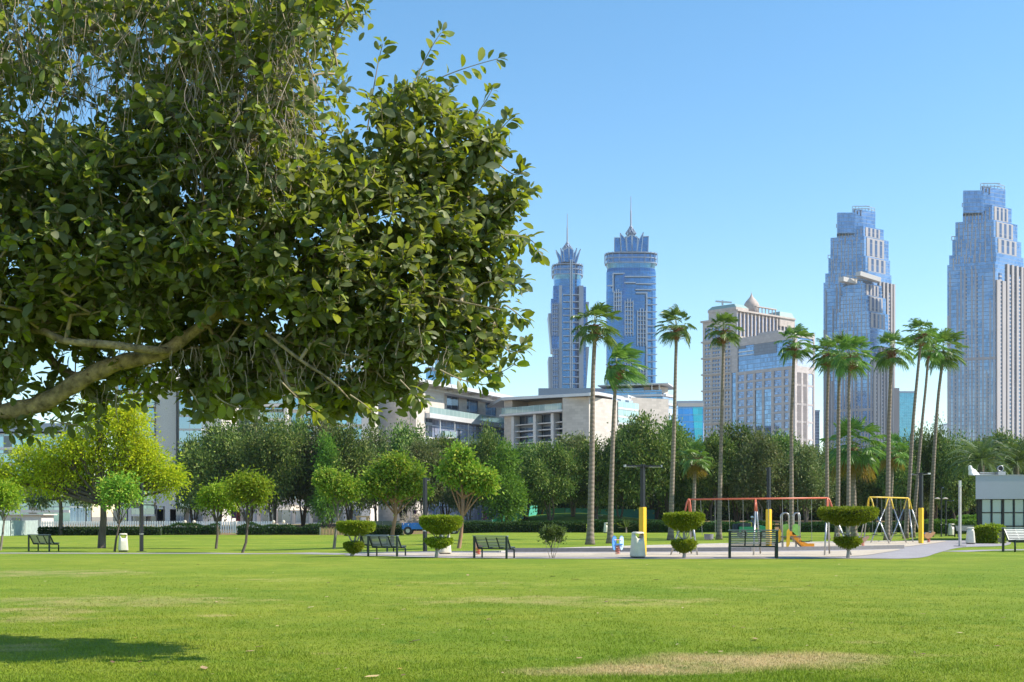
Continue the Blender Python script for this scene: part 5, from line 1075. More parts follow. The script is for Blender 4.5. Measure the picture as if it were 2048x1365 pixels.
def gate_post(px, label):
    q = on(px, 131); r = empty('gate_post', q, label, 'gate post', 'stone gate posts'); st = M('gate_stone', (.62, .55, .43), .8)
    b = MB(); b.box(q + Vector((0, 0, .5)), (.62, .62, 1.0)); b.build('pier', st, r, bevel=.02); b = MB(); b.box(q + Vector((0, 0, 1.05)), (.85, .85, .12)); b.build('cap', st, r, bevel=.02); b = MB(); b.lathe([(.02, 1.1), (.14, 1.16), (.2, 1.3), (.14, 1.44), (.02, 1.5)], q, 12); b.build('ball_finial', st, r, smooth=True)
for px, lab in ((370, 'left stone gate post of the left pair'), (388, 'right stone gate post of the left pair'), (547, 'left stone gate post of the right pair'), (567, 'right stone gate post of the right pair')): gate_post(px, lab)
WD = M('timber_tan', (.45, .30, .15), .8, var=.2)
q = on(715, 131); tg = empty('timber_gate', q, 'tan timber gate frame between tree trunks left of the trailer', 'gate')
for px in (716, 735): b = MB(); b.box(on(px, 131) + Vector((0, 0, .9)), (.28, .28, 1.8)); b.build('post', WD, tg)
b = MB(); b.box(on(725.5, 131) + Vector((0, 0, 1.88)), (1.5, .3, .16)); b.build('lintel', WD, tg)
fence('timber_fence', [on(640, 127), on(690, 127)], .8, .3, .2, WD, 'low tan timber fence behind the slim young tree', post=1.5)
fence('timber_fence', [on(738, 131), on(800, 131)], .7, .3, .2, WD, 'low tan timber fence right of the timber gate', post=1.5)
q = on(586, 168); r = empty('parasol', q, 'cream parasol roof of a stall behind the right pair of gate posts', 'parasol'); b = MB(); b.lathe([(2.2, 2.0), (2.1, 2.08), (.5, 2.75), (.02, 2.85)], q, 4, sx=1.1); b.build('canopy', M('canvas_cream', (.62, .52, .4), .8), r); b = MB(); b.tube([q, q + Vector((0, 0, 2.2))], .05, 8); b.build('pole', METG, r)
def flag(px, top, col, nm, label):
    q = on(px, 150); k = 150 / F; r = empty('banner', q, label, 'banner', 'coloured banners'); h = EYE - (top - HOR) * k - q.z; b = MB(); b.tube([q, q + Vector((0, 0, h))], .04, 6); b.build('pole', METG, r)
    b = MB(); b.add([q + Vector((.04 + (.5 if j else 0), .03 * math.sin(i), h - .05 - i * .25)) for i in range(7) for j in (0, 1)], [(2 * i, 2 * i + 1, 2 * i + 3, 2 * i + 2) for i in range(6)]); b.build('cloth', M(nm, col, .7), r)
flag(463, 1012, (.25, .08, .42), 'banner_purple', 'purple banner behind the taller yellowish young tree'); flag(472, 1018, (.5, .08, .12), 'banner_red', 'small red banner beside the purple banner'); flag(826, 1020, (.3, .1, .5), 'banner_violet', 'violet banner between tree trunks above the blue trailer'); flag(965, 1022, (.45, .1, .3), 'banner_pink', 'pinkish banner left of the teal screen fence')

# ---- kiosk
def kiosk():
    Yk = 80.0; k = Yk / F; x0, x1 = (1951.3 - 1024) * k, (2330 - 1024) * k; zt, zb = EYE - (951.5 - HOR) * k, EYE - (998.5 - HOR) * k
    r = empty('kiosk', on(1965, Yk), 'flat-roofed grey kiosk with a deep fascia and dark-framed windows', 'kiosk'); FAS = M('kiosk_fascia', (.37, .39, .46), .7, var=.04, scale=.6)
    S = lambda xa, xb, ya, yb: [(xa + (ya - Yk) * .44, ya), (xb + (ya - Yk) * .44, ya), (xb + (yb - Yk) * .44, yb), (xa + (yb - Yk) * .44, yb)]
    b = MB(); b.prism(S(x0, x1, Yk, Yk + 9), zb, zt); b.build('fascia', FAS, r)
    b = MB(); b.prism(S(x0 - .03, x1 + .03, Yk - .03, Yk + 9.03), zt + .005, zt + .055); b.build('roof_edge', M('roof_grey', (.45, .45, .46), .8), r)
    wx0 = (1965.5 - 1024) * k; b = MB(); b.prism(S(wx0 + .05, x1 - .3, Yk + .85, Yk + 8.5), -.02, zb - .01); b.build('wall', M('kiosk_inside', (.10, .12, .15), .6), r)
    FR = METB; gl = gridmat('kiosk_glass', (.20, .32, .42), (.02, .02, .02), 50, 50, 0, 0, rough=.12, metal=.35, var=.1)
    cols = [1965.5, 1970.5, 1992.5, 2015, 2037.5, 2060, 2082, 2104]; rows = [998.5, 1025.8, 1053, 1068]
    for i in range(1, len(cols) - 1):
        for a, c in zip(rows, rows[1:]):
            X0, X1 = (cols[i] - 1024) * k + .04, (cols[i + 1] - 1024) * k - .04; z1, z0 = EYE - (a - HOR) * k - .04, EYE - (c - HOR) * k + .04; b = MB(); b.box(((X0 + X1) / 2, Yk + .82, (z0 + z1) / 2), (X1 - X0, .03, z1 - z0)); b.build('window', gl, r)
    b = MB()
    for i, c in enumerate(cols): b.box(((c - 1024) * k, Yk + .76, zb / 2), (.15 if i in (0, 1, 3, 5) else .08, .12, zb - .002))
    for a in rows[1:]: b.box(((1970.5 + 2104 - 2048) * k / 2, Yk + .765, EYE - (a - HOR) * k), ((2104 - 1970.5) * k, .09, .07))
    b.build('window_frame', FR, r)
    b = MB(); b.box(((1968 - 1024) * k, Yk + .78, zb / 2), (.36, .05, zb - .01)); b.build('corner_post', FR, r)
    for i, c in enumerate((1983, 2032, 2080)):
        b = MB(); X = (c - 1024) * k; b.box((X, Yk + .87, zb * .5), (.55, .02, zb * .9)); b.build('blind', M('blind_pale', (.30, .42, .50), .7), r)
    b = MB(); b.bar(((1986 - 1024) * k, Yk + 2.5, zt + .28), ((2020 - 1024) * k, Yk + 2.5, zt + .26), .5, .06); b.bar(((1986 - 1024) * k, Yk + 2.5, zt + .15), ((2030 - 1024) * k, Yk + 2.5, zt + .15), .4, .1); b.build('roof_duct', METG, r)
    return Yk, k, zt
Yk, kk, ztk = kiosk()
for i, (px, hpx, lab) in enumerate(((1957, 20, 'tallest of the white plastic tanks on the kiosk roof corner'), (1965, 14.5, 'second white plastic tank on the kiosk roof from the corner'), (1972, 13, 'third white plastic tank on the kiosk roof from the corner'), (1979.5, 8, 'smallest white plastic tank on the kiosk roof'))):
    b = MB(); h = hpx * kk; b.loft([[Vector(((px - 1024) * kk + (w * math.cos(t) - .12 * z), Yk + 1.2 + .3 * i + w * math.sin(t), ztk + .056 + z * h)) for t in np.linspace(0, 6.283, 14, endpoint=False)] for w, z in ((.19, 0), (.20, .1), (.15, .45), (.16, .55), (.11, .95), (.05, 1))])
    o = b.build('roof_tank', WHT, smooth=False); tag(o, lab, 'tank', 'white tanks on the kiosk roof')
q = Vector(((2025.5 - 1024) * kk, Yk + 2.0, ztk + .55)); r = empty('roof_fan', q - Vector((0, 0, .5)), 'round ring-shaped extractor on the kiosk roof', 'roof fan')
b = MB(); b.tube([q + Vector((math.cos(t) * .19, 0, math.sin(t) * .19 + .0)) for t in np.linspace(0, 6.2832, 25)], .035, 8, cap=False); b.build('ring', METG, r, smooth=True); b = MB(); b.box(q + Vector((0, 0, -.36)), (.5, .5, .28)); b.build('base', METG, r); b = MB(); b.tube([q + Vector((0, .05, 0)), q + Vector((0, .3, 0))], .17, 14); b.build('duct', METB, r)
# ================================================================== buildings
def corner(px, top, Z):
    Y = (Z - EYE) * F / (HOR - top); return Vector(((px - 1024) / F * Y, Y))
def zrow(row, Y): return EYE - (row - HOR) / F * Y
def back(L_, Cn, Rr, depth=None):
    """a closed footprint from the seen corners left, near, right"""
    return [tuple(L_), tuple(Cn), tuple(Rr), tuple(L_ + Rr - Cn)]
def facade(parent, A, B, z0, z1, cols, rows, mw, mg, th=.5, skip=None, limit=[None], mull=None, name='window'):
    """stone grid standing proud of panes set back in the openings"""
    fr = frame(A, B); L_ = flen(A, B); b = MB(); e = 0
    cols = sorted(cols); rows = sorted(rows); u = 0
    for (c0, c1) in cols + [(L_, L_)]:
        if c0 > u: b.fb(fr, u, c0, 0, th, z0, z1)
        u = c1
    for c0, c1 in cols:
        z = z0
        for r0, r1 in rows + [(z1, z1)]:
            if skip and skip(c0, r0): z = r1; continue
            if r0 > z: b.fb(fr, c0, c1, 0, th - .04, z, r0)
            z = r1
        if skip and z < z1: b.fb(fr, c0, c1, 0, th - .04, z, z1) if not skip(c0, z1 - .01) else None
    w = b.build('wall', mw, parent)
    cells = [(c0, c1, r0, r1) for c0, c1 in cols for r0, r1 in rows if not (skip and skip(c0, r0))]
    for i, (c0, c1, r0, r1) in enumerate(cells):
        if parent.get('_n', 0) >= 98:
            rest = MB()
            for q in cells[i:]: rest.fb(fr, q[0], q[1], .02, .1, q[2], q[3])
            o = rest.build(name, mg, parent); o['kind'] = 'stuff'; break
        k = (round(c1 - c0, 2), round(r1 - r0, 2), fr[1][0], id(mg))
        q = MB(); q.fb(((0, 0), fr[1], fr[2]), 0, c1 - c0, .02, .1, 0, r1 - r0)
        if k in _W: me = _W[k]; o = bpy.data.objects.new(name, me); C.objects.link(o); o.parent = parent
        else: o = q.build(name, mg, None); _W[k] = o.data; o.parent = parent
        p = fr[0] + fr[1] * c0; o.location = Vector((p.x, p.y, r0)) - wloc(parent); parent['_n'] = parent.get('_n', 0) + 1
    return w
_W = {}
def rng(a, b, n, gap):       # n openings between a and b with a gap between
    w = (b - a - gap * (n - 1)) / n; return [(a + i * (w + gap), a + i * (w + gap) + w) for i in range(n)]
def block(parent, pts4, z0, z1, m, name='body'):
    b = MB(); b.prism(pts4, z0, z1); return b.build(name, m, parent)
STONE = smat('stone_beige', (.60, .50, .43), 1.8)
STONE2 = smat('stone_pinkish', (.46, .41, .40), 3.0)
STONEH = smat('stone_domed_hotel', (.50, .43, .39), 3.0)
GL_BLOCK = gridmat('glass_block', (.15, .23, .36), (.20, .26, .36), 1.6, 3.3, .07, .10, metal=.8, var=.30)
GL_WIN = gridmat('glass_window', (.13, .18, .30), (.40, .37, .38), 1.55, 1.75, .10, .14, metal=.75, var=.4)
GL_PALE = gridmat('glass_lavender', (.58, .57, .70), (.40, .38, .48), 2.2, 3.3, .05, .06, metal=.6, var=.12)
GL_DARK = gridmat('louvre_grey', (.16, .19, .25), (.10, .12, .16), 1.1, 2.4, .2, .15, metal=.3, var=.12, rough=.4)

# ---- stone office block right of the domed hotel
def office_block():
    Z = 140; Cn = corner(1588, 661, Z); L_ = corner(1462, 679.5, Z); Rr = corner(1628, 668, Z)
    r = empty('office_block', (Cn.x, Cn.y, 0), 'broad stone block with a blue glass top band, between the domed hotel and middle skyscraper', 'building'); n = frame(L_, Cn)
    LL = flen(L_, Cn); core = back(L_, Cn, Rr); block(r, core, 0, Z - 2, GL_BLOCK, 'glass_core')
    k = LL / 126.0                                    # metres per photo pixel along the left face
    zr = lambda row: zrow(row, (L_.y + Cn.y) / 2 - 8)
    u = lambda zx: ((zx / 4.013 + 1380) - 1462) * k * (.93 + .07 * ((zx / 4.013 + 1380) - 1462) / 126)
    # frame of stone: left strip, band under the glass top, roof band
    zt0, zt1 = zr(737), zr(684); base = 0
    fr = frame(L_, Cn); b = MB(); b.fb(fr, 0, LL, 0, .8, zt1, Z); b.fb(fr, u(333), u(393), 0, .8, zt0, zt1 - .01); b.fb(fr, 0, u(333), 0, .8, zr(702), zt1 - .01); b.fb(fr, u(830), LL, 0, .8, zt0, zt1 - .01); b.build('roof_band', STONE2, r)
    b = MB(); b.fb(fr, u(530), u(705), .05, .3, zr(707), zt1 - .01); b.fb(fr, u(395), u(458), .05, .3, zr(690), zt1 - .01); b.build('louvres', GL_DARK, r)
    b = MB(); b.fb(fr, u(398), u(525), .3, .9, zr(697), zr(695.5)); b.fb(fr, u(398), u(525), .3, .9, zr(704), zr(703)); b.build('canopy_rail', WHT, r)
    cols = [(u(393), u(450)), (u(468), u(523)), (u(540), u(597)), (u(614), u(670)), (u(689), u(748)), (u(766), u(800))]
    pitch = 68 / 4.013 * ((L_.y + Cn.y) / 2) / F; rows = []
    z = zt0 - 2.5
    i = 0
    while z - pitch > 0: rows.append((z - pitch + 1.6, z)); z -= pitch; i += 1
    zmid = rows[1][0] - .8
    gl = GL_WIN
    def skip(c0, r0): return u(535) < c0 < u(672) and r0 < zmid - .01
    # left strip of blue glass is the core itself; wall grid right of it
    A = L_ + fr[1] * u(378); facade(r, A, Cn, 0, zt0, [(a - u(378), c - u(378)) for a, c in cols], rows, STONE2, gl, th=.8, skip=lambda c0, r0: skip(c0 + u(378), r0))
    b = MB(); b.fb(fr, 0, u(338), 0, .8, 0, zr(702) - .01); b.build('left_pier', STONE2, r)
    b = MB(); b.fb(fr, u(548), u(672), .02, .35, 0, zmid - .9); b.build('central_glazing', GL_BLOCK, r); b = MB(); b.fb(fr, u(598), u(613), .0, .72, zmid - .8, zmid); b.build('lintel', STONE2, r)
    # right face
    f2 = frame(Cn, Rr); RL = flen(Cn, Rr); zb = zrow(731, Cn.y); w = lambda t: t * RL
    b = MB(); b.fb(f2, 0, RL, 0, .8, Z - 4.5, Z + .01); b.fb(f2, 0, w(.12), 0, .8, 0, Z - 4.51); b.fb(f2, w(.93), RL, 0, .8, 0, Z - 4.51); b.fb(f2, w(.121), w(.929), 0, .8, zb - 5, zb)
    for t0, t1 in ((.32, .42), (.60, .68)): b.fb(f2, w(t0), w(t1), 0, .75, 0, zb - 5.01)
    b.build('wall', STONE2, r)
    b = MB(); b.fb(f2, w(.14), w(.91), .05, .6, zb + .05, Z - 6); b.build('sign_screen', GL_PALE, r)
    # slender mullions and floor lines
    b = MB()
    for t in (.17, .22, .27, .46, .51, .56): b.fb(f2, w(t), w(t) + .35, .02, .7, 0, zb - 5.02)
    b.build('mullion', STONE2, r)
    b = MB()
    for row in (772, 810, 845, 880): b.fb(f2, w(.122), w(.928), .02, .5, zrow(row, Cn.y + 10) - .8, zrow(row, Cn.y + 10) + .8)
    b.build('floor_band', STONE2, r); b = MB(); b.fb(f2, w(.70), w(.90), .02, .3, 0, zb - 5.03); b.build('lavender_glazing', GL_PALE, r)
    # V shaped notch mark on the screen
    b = MB(); zc = zrow(712, Cn.y)
    for s in (-1, 1):
        p = f2[0] + f2[1] * (w(.50) + s * w(.10)) + f2[2] * .66; q = f2[0] + f2[1] * w(.50) + f2[2] * .66; b.bar((p.x, p.y, zrow(698, Cn.y)), (q.x, q.y, zc), .35, .35)
    b.build('emblem', WHT, r)
    c = (Vector(core[0]) + Vector(core[2])) / 2; b = MB(); b.box((c.x, c.y, Z + 1), (20, 9, 5), rz=-.9); b.build('roof_plant', STONE2, r)
office_block()

# ---- domed hotel
def domed_hotel():
    Z = 181; Cn = corner(1471, 616, Z); L_ = corner(1417, 623.5, Z); Rr = corner(1587, 634.8, Z)
    r = empty('domed_hotel', (Cn.x, Cn.y, 0), 'ornate beige hotel with a pointed dome and arched upper windows', 'building')
    Zl = zrow(643, L_.y); L2 = L_ - frame(L_, Cn)[1] * 5.5; L2 = Vector((L2.x, L2.y))
    core = back(L_, Cn, Rr); block(r, [tuple(p) for p in back(L2, Cn, Rr)], 0, Zl - .5, GL_BLOCK, 'glass_core'); block(r, core, Zl - .4, Z - 1, STONEH, 'upper_wall')
    k = flen(L2, Cn) / 66.; LL = flen(L2, Cn); pitch = 33 / F * 1035
    cols = [((x0 - 100) / 4.013 * k, (x1 - 100) / 4.013 * k) for x0, x1 in ((118, 138), (142, 162), (180, 200), (202, 222), (224, 242), (285, 303), (310, 326))]
    rows = []; z = zrow(682, 1040) - 1.2
    zz = z
    while zz - pitch > 0:
        for j in range(4): rows.append((zz - (j + 1) * pitch / 4 + 1.0, zz - j * pitch / 4 - .5))
        zz -= pitch
    facade(r, L2, Cn, 0, zrow(682, 1040), cols, rows, STONEH, GL_WIN, th=.9)
    fr = frame(L2, Cn); b = MB(); zz = z + 1.2
    while zz > 8: b.fb(fr, -1.2, LL + 1.0, 0, 2.0, zz - .5, zz + .8); zz -= pitch
    b.build('cornice', STONEH, r); b = MB(); b.fb(fr, -1.5, LL, 0, 2.2, Zl - 1, Zl + .6); b.build('cornice', STONEH, r)
    up = [c for c in cols]; facade(r, L2, Cn, zrow(682, 1040) + .81, Zl - 1.01, up, [(zrow(680, 1040) + 1, zrow(653, 1040))], STONEH, GL_WIN, th=.8)
    # mansard roof of the near pavilion
    def mansard(P4, z0, z1, ins, m, nm):
        c = sum((Vector(p) for p in P4), Vector((0, 0))) / 4; b = MB(); b.loft([[Vector((*p, z0)) for p in P4], [Vector((*(Vector(p) + (c - Vector(p)) * ins), z1)) for p in P4]]); b.build(nm, m, r)
    RF = M('copper_green_roof', (.24, .36, .34), .55, var=.1, scale=.05)
    f2 = frame(Cn, Rr); RL = flen(Cn, Rr); n2 = f2[2]; t2 = f2[1]; f1 = frame(L_, Cn)
    pav = [tuple(L_ - f1[1] * .5 + f1[2] * .5), tuple(Cn + f1[1] * 1 + f1[2] * .6), tuple(Cn + t2 * RL * .20 + f1[1]), tuple(L_ + t2 * RL * .20 - f1[1])]
    block(r, pav, Z - 1.5, Z + .8, STONEH, 'pavilion_cornice'); mansard(pav, Z + .81, zrow(607, Cn.y), .22, RF, 'pavilion_roof')
    pv2 = [tuple(Cn + t2 * RL * a + n2 * d) for a, d in ((.73, 1.5), (1.0, 1.5), (1.0, -14), (.73, -14))]; zr2 = zrow(634, Cn.y + 36); block(r, pv2, Z - 10, zr2, STONEH, 'right_pavilion'); mansard(pv2, zr2 + .01, zrow(623, Cn.y + 36), .2, RF, 'right_pavilion_roof')
    # arched tall windows on the long wing: dark recesses framed by proud piers with arches
    zb0, zt0 = zrow(676, Cn.y + 15), zrow(628, Cn.y + 15); zt0 = min(zt0, Z - 5); n = 16; W = RL / n; ga = gridmat('glass_arched', (.24, .30, .46), (.35, .30, .28), 1.2, 4.0, .12, .08, metal=.7, var=.3)
    for i in range(n):
        u0 = i * W + W * .2; u1 = (i + 1) * W - W * .16; hh = zt0 if i not in (11, 12) else zt0 - 9; q = MB(); pts_ = [(u0, zb0), (u1, zb0), (u1, hh - (u1 - u0) / 2)] + [((u0 + u1) / 2 + (u1 - u0) / 2 * math.cos(a), hh - (u1 - u0) / 2 + (u1 - u0) / 2 * math.sin(a)) for a in np.linspace(.4, math.pi - .4, 5)] + [(u0, hh - (u1 - u0) / 2)]
        A3 = [f2[0] + t2 * u + n2 * .25 for u, z in pts_]; B3 = [f2[0] + t2 * u + n2 * .05 for u, z in pts_]; m_ = len(pts_)
        q.add([(a.x, a.y, z) for a, (u, z) in zip(A3, pts_)] + [(a.x, a.y, z) for a, (u, z) in zip(B3, pts_)], [tuple(range(m_)), tuple(range(2 * m_ - 1, m_ - 1, -1))] + [(j, (j + 1) % m_, (j + 1) % m_ + m_, j + m_) for j in range(m_)]); q.build('arched_window', ga, r)
    b = MB()
    for i in range(n + 1): b.fb(f2, max(0, i * W - W * .12), min(RL, i * W + W * .12), 0, 1.6, 0, Z - 3)
    b.build('pilaster', STONEH, r); b = MB(); b.fb(f2, 0, RL, 0, 2.6, Z - 2.9, Z - 1.51); b.fb(f2, 0, RL, .0, 1.3, zb0 - 3, zb0 - .5); b.build('upper_cornice', STONEH, r)
    for a0, a1 in ((.33, .68),):
        b = MB(); b.bar(tuple(f2[0] + t2 * RL * a0) + (Z + 4.0,), tuple(f2[0] + t2 * RL * a1) + (Z + 4.0,), 3, .8)
        for t in np.linspace(a0, a1, 7): p = f2[0] + t2 * RL * t; b.box((p.x, p.y, Z + 1.2), (.8, .8, 5.6))
        b.build('pergola', STONEH, r)
    dc = corner(1503, 585, 195.5 + 1.6); dcy = Cn.y + 32; dcx = (1503 - 1024) / F * dcy; zz = lambda row: zrow(row, dcy); rr = 15.2 / F * dcy
    b = MB(); b.lathe([(rr, Z - 3), (rr, zz(617)), (rr * 1.02, zz(613)), (rr * .93, zz(608)), (rr * .72, zz(603)), (rr * .42, zz(598)), (rr * .2, zz(594)), (rr * .1, zz(590)), (rr * .05, zz(588)), (.05, zz(584))], (dcx, dcy, 0), 28); b.build('dome', M('dome_stone', (.42, .34, .30), .7, var=.2, scale=.3), r, smooth=True)
    b = MB(); p = Vector(((1445 - 1024) / F * (Cn.y + 12), Cn.y + 12)); b.bar((p.x - 6, p.y, zrow(603, Cn.y + 12)), (p.x + 8, p.y, zrow(605.5, Cn.y + 12)), 2, 1.2); b.box((p.x, p.y, zrow(606, Cn.y + 12)), (1.5, 1.5, 4)); b.build('roof_crane', METG, r)
domed_hotel()

# ---- the stepped skyscrapers
GL_TOW = gridmat('glass_tower_blue', (.18, .27, .41), (.20, .27, .38), 1.7, 3.6, .06, .12, metal=.85, var=.22, rough=.1, big=.5, bigcol=(.34, .40, .52), bigscale=.035)
GL_TOWR = gridmat('glass_tower_side', (.30, .38, .52), (.20, .24, .32), 1.7, 3.6, .1, .2, metal=.7, var=.3)
GL_TD0 = gridmat('glass_slot', (.10, .14, .22), (.3, .3, .34), 50, 11, 0, .03, metal=.6, var=.2)
FINS = M('tower_fins', (.41, .38, .39), .6, var=.08, scale=.03); FINL = M('tower_fins_light', (.38, .35, .35), .6, var=.08, scale=.03)
BALC = gridmat('balcony_strip', (.10, .15, .24), (.42, .38, .38), 40, 3.6, 0, .38, metal=.5, var=.25, lrough=.6)
def stepped(name, label, Y0, x0, wpx, top, tiers, lower, cut=None, dl=12, dr=30, annex=None):
    """tiers: (left, near corner, right, top row) in fractions of the width; each one is a prism from the ground or from cut"""
    r = empty(name, ((x0 + wpx * .6 - 1024) / F * Y0, Y0, 0), label, 'skyscraper', 'stepped glass skyscrapers'); X = lambda f, Y: ((x0 + wpx * f - 1024) / F * Y)
    for i, (l, c, rt, tp) in enumerate(tiers):
        Yl, Yc, Yr = Y0 + dl * (c - l) * 2 + i * 0.6, Y0 + i * 1.3 + abs(c - .62) * 12, Y0 + dr * (rt - c) * 2.4 + i * .6
        L_, Cn, Rr = Vector((X(l, Yl), Yl)), Vector((X(c, Yc), Yc)), Vector((X(rt, Yr), Yr)); z1 = zrow(tp, Yc); block(r, back(L_, Cn, Rr), 0 if i < lower else zrow(tiers[lower - 1 if i < len(tiers) - 2 else len(tiers) - 3][3], Yc) - 6 - i * .5, z1, GL_TOW, 'glass_tier')
        fr, f2 = frame(L_, Cn), frame(Cn, Rr); LL, RL = flen(L_, Cn), flen(Cn, Rr); zlo = 0 if i == 0 else zrow(tiers[i - 1][3], Yc)
        dk = MB(); b = MB(); s = MB(); g = MB(); rnd = random.Random(i * 7 + 3)
        if i == 0:
            # vertical stone fins rise to staggered heights over the shaft
            for j in range(13):
                t = (j + .6) / 13.2; hgt = z1 * (.97, .62, .90, .99, .99, .72, .99, .99, .66, .95, .58, .86, .99)[j]
                b.fb(fr, LL * t, LL * t + LL * .018, 0, 1.5, 0, hgt); b.fb(fr, LL * t + LL * .024, LL * t + LL * .036, 0, 1.2, 0, hgt * .985)
                if j % 3 == 1: g.fb(fr, LL * (t + .037), LL * (t + .064), 0, .7, 0, hgt * .97)
            b.fb(fr, 0, LL * .035, 0, 1.4, 0, z1 * .80)
            for t in (.02, .2, .36, .52, .68, .84, .96): s.fb(f2, RL * t, RL * (t + .07 if t > .3 else t + .11), 0, 1.4, 0, z1 * (1 if t > .3 else .93))
            for t in (.12, .44, .76): g.fb(f2, RL * t, RL * (t + .08), .0, .6, 0, z1 * .96)
            b.fb(fr, 0, LL, .0, 1.0, z1 * .62, z1 * .62 + 2.5) if cut is None else None
        else:
            for q, t in enumerate((.08, .20, .32, .42, .52, .64, .76, .90)) if i < len(tiers) - 2 else enumerate((.15, .5, .85)): b.fb(fr, LL * t, LL * (t + .022), 0, 1.0, zlo - (z1 - zlo) * (.15 if q % 2 else .6), z1 - (z1 - zlo) * (.05, .35, .15)[(q + i) % 3])
            s.fb(f2, RL * .1, RL * .8, 0, .4, zlo, z1 - 1) if i in (2, 3, 4) else None
            for t in (.22, .42, .62):
                if i in (2, 3, 4): dk.fb(f2, RL * t, RL * (t + .10), .3, .45, zlo + (z1 - zlo) * .05, z1 - (z1 - zlo) * .12)
            if i in (2, 4):
                for q in range(5): p = fr[0] + fr[1] * (LL * q / 14.); b.box((p.x, p.y + 1.5, z1 + 1.6), (.5, .5, 4.0))
                p = fr[0] + fr[1] * (LL * 4 / 14.); b.bar((L_.x, L_.y + 1.5, z1 + 3.2), (p.x, p.y + 1.5, z1 + 3.2), .8, .5)
        if b.v: b.build('stone_fins', FINS, r)
        if s.v: s.build('stone_cladding', FINL, r)
        if g.v: g.build('balcony_strip', BALC, r)
        if dk.v: dk.build('dark_glazing', GL_TD0, r)
    b = MB(); l, c, rt, tp = tiers[-1]; Yc = Y0 + 6; z = zrow(tp, Yc)      # rooftop gantry
    a0, a1 = X(l, Yc), X(rt, Yc + 10)
    for zz_ in (z + 1.0, z + 3.5): b.bar((a0, Yc, zz_), ((a0 + a1) / 2 + 4, Yc, zz_ + 0), .7, .7); b.bar(((a0 + a1) / 2, Yc + 2, zz_ + 1), (a1, Yc + 12, zz_ + 1), .6, .6)
    for q in range(8): t = q / 7; b.box((a0 + (a1 - a0) * t, Yc + 2 + 10 * t, z + 1), (.5, .5, 6))
    b.build('roof_gantry', METG, r); return r
T = [(0, .62, 1, 524), (.025, .63, .985, 505), (.065, .62, .955, 474), (.105, .60, .905, 440), (.20, .58, .83, 410), (.20, .45, .46, 384), (.44, .56, .75, 375)]
stepped('skyscraper', 'rightmost stepped skyscraper of blue glass and pale stone fins, cut by the photo edge', 1105, 1894.5, 155, 372, T, 2)
TM = [(0, .66, 1, 560), (.025, .63, .97, 542), (.07, .60, .95, 512), (.10, .58, .93, 472), (.19, .57, .86, 452), (.19, .44, .45, 428), (.42, .55, .74, 420)]
stepped('skyscraper', 'stepped blue glass skyscraper behind the clustered palms, taller rear part', 1190, 1647, 140, 418, TM, 2)
TF = [(.0, .68, 1, 690), (.05, .64, .97, 655), (.10, .62, .94, 622), (.16, .60, .90, 590), (.20, .55, .83, 566), (.24, .52, .70, 560)]
rf = stepped('skyscraper', 'lower stepped tower standing before the middle skyscraper, pale slabs on top', 1120, 1662, 122, 553, TF, 2)
Yw = 1118; b = MB()
for (xa, ya, xb, yb) in ((1682, 559, 1712, 566), (1716, 548, 1757, 561)): b.bar(at(xa, ya, Yw), at(xb, yb, Yw + 14), 6, 4.2)
b.build('roof_slab', M('slab_white', (.48, .46, .45), .6), rf)
b = MB(); p = at(1790, 800, 1175); b.box((p.x - 1, p.y + 12, zrow(776, 1175) / 2), (12, 20, zrow(776, 1175))); b.build('side_wing', FINS, rf)

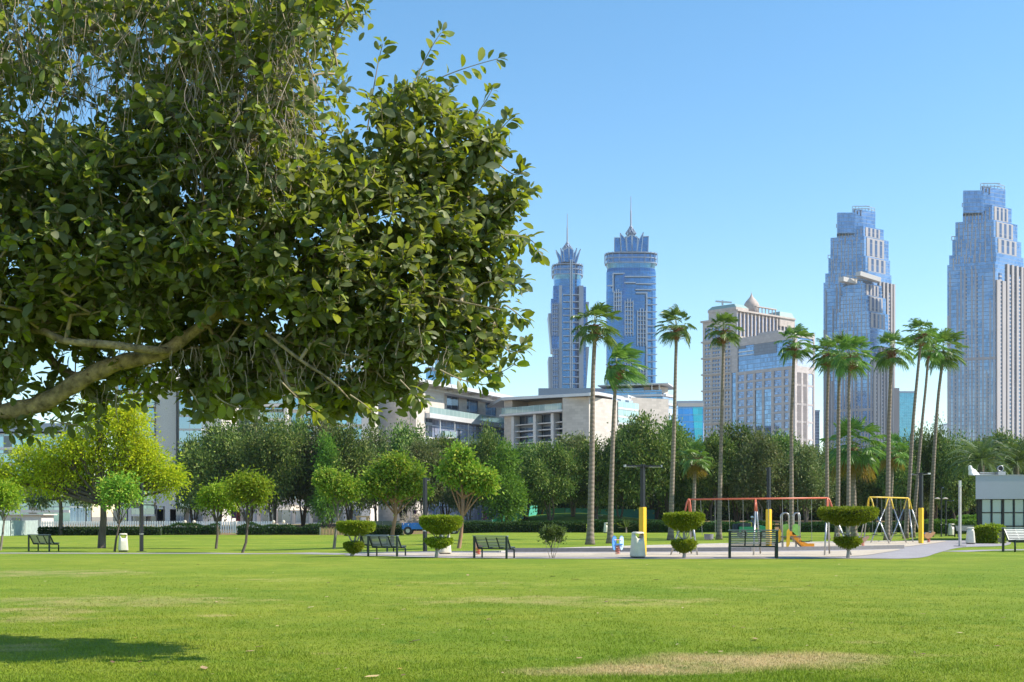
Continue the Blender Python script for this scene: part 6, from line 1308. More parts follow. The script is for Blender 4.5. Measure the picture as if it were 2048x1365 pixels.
# ---- the twin towers with crown and spire
GL_TW = gridmat('glass_twin_towers', (.06, .18, .36), (.11, .23, .36), 1.8, 3.7, .05, .08, metal=.85, var=.18, rough=.1, big=.45, bigcol=(.05, .13, .27), bigscale=.04)
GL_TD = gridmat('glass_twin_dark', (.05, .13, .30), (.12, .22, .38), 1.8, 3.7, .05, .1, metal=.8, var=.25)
TWS = M('twin_tower_steel', (.30, .34, .42), .45, .2, var=.08, scale=.05); TWL = M('twin_tower_lines', (.40, .46, .55), .5, .1, var=.05)
def twin(label, Yt, cx, sx, sy, ringtop, ringbase, necktop, body, crown_rows, dia, spire, ww, narrow):
    k = Yt / F; z = lambda row: EYE - (row - HOR) * k; X0 = (cx - 1024) * k; c = Vector((X0, Yt + sy * k, 0)); r = empty('twin_tower', (X0, Yt, 0), label, 'skyscraper', 'twin towers with spires')
    def oval(w, d, zz, n=36, p=.62): return [Vector((c.x + w * k * math.copysign(abs(math.cos(t)) ** p, math.cos(t)), c.y + d * k * math.copysign(abs(math.sin(t)) ** p, math.sin(t)), zz)) for t in np.linspace(0, 2 * math.pi, n, endpoint=False)]
    rings = [oval(body * sc_, sy * sc_ ** .5, z(row)) for sc_, row in ((1, 1034), (1, necktop), (1.0, necktop - 18), (ringbase / body * .95, ringtop + 30), (ringbase / body, ringtop + 20))]
    b = MB(); b.loft(rings); b.build('glass_shaft', GL_TW, r)
    b = MB(); b.loft([oval(ringbase * .97, sy * .97, z(ringtop + 20) + .02), oval(ringbase, sy, z(ringtop + 3))]); b.build('sky_lobby_glass', GL_TD, r)
    for row, w in ((ringtop + 20, ringbase + 2.2), (ringtop + 10, ringbase + .8), (ringtop, ringbase + 1.6)): b = MB(); b.loft([oval(w, sy + 2, z(row) - .5), oval(w, sy + 2, z(row) + .5)]); b.build('ring_ledge', TWS, r)
    for i in range(20):
        t = i / 20 * 2 * math.pi; p0 = oval(ringbase + 2.6, sy + 1.6, 0, 20)[i]; b = MB(); b.bar((p0.x, p0.y, z(ringtop + 19)), (p0.x, p0.y, z(ringtop - 2)), .5, .5); b.build('ring_strut', TWS, r)
    t0, t1 = crown_rows      # petals of the crown flare outwards
    for (u0, u1, flare, dy, tl, tr_) in narrow:
        b = MB(); zb_ = z(t1); P = []; mid = (u0 + u1) / 2
        for f, za, zc in ((0, zb_, zb_), (1, z(tl), z(tr_))):
            a_, e_ = u0 + flare * f, u1 + flare * f
            P.append([Vector((X0 + a_ * k, Yt + dy * k, za)), Vector((X0 + e_ * k, Yt + dy * k, zc)), Vector((X0 + e_ * k, Yt + (dy + 9) * k, zc - 2 * f)), Vector((X0 + a_ * k, Yt + (dy + 9) * k, za - 2 * f))])
        b.loft(P); b.build('crown_petal', GL_TW, r)
        b = MB(); b.bar(P[0][0], P[1][0], .8, .8); b.bar(P[0][1], P[1][1], .8, .8); b.bar(P[1][0], P[1][1], .8, .8); b.build('petal_edge', TWL, r)
    b = MB(); b.loft([oval(ringbase * .72, sy * .7, z(ringtop)), oval(ringbase * .66, sy * .65, z(t1) + 3)]); b.build('crown_base', TWS, r)
    d0, dm, d1, dw = dia; b = MB(); cc = Vector((X0, Yt + sy * k, 0)); n = 10                  # open lattice lantern
    lv = [(d1, dw * .45), ((dm * 2 + d1) / 3, dw * .8), (dm, dw), ((dm + d0) / 2, dw * .5), (d0, 1.0)]
    pr = [[cc + Vector((w * k * math.cos(6.283 * (j + .5 * (q % 2)) / n), w * k * math.sin(6.283 * (j + .5 * (q % 2)) / n), z(row))) for j in range(n)] for q, (row, w) in enumerate(lv)]
    for q in range(len(pr)):
        for j in range(n):
            b.bar(pr[q][j], pr[q][(j + 1) % n], .45, .45)
            if q + 1 < len(pr): b.bar(pr[q][j], pr[q + 1][j], .5, .5); b.bar(pr[q][j], pr[q + 1][(j + (1 if q % 2 else -1)) % n], .5, .5)
    b.build('lattice_lantern', TWS, r); b = MB(); b.lathe([(dw * k * .35, z(d1)), (dw * k * .6, z(dm)), (.5, z(d0))], cc, 10); b.build('lantern_core', GL_TD, r)
    b = MB(); b.tube([(cc.x, cc.y, z(d1)), (cc.x, cc.y, z(d0)), (cc.x, cc.y, z(spire) - (z(spire) - z(d0)) * .5), (cc.x, cc.y, z(spire) - (z(spire) - z(d0)) * .48), (cc.x, cc.y, z(spire))], [1.2, 1.0, .85, .55, .35], 8); b.build('spire', TWS, r)
    return r, k, z, X0, c
# right, broad tower
r, k, z, X0, c = twin('broader right one of the twin blue glass towers with spires', 1311, 1264, 50, 22, 505, 50.5, 560, 49.8, (466, 503), (446, 462, 471, 11), 387, 0,
    [(-34.5, -22, 0, 8, 474, 474.5), (20, 33, 1, 8, 472, 471), (-21, -10, -2.5, 3, 466, 478), (10, 19, 4.0, 3, 480, 464.5), (-10, 0, -1, -1, 476, 470), (0, 10, 1, -1, 470, 477), (-20, -11, 1, 14, 478, 470), (11, 19, -1, 14, 470, 478)])
FB = Yt_ = 1311
def hl(b, x0, x1, row, th=1.1, d=.6, Y=1309): b.box((((x0 + x1) / 2 - 1024) * Y / F, Y, EYE - (row - HOR) * Y / F), ((x1 - x0) * Y / F, 2.4, th))
def vl(b, x, r0, r1, th=1.1, Y=1309): b.box(((x - 1024) * Y / F, Y, EYE - ((r0 + r1) / 2 - HOR) * Y / F), (th, 2.2, abs(r1 - r0) * Y / F))
b = MB(); rows = [553 + i * 14.2 for i in range(15)]
hl(b, 1226, 1249, 547.5); vl(b, 1226, 547, 585); hl(b, 1249, 1312, 553.6); hl(b, 1248, 1271, 566); hl(b, 1272, 1312, 568); hl(b, 1272, 1294, 586.5); vl(b, 1293.5, 586, 770, 1.6); hl(b, 1271, 1312, 580); hl(b, 1215, 1225, 572)
for row in rows[3:]: hl(b, 1294, 1314, row, .9)
b.build('facade_lines', TWL, r)
for (x0, x1, r0, r1) in ((1228, 1242, 583, 625), (1250, 1266, 602, 672), (1275, 1292, 621, 692), (1250, 1266, 697, 768), (1275, 1292, 735, 768)):
    b = MB()
    for j in range(4): vl(b, x0 + (x1 - x0) * j / 3, r0 - (4 if j in (1, 2) else 0), r1, .9, 1308.2)
    n = int((r1 - r0) / 8.7)
    for j in range(n): hl(b, x0, x1, r0 + 3 + j * 8.7, .8, Y=1308.6)
    b.build('balcony_grid', TWL, r)
b = MB(); vl(b, 1248.5, 548, 700, 3, 1309.6); b.build('recess_shadow_strip', GL_TD, r)  # dark glass strip before the wall, standing in for a recess's shadow
# left, narrow tower seen end-on, with leaning side wings
r, k, z, X0, c = twin('narrower left one of the twin blue glass towers with spires', 1381, 1136, 26, 30, 528, 29, 590, 27, (497, 524), (477, 491, 498, 10.5), 420, 0,
    [(-17, -9, -7, 8, 499, 509), (11, 18, 7.5, 8, 509, 496.5), (-12, -5, -3, 3, 496, 506), (7, 13, 5, 3, 507, 496), (-8, 2, -1, -2, 501, 495.5), (2, 10, .5, -2, 495.5, 501)])
Y = 1379
def slab(x0b, x1b, x0t, x1t, rb, rt, m, nm, y0=4, dep=40, slope=0):
    Yq = Y + y0; kk_ = Yq / F; zz_ = lambda row: EYE - (row - HOR) * kk_; xx = lambda p: (p - 1024) * kk_; b = MB()
    b.add([(xx(x0b), Yq, zz_(rb)), (xx(x1b), Yq, zz_(rb)), (xx(x1b), Yq + dep, zz_(rb)), (xx(x0b), Yq + dep, zz_(rb)), (xx(x0t), Yq, zz_(rt + slope)), (xx(x1t), Yq, zz_(rt)), (xx(x1t), Yq + dep, zz_(rt)), (xx(x0t), Yq + dep, zz_(rt + slope))], [(0, 1, 5, 4), (1, 2, 6, 5), (2, 3, 7, 6), (3, 0, 4, 7), (4, 5, 6, 7), (3, 2, 1, 0)]); return b.build(nm, m, r)
slab(1106.5, 1118, 1106.5, 1118, 1034, 572, GL_TD, 'side_bay', 4); slab(1118, 1124, 1118, 1124, 1034, 571, TWS, 'side_pier', 2)
slab(1158, 1167, 1158, 1167, 1034, 571.5, TWS, 'side_pier', 2); slab(1167, 1172, 1167, 1172, 1034, 574, GL_TD, 'side_bay', 4)
slab(1104, 1112, 1102, 1112, 700, 598, GL_TD, 'leaning_wing', 6); slab(1103, 1110, 1096.5, 1110, 700, 627, TWS, 'leaning_wing', 8); slab(1105.5, 1112, 1097, 1112, 1000, 714, TWS, 'leaning_wing', 5)
slab(1168, 1171, 1168, 1178, 700, 604, TWS, 'leaning_wing', 6); slab(1167, 1169, 1167, 1178.5, 830, 694, TWS, 'leaning_wing', 5)
b = MB()
for j in range(15): hl(b, 1126, 1157.5, 590 + j * 13.7, .9, Y=1379)
vl(b, 1141, 520, 800, 1.3, 1378.5); vl(b, 1144.5, 520, 800, 1.0, 1378.5); b.build('facade_lines', TWL, r)
for (x0, x1, r0, r1) in ((1105, 1116, 607, 672), (1105, 1116, 697, 780)):
    b = MB()
    for j in range(4): vl(b, x0 + (x1 - x0) * j / 3, r0, r1, .8, 1381)
    for j in range(int((r1 - r0) / 8.7)): hl(b, x0, x1, r0 + 3 + j * 8.7, .7, Y=1381.5)
    b.build('balcony_grid', TWS, r)

# ---- other distant buildings
def simple_tower(px0, px1, top, Y, m, name, label, dep=30, extra=None, skew=0):
    L_ = Vector(xy(px0, Y + skew)); Rr = Vector(xy(px1, Y)); t = frame(L_, Rr); r = empty(name, (L_.x, L_.y, 0), label, 'building'); z1 = zrow(top, Y); n = t[2]
    block(r, [tuple(L_), tuple(Rr), tuple(Rr - n * dep), tuple(L_ - n * dep)], 0, z1, m, 'glass_body')
    b = MB(); b.fb(t, -.4, flen(L_, Rr) + .4, -dep, .5, z1 + .01, z1 + 2.0); b.build('parapet', TWS, r)
    return r, t, z1, flen(L_, Rr)
GT = gridmat('glass_teal', (.05, .42, .55), (.15, .50, .58), 2.5, 3.6, .03, .10, metal=.6, var=.15); GTB = gridmat('glass_teal_blue', (.05, .25, .62), (.25, .42, .62), 3, 3.6, .03, .12, metal=.7, var=.2)
r, t, z1, L_ = simple_tower(1356, 1406.5, 810, 620, GTB, 'teal_glass_building', 'teal and blue glass building partly behind the palm left of the domed hotel')
b = MB(); kx = L_ / 50.5; A, tt, nn = t
def P3(px, row): u = (px - 1356) * kx; p = A + tt * u + nn * .8; return (p.x, p.y, zrow(row, 620))
b.add([P3(1385, 815), P3(1404.5, 815), P3(1404.5, 900), P3(1391, 900)] + [tuple(Vector(P3(*q)) + Vector((0, .7, 0))) for q in ((1385, 815), (1404.5, 815), (1404.5, 900), (1391, 900))], [(0, 1, 2, 3), (7, 6, 5, 4), (0, 4, 5, 1), (1, 5, 6, 2), (2, 6, 7, 3), (3, 7, 4, 0)]); b.build('teal_panel', GT, r)
b = MB(); b.fb(t, 0, L_, -.0, .9, zrow(814, 620), zrow(807, 620)); b.fb(t, L_ * .45, L_, -8, -2, zrow(807, 620), zrow(801, 620)); b.build('crown_screen', M('concrete_pale', (.5, .47, .44), .7), r)
simple_tower(1795, 1830, 786, 1500, gridmat('glass_far_teal', (.12, .38, .50), (.18, .45, .54), 2.5, 3.6, .05, .12, metal=.6, var=.12), 'far_glass_tower', 'far teal glass tower with a flat top right of the middle skyscraper')
simple_tower(1630, 1639, 824, 1400, GL_TOWR, 'far_tower', 'sliver of a far grey tower right of the stone office block')
simple_tower(1402, 1408, 846, 900, GL_PALE, 'far_tower', 'sliver of a pale building left of the domed hotel base')
simple_tower(1896, 1904, 850, 1500, GL_PALE, 'far_tower', 'sliver of a pale building at the foot of the rightmost skyscraper')
r, t, z1, L_ = simple_tower(852, 902, 742, 700, gridmat('glass_far_blue', (.22, .42, .62), (.25, .45, .65), 2.2, 3.6, .05, .1, metal=.7, var=.15), 'far_glass_tower', 'pale blue glass tower above the office roof, under the fig leaves')
b = MB(); b.fb(t, L_ * .36, L_ * .8, -20, -1, z1, zrow(708, 700)); b.build('upper_tier', gridmat('glass_far_pale', (.40, .55, .68), (.42, .56, .70), 2.2, 3.6, .05, .1, metal=.6, var=.1), r)

# ---- mid-distance offices
ALU = M('aluminium_slab', (.60, .60, .61), .5, .2, var=.08, scale=.4); SST = smat('sandstone_wall', (.56, .50, .45), 1.1, line=.82, dv=.5)
GL_OF = gridmat('glass_office', (.52, .56, .74), (.58, .60, .68), 1.35, 3.75, .05, .06, metal=.65, var=.16, blank=.06, blankcol=(.12, .15, .2)); GL_OB = gridmat('glass_office_blue', (.14, .27, .44), (.32, .38, .46), 1.35, 3.75, .05, .08, metal=.8, var=.2)
GL_OD = gridmat('glass_office_dark', (.14, .18, .25), (.30, .33, .38), 2.4, 3.75, .04, .16, metal=.6, var=.4); RAIL = gridmat('glass_railing', (.38, .52, .52), (.5, .58, .58), 1.5, 50, .04, 0, metal=.3, var=.08)
def floors(fr, u0, u1, zs, parent, d=.5, h=.35, m=None, nm='floor_slab'):
    b = MB()
    for z_ in zs: b.fb(fr, u0, u1, 0, d, z_ - h / 2, z_ + h / 2)
    b.build(nm, m or ALU, parent)
def office_one():
    Z = 27.5; C0 = Vector((-18.2, 221)); d = Vector((16, 31)).normalized(); e = Vector((-d.y, d.x)) * 1.0
    r = empty('office_building', (C0.x, C0.y, 0), 'sandstone and glass office with terrace railings and an overhanging roof, under the fig leaves', 'building')
    E1 = C0 + d * 45; Lw = C0 + Vector((-.88, .47)) * 6.6; zt = 24.8
    f = frame(C0, E1); L_ = flen(C0, E1); fl = frame(Lw, C0)
    block(r, [tuple(C0 + d * 3.3), tuple(E1), tuple(E1 - f[2] * 16), tuple(C0 + d * 3.3 - f[2] * 16)], 0, 20.4, GL_OF, 'glass_body')
    block(r, [tuple(C0 + d * 5), tuple(E1 - d * 1), tuple(E1 - d * 1 - f[2] * 14), tuple(C0 + d * 5 - f[2] * 14)], 20.41, 25.4, GL_OD, 'penthouse') if 0 else None
    b = MB(); b.fb(f, 6, L_ - 1, -14, -3.0, 20.41, 25.6); b.build('penthouse', GL_OD, r); b = MB()
    for u in (14, 22, 30, 38): b.fb(f, u, u + 3.2, -14, -2.9, 20.42, 25.58)
    b.build('penthouse_wall', SST, r)
    b = MB(); b.fb(f, -.0, 3.3, -16, .6, 0, 25.6); b.build('wall', SST, r)
    b = MB(); b.fb(fl, 0, flen(Lw, C0) - .6, -12, .2, 0, 25.6); b.build('stone_wall', SST, r)
    b = MB(); b.fb(f, 3.31, 6.2, -2, -.9, 14.4, 25.58); b.build('wall_return', SST, r)
    b = MB(); b.fb(f, -1.6, L_ + 2, -18, 2.0, 26.4, 26.75); b.build('roof', ALU, r); b = MB(); b.fb(f, 1.0, L_ + 2, 2.01, 2.25, 26.2, 26.9); b.fb(f, -1.0, L_ + 1, -17, -.5, 25.61, 26.39); b.build('roof_fascia', ALU, r)
    for i in range(9): b = MB(); b.fb(f, 4 + i * 4.6, 4.3 + i * 4.6, -3, 1.9, 25.95, 26.38); b.build('roof_beam', ALU, r)
    floors(f, 3.31, L_ + 1, (20.5,), r, d=1.6, h=.9, nm='terrace_slab'); floors(f, 3.31, L_ + .5, (16.4, 12.6, 8.8, 5.0), r, d=.55)
    b = MB(); b.fb(f, 3.4, L_ + 1, 1.45, 1.52, 20.96, 22.1); b.build('glass_railing', RAIL, r)
    b = MB(); b.fb(f, 3.31, 6.4, .05, .25, 5.3, 20.0); b.build('dark_glazing', GL_OD, r)
    b = MB(); b.fb(f, 30, 43.9, .03, .18, 5.3, 16.1); b.fb(f, 24, 43.9, .03, .18, 16.7, 20.0); b.build('dark_glazing', GL_OD, r)
    for u0, zz_ in ((8.2, 16.9), (21, 16.0), (33, 16.0), (33, 12.3), (22, 12.2), (12, 9.0)):
        b = MB(); b.fb(f, u0, u0 + 4.2, .56, 2.0, zz_ - .4, zz_ - .1); s_ = b.build('balcony', ALU, r); b = MB(); b.fb(f, u0, u0 + 4.2, 1.94, 2.0, zz_ - .09, zz_ + 1.0); b.fb(f, u0, u0 + .06, .56, 1.93, zz_ - .09, zz_ + 1.0); b.build('railing', RAIL, s_)
    b = MB(); b.fb(f, -.5, 9.5, .7, 3.8, 13.1, 13.4); b.build('canopy', ALU, r); b = MB(); b.fb(f, 3.5, 12, 1.2, 1.26, 9.2, 10.4); b.build('glass_railing', RAIL, r)
    for i in range(7): b = MB(); b.tube([tuple(f[0] + f[1] * (8 + i * 5.5) + f[2] * 1.0) + (5,), tuple(f[0] + f[1] * (8 + i * 5.5) + f[2] * 1.0) + (20.0,)], .12, 8); b.build('column', ALU, r)
    # blue glass wing to the left
    W0 = Lw + Vector((-.88, .47)) * 16; fw = frame(W0, Lw); b = MB(); b.fb(fw, 0, 15.9, -12, -.8, 0, 24.6); b.build('blue_glass_wing', GL_OB, r); floors(fw, 0, 15.9, (23.0, 19.2, 15.4, 11.6, 7.8), r, d=-.1, h=.3) if 0 else None
    b = MB()
    for z_ in (24.7, 20.6, 16.8, 13.0, 9.2): b.fb(fw, 0, 15.9, -.9, -.35, z_ - .3, z_ + .3)
    b.build('floor_slab', ALU, r); b = MB(); b.fb(fw, 14.0, 14.5, -.9, 0, 0, 24.4); b.build('fin', ALU, r)
office_one()
def office_two():
    Z = 24.; k = 220 / F; r = empty('office_building', (at(1178, 800, 220).x, 220, 0), 'low sandstone office with slanting flat roofs right of centre', 'building')
    C0 = Vector(xy(1178, 220)); L1 = Vector(xy(1125, 222)); L0 = Vector(xy(1004, 233)); f = frame(L1, C0); z = lambda row, Y=220: zrow(row, Y)
    d = Vector((14, 17)).normalized(); R1 = C0 + d * 9.2; fr = frame(C0, R1)
    n = f[2]; block(r, [tuple(L1), tuple(C0), tuple(R1), tuple(R1 - n * 16), tuple(L1 - n * 20)], 0, z(793.5), SST, 'wall')
    f0 = frame(L0, L1); LL = flen(L0, L1); b = MB(); b.fb(f0, 0, LL, -12, -2.5, 0, z(825, 228)); b.build('glass_body', GL_OD, r)
    b = MB(); b.fb(f0, 0, 2.2, -12, -.6, 0, z(800, 231)); b.fb(f0, 2.3, LL - .05, -12, -5, z(825, 228) + .1, z(799, 230)); b.build('rear_wall', SST, r)
    b = MB(); b.fb(f0, 3.2, 9.4, -5.1, -4.85, z(824, 228), z(806, 228)); b.build('dark_recess', GL_OD, r)
    b = MB(); b.fb(f0, -.5, LL + 0.0, -4, .3, z(829, 228), z(825, 228)); b.build('terrace_slab', ALU, r); b = MB(); b.fb(f0, 0, LL - .1, .1, .17, z(825, 228) + .02, z(825, 228) + 1.2); b.build('glass_railing', RAIL, r)
    b = MB()
    for row in (847, 860, 872, 884): b.fb(f0, .5, LL - .2, -2.4, -1.0, z(row + 2.0, 228), z(row, 228))
    b.build('louvre_slab', ALU, r)
    for u in (2.0, 7.8, LL - 3.4): b = MB(); b.fb(f0, u, u + .7, -2.2, -.5, 0, z(830, 228)); b.build('column', ALU, r)
    # big slanting roof plates
    def plate(P, th, nm='roof'):
        b = MB(); a = [Vector(p) for p in P]; c = [p + Vector((0, 0, th)) for p in a]; m_ = len(a); b.add(a + c, [tuple(range(m_ - 1, -1, -1)), tuple(range(m_, 2 * m_))] + [(i, (i + 1) % m_, (i + 1) % m_ + m_, i + m_) for i in range(m_)]); return b.build(nm, ALU, r)
    plate([at(1002, 801, 232), at(1180, 792, 217.5), at(1195, 790, 219), at(1262, 802, 240), at(1262, 802, 240) + Vector((-16, 14, 0)), at(1002, 801, 232) + Vector((-3, 16, 0))], .55)
    plate([at(1190, 789, 220), at(1262, 803, 236), at(1262, 803, 236) + Vector((-5, 8, .1)), at(1190, 789, 220) + Vector((-5, 10, .1))], .5)
    b = MB(); p = at(1134, 787, 232); b.box((p.x, p.y + 3, z(787, 232)), (10.8, 6, 2.0), rz=-.05); b.build('roof_plant', M('plant_dark', (.16, .20, .25), .6), r)
    # part right of the stone corner: glazed gap, second stone wall, wedge roof
    C2 = R1 + d * 7; f3 = frame(R1, C2); b = MB(); b.fb(f3, 0, 7, -8, -1.2, 0, z(804, 235)); b.build('glass_gap', GL_OF, r)
    b = MB()
    for row in (822, 838, 852): b.fb(f3, 0, 7, -1.2, .2, z(row, 233) - .2, z(row, 233) + .2)
    b.build('balcony', ALU, r); b = MB()
    for row in (822, 838, 852): b.fb(f3, 0, 7, .1, .17, z(row, 233) + .22, z(row, 233) + 1.3)
    b.build('glass_railing', RAIL, r)
    A2, B2, D2 = Vector(xy(1237, 240)), Vector(xy(1259, 236)), Vector(xy(1330, 268)); f4 = frame(A2, B2); f5 = frame(B2, D2); nn = f4[2]
    b = MB(); b.fb(f4, 0, flen(A2, B2), -9, 0, 0, z(797, 238)); b.build('stone_wall', SST, r)
    b = MB(); b.fb(f5, .4, flen(B2, D2), -8, -.8, 0, z(822, 250)); b.build('rear_glazing', GL_OD, r)
    b = MB(); b.fb(f5, 0, .8, -8, .3, 0, z(794, 236)); b.build('wall_end', M('render_white', (.6, .58, .56), .7), r)
    P = [at(1256, 796, 235), at(1332, 822, 266), at(1332, 822, 266) + Vector((-9, 6, 0)), at(1256, 796, 235) + Vector((-9, 7, 0))]; plate(P, .6)
    b = MB(); b.add([(p.x, p.y, 0) for p in (P[0] + Vector((-.6, .6, 0)), P[1] + Vector((-.6, .6, 0)))] + [P[1] + Vector((-.6, .6, -.02)), P[0] + Vector((-.6, .6, -.02))] + [(p.x - .5, p.y + .5, 0) for p in (P[0] + Vector((-.6, .6, 0)), P[1] + Vector((-.6, .6, 0)))] + [P[1] + Vector((-1.1, 1.1, -.02)), P[0] + Vector((-1.1, 1.1, -.02))], [(0, 1, 2, 3), (7, 6, 5, 4), (0, 3, 7, 4), (1, 5, 6, 2)]); b.build('side_wall', SST, r)
office_two()
def office_three():
    Yc = 274; r = empty('office_building', (at(1325, 800, Yc).x, Yc, 0), 'blue glass office with a flat overhanging roof below the broader twin tower', 'building'); z = lambda row: zrow(row, Yc)
    L_, C0, Rr = Vector(xy(1190, 278.5)), Vector(xy(1325, Yc)), Vector(xy(1346, 278)); f, f2 = frame(L_, C0), frame(C0, Rr); LL, RL = flen(L_, C0), flen(C0, Rr)
    core = back(L_, C0, Rr); Dp = Vector((1.5, 13)); block(r, [tuple(L_), tuple(C0), tuple(Rr), tuple(Rr + Dp), tuple(L_ + Dp)], 0, z(787), GL_OB, 'glass_body')
    b = MB(); b.fb(f2, 0, RL, .02, .3, 0, z(787)); b.build('lavender_glazing', GL_OF, r)
    for row in (791, 808.5, 828, 846, 864): b = MB(); b.fb(f, 0, LL, .0, .8, z(row) - .25, z(row) + .25); b.fb(f2, 0, RL, .3, .9, z(row) - .25, z(row) + .25); b.build('floor_slab', ALU, r)
    b = MB(); b.fb(f, 2, LL - 4.6, -10, -1.5, z(787) + .02, z(773)); b.build('penthouse', GL_OD, r); b = MB(); b.fb(f, LL - 4.5, LL - 3.2, -10, -1.2, z(787) + .02, z(772)); b.fb(f2, .5, RL - .5, -6, -1, z(787) + .02, z(772)); b.build('penthouse_wall', STONE, r)
    b = MB(); b.fb(f, 1, LL + 1.6, -11, 1.8, z(770.5), z(768)); b.build('roof', ALU, r); b = MB(); b.fb(f, 0, LL, .7, .78, z(790.5), z(781)); b.build('glass_railing', GL_OB, r)
    for u in (LL - 2.5, LL - .8): b = MB(); b.fb(f, u, u + .3, .2, .5, z(787), z(770.5)); b.build('column', ALU, r)
    b = MB(); p = at(1212, 772, 300); b.box((p.x, p.y, z(772) + .3), (9.5, 6, 3.2)); b.build('roof_plant', M('plant_grey', (.28, .29, .34), .7), r)
office_three()

# ---- apartments on the left
REND = smat('render_beige', (.66, .60, .56), 3.2, line=.93, var=.03); RENS = smat('render_white', (.74, .70, .67), 3.2, line=.95, var=.03); GL_AP = gridmat('glass_apartment', (.26, .44, .56), (.36, .40, .42), 1.6, 3.4, .05, .05, metal=.7, var=.2, blank=.08, blankcol=(.10, .12, .15)); BRN = M('bay_brown_frame', (.28, .24, .21), .6, var=.1, scale=.5)
def apartments_left():
    Y0 = 190; k = Y0 / F; r = empty('apartment_building', (at(330, 900, Y0).x, Y0, 0), 'pale apartment building with stacked balconies and a glass stair bay at left', 'building'); X = lambda px: (px - 1024) * k; z = lambda row: zrow(row, Y0)
    b = MB(); b.box(((X(225) + X(440)) / 2, Y0 + 7, z(736) / 2), (X(440) - X(225), 11.9, z(736))); b.build('body', REND, r)
    b = MB(); b.box(((X(312) + X(352)) / 2, Y0 + .5, z(745) / 2), (X(352) - X(312), 1.0, z(745))); b.box(((X(258) + X(264)) / 2, Y0 + .3, z(742) / 2), (X(264) - X(258), 1.4, z(742))); b.build('flat_wall', RENS, r)
    pitch = 27.3 * k; zf = z(840)
    b = MB(); b.box(((X(363) + X(407)) / 2, Y0 - .2, z(760) / 2 + 1.5), (X(407) - X(363), 2.2, z(760) - 3)); b.build('stair_glazing', gridmat('glass_stair', (.34, .48, .58), (.45, .46, .46), 2.1, pitch, .04, .16, metal=.6, var=.12), r)
    for i in range(-4, 8):
        zz_ = zf - i * pitch
        if zz_ < .5: continue
        b = MB(); b.box(((X(264) + X(311)) / 2, Y0 + .25, zz_), (X(311) - X(264), 1.5, .28)); s_ = b.build('balcony', RENS, r)
        b = MB(); b.box(((X(264) + X(311)) / 2, Y0 - .45, zz_ + .62), (X(311) - X(264) - .1, .05, .95)); b.build('glass_railing', RAIL, s_)
        b = MB(); b.box(((X(276) + X(308)) / 2, Y0 + .98, zz_ + 1.25), (X(308) - X(284), .06, 1.75)); b.build('window', GL_AP, r)
        b = MB(); b.box(((X(230) + X(254)) / 2, Y0 + .98, zz_ + 1.25), (X(254) - X(236), .06, 1.6)); b.build('window', GL_AP, r)
    b = MB(); b.box(((X(262) + X(312)) / 2, Y0 + .2, z(768)), (X(312) - X(260), 1.7, .5)); b.build('top_canopy', RENS, r)
    for i in range(5): b = MB(); x = X(240 + i * 38); b.box((x, Y0 + .2, 1.6), (2.2, .4, 2.4)); b.build('ground_window', GL_OD, r)
apartments_left()
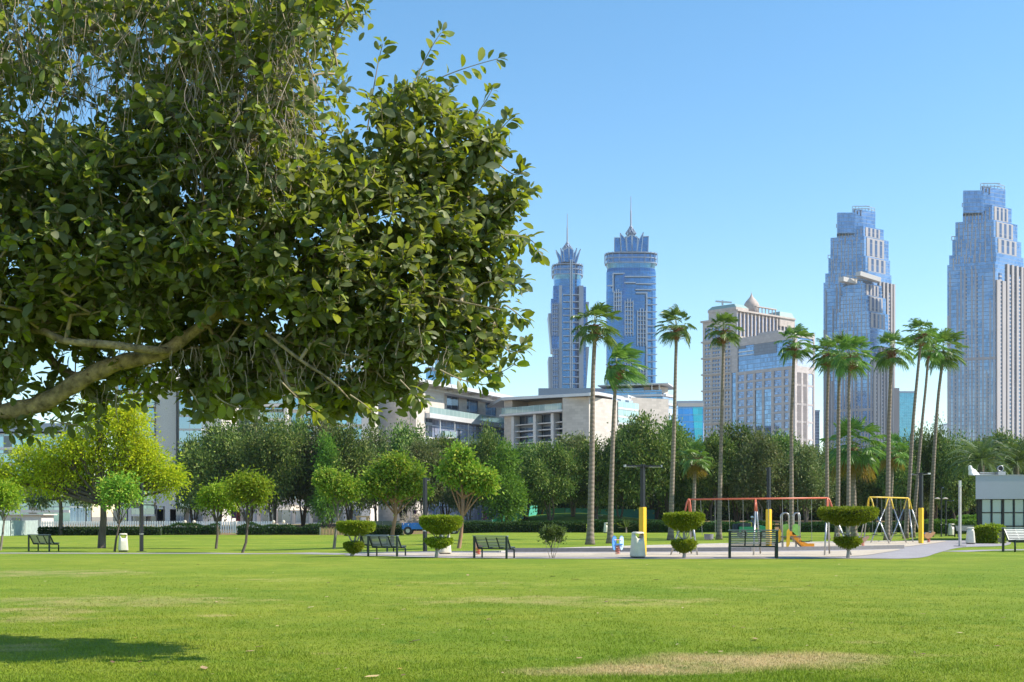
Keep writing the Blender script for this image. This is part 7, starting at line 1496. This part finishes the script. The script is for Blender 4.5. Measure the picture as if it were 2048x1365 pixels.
def apartments_right():
    Y0 = 205; k = Y0 / F; r = empty('apartment_building', (at(560, 900, Y0).x, Y0, 0), 'beige apartment building with brown-framed glass bays behind the dark trees', 'building'); X = lambda px: (px - 1024) * k; z = lambda row: zrow(row, Y0)
    b = MB(); b.box(((X(412) + X(738)) / 2, Y0 + 8, z(728) / 2), (X(738) - X(412), 12, z(728))); b.build('body', REND, r); pitch = 30 * k
    b = MB(); b.box(((X(416) + X(446)) / 2, Y0 + 1.4, z(738) / 2), (X(446) - X(416), 2.0, z(738))); b.build('brown_bay', BRN, r)
    for i in range(-3, 6):
        zz_ = z(850) - i * pitch
        for (a, c, m_) in ((418, 424, GL_AP), (429, 444, GL_OD), (455, 470, GL_AP), (482, 502, GL_AP), (524, 538, GL_AP), (544, 564, GL_AP), (578, 592, GL_AP), (604, 622, GL_AP), (640, 655, GL_AP), (668, 690, GL_AP), (704, 720, GL_AP)):
            yo = .36 if a < 450 else 1.96
            b = MB(); b.box(((X(a) + X(c)) / 2, Y0 + yo, zz_ + 1.2), (X(c) - X(a), .1, 1.9)); w = b.build('window', m_, r)
            if a >= 450: b = MB(); b.box(((X(a) + X(c)) / 2, Y0 + 1.9, zz_ + .2), (X(c) - X(a) + .3, .25, .12)); b.build('sill', RENS, w)
    for i in range(-2, 4):
        zz_ = z(840) - i * pitch
        b = MB(); b.box(((X(514) + X(571)) / 2, Y0 + 1.2, zz_), (X(571) - X(514), 1.5, .5)); b.box((X(516), Y0 + 1.2, zz_ + pitch / 2), (.6, 1.4, pitch - .52)); b.box((X(570), Y0 + 1.2, zz_ + pitch / 2), (.6, 1.4, pitch - .52)); s_ = b.build('balcony', RENS, r)
        b = MB(); b.box(((X(518) + X(568)) / 2, Y0 + .6, zz_ + .8), (X(568) - X(518), .05, 1.0)); b.build('glass_railing', RAIL, s_)
    for i in range(9): b = MB(); b.box((X(425 + i * 35), Y0 + 1.9, 1.5), (2.2, .3, 2.6)); b.build('ground_window', GL_OD, r)
apartments_right()
Y0 = 230; r, t, z1, L_ = simple_tower(-60, 140, 868, 230, GL_AP, 'glass_building', 'pale glass building at the far left edge behind the yellow-green tree', dep=12)
for i in range(6): b = MB(); b.fb(t, 0, L_, .02, .5, 2.4 + i * 3.0, 2.9 + i * 3.0); b.build('floor_slab', RENS, r)
Y0 = 150; b = MB(); q = on(46, Y0); r = empty('low_annex', q, 'low white annex with a flat roof at the far left edge behind the hoarding', 'building'); b.box(q + Vector((0, 2, .75)), (4.6, 4, 1.6)); b.build('wall', RENS, r); b = MB(); b.box(q + Vector((0, 1.9, 1.63)), (5.4, 4.6, .14)); b.build('roof', RENS, r); b = MB(); b.box(q + Vector((-.8, -.02, .9)), (1.2, .05, .6)); b.build('window', GL_OD, r)
# ================================================================== the air between here and the towers
def haze():
    m = bpy.data.materials.new('haze'); m.use_nodes = True; n, l = m.node_tree.nodes, m.node_tree.links; n.remove(n['Principled BSDF'])
    v = n.new('ShaderNodeVolumePrincipled'); v.inputs['Color'].default_value = (.80, .88, 1, 1); v.inputs['Density'].default_value = .00007; v.inputs['Anisotropy'].default_value = .2
    l.new(v.outputs[0], n['Material Output'].inputs['Volume']); b = MB(); b.box((150, 900, 181), (3000, 2200, 366)); o = b.build('haze', m); tag(o, 'thin pale haze in front of the distant towers', 'haze', kind='stuff')
haze()
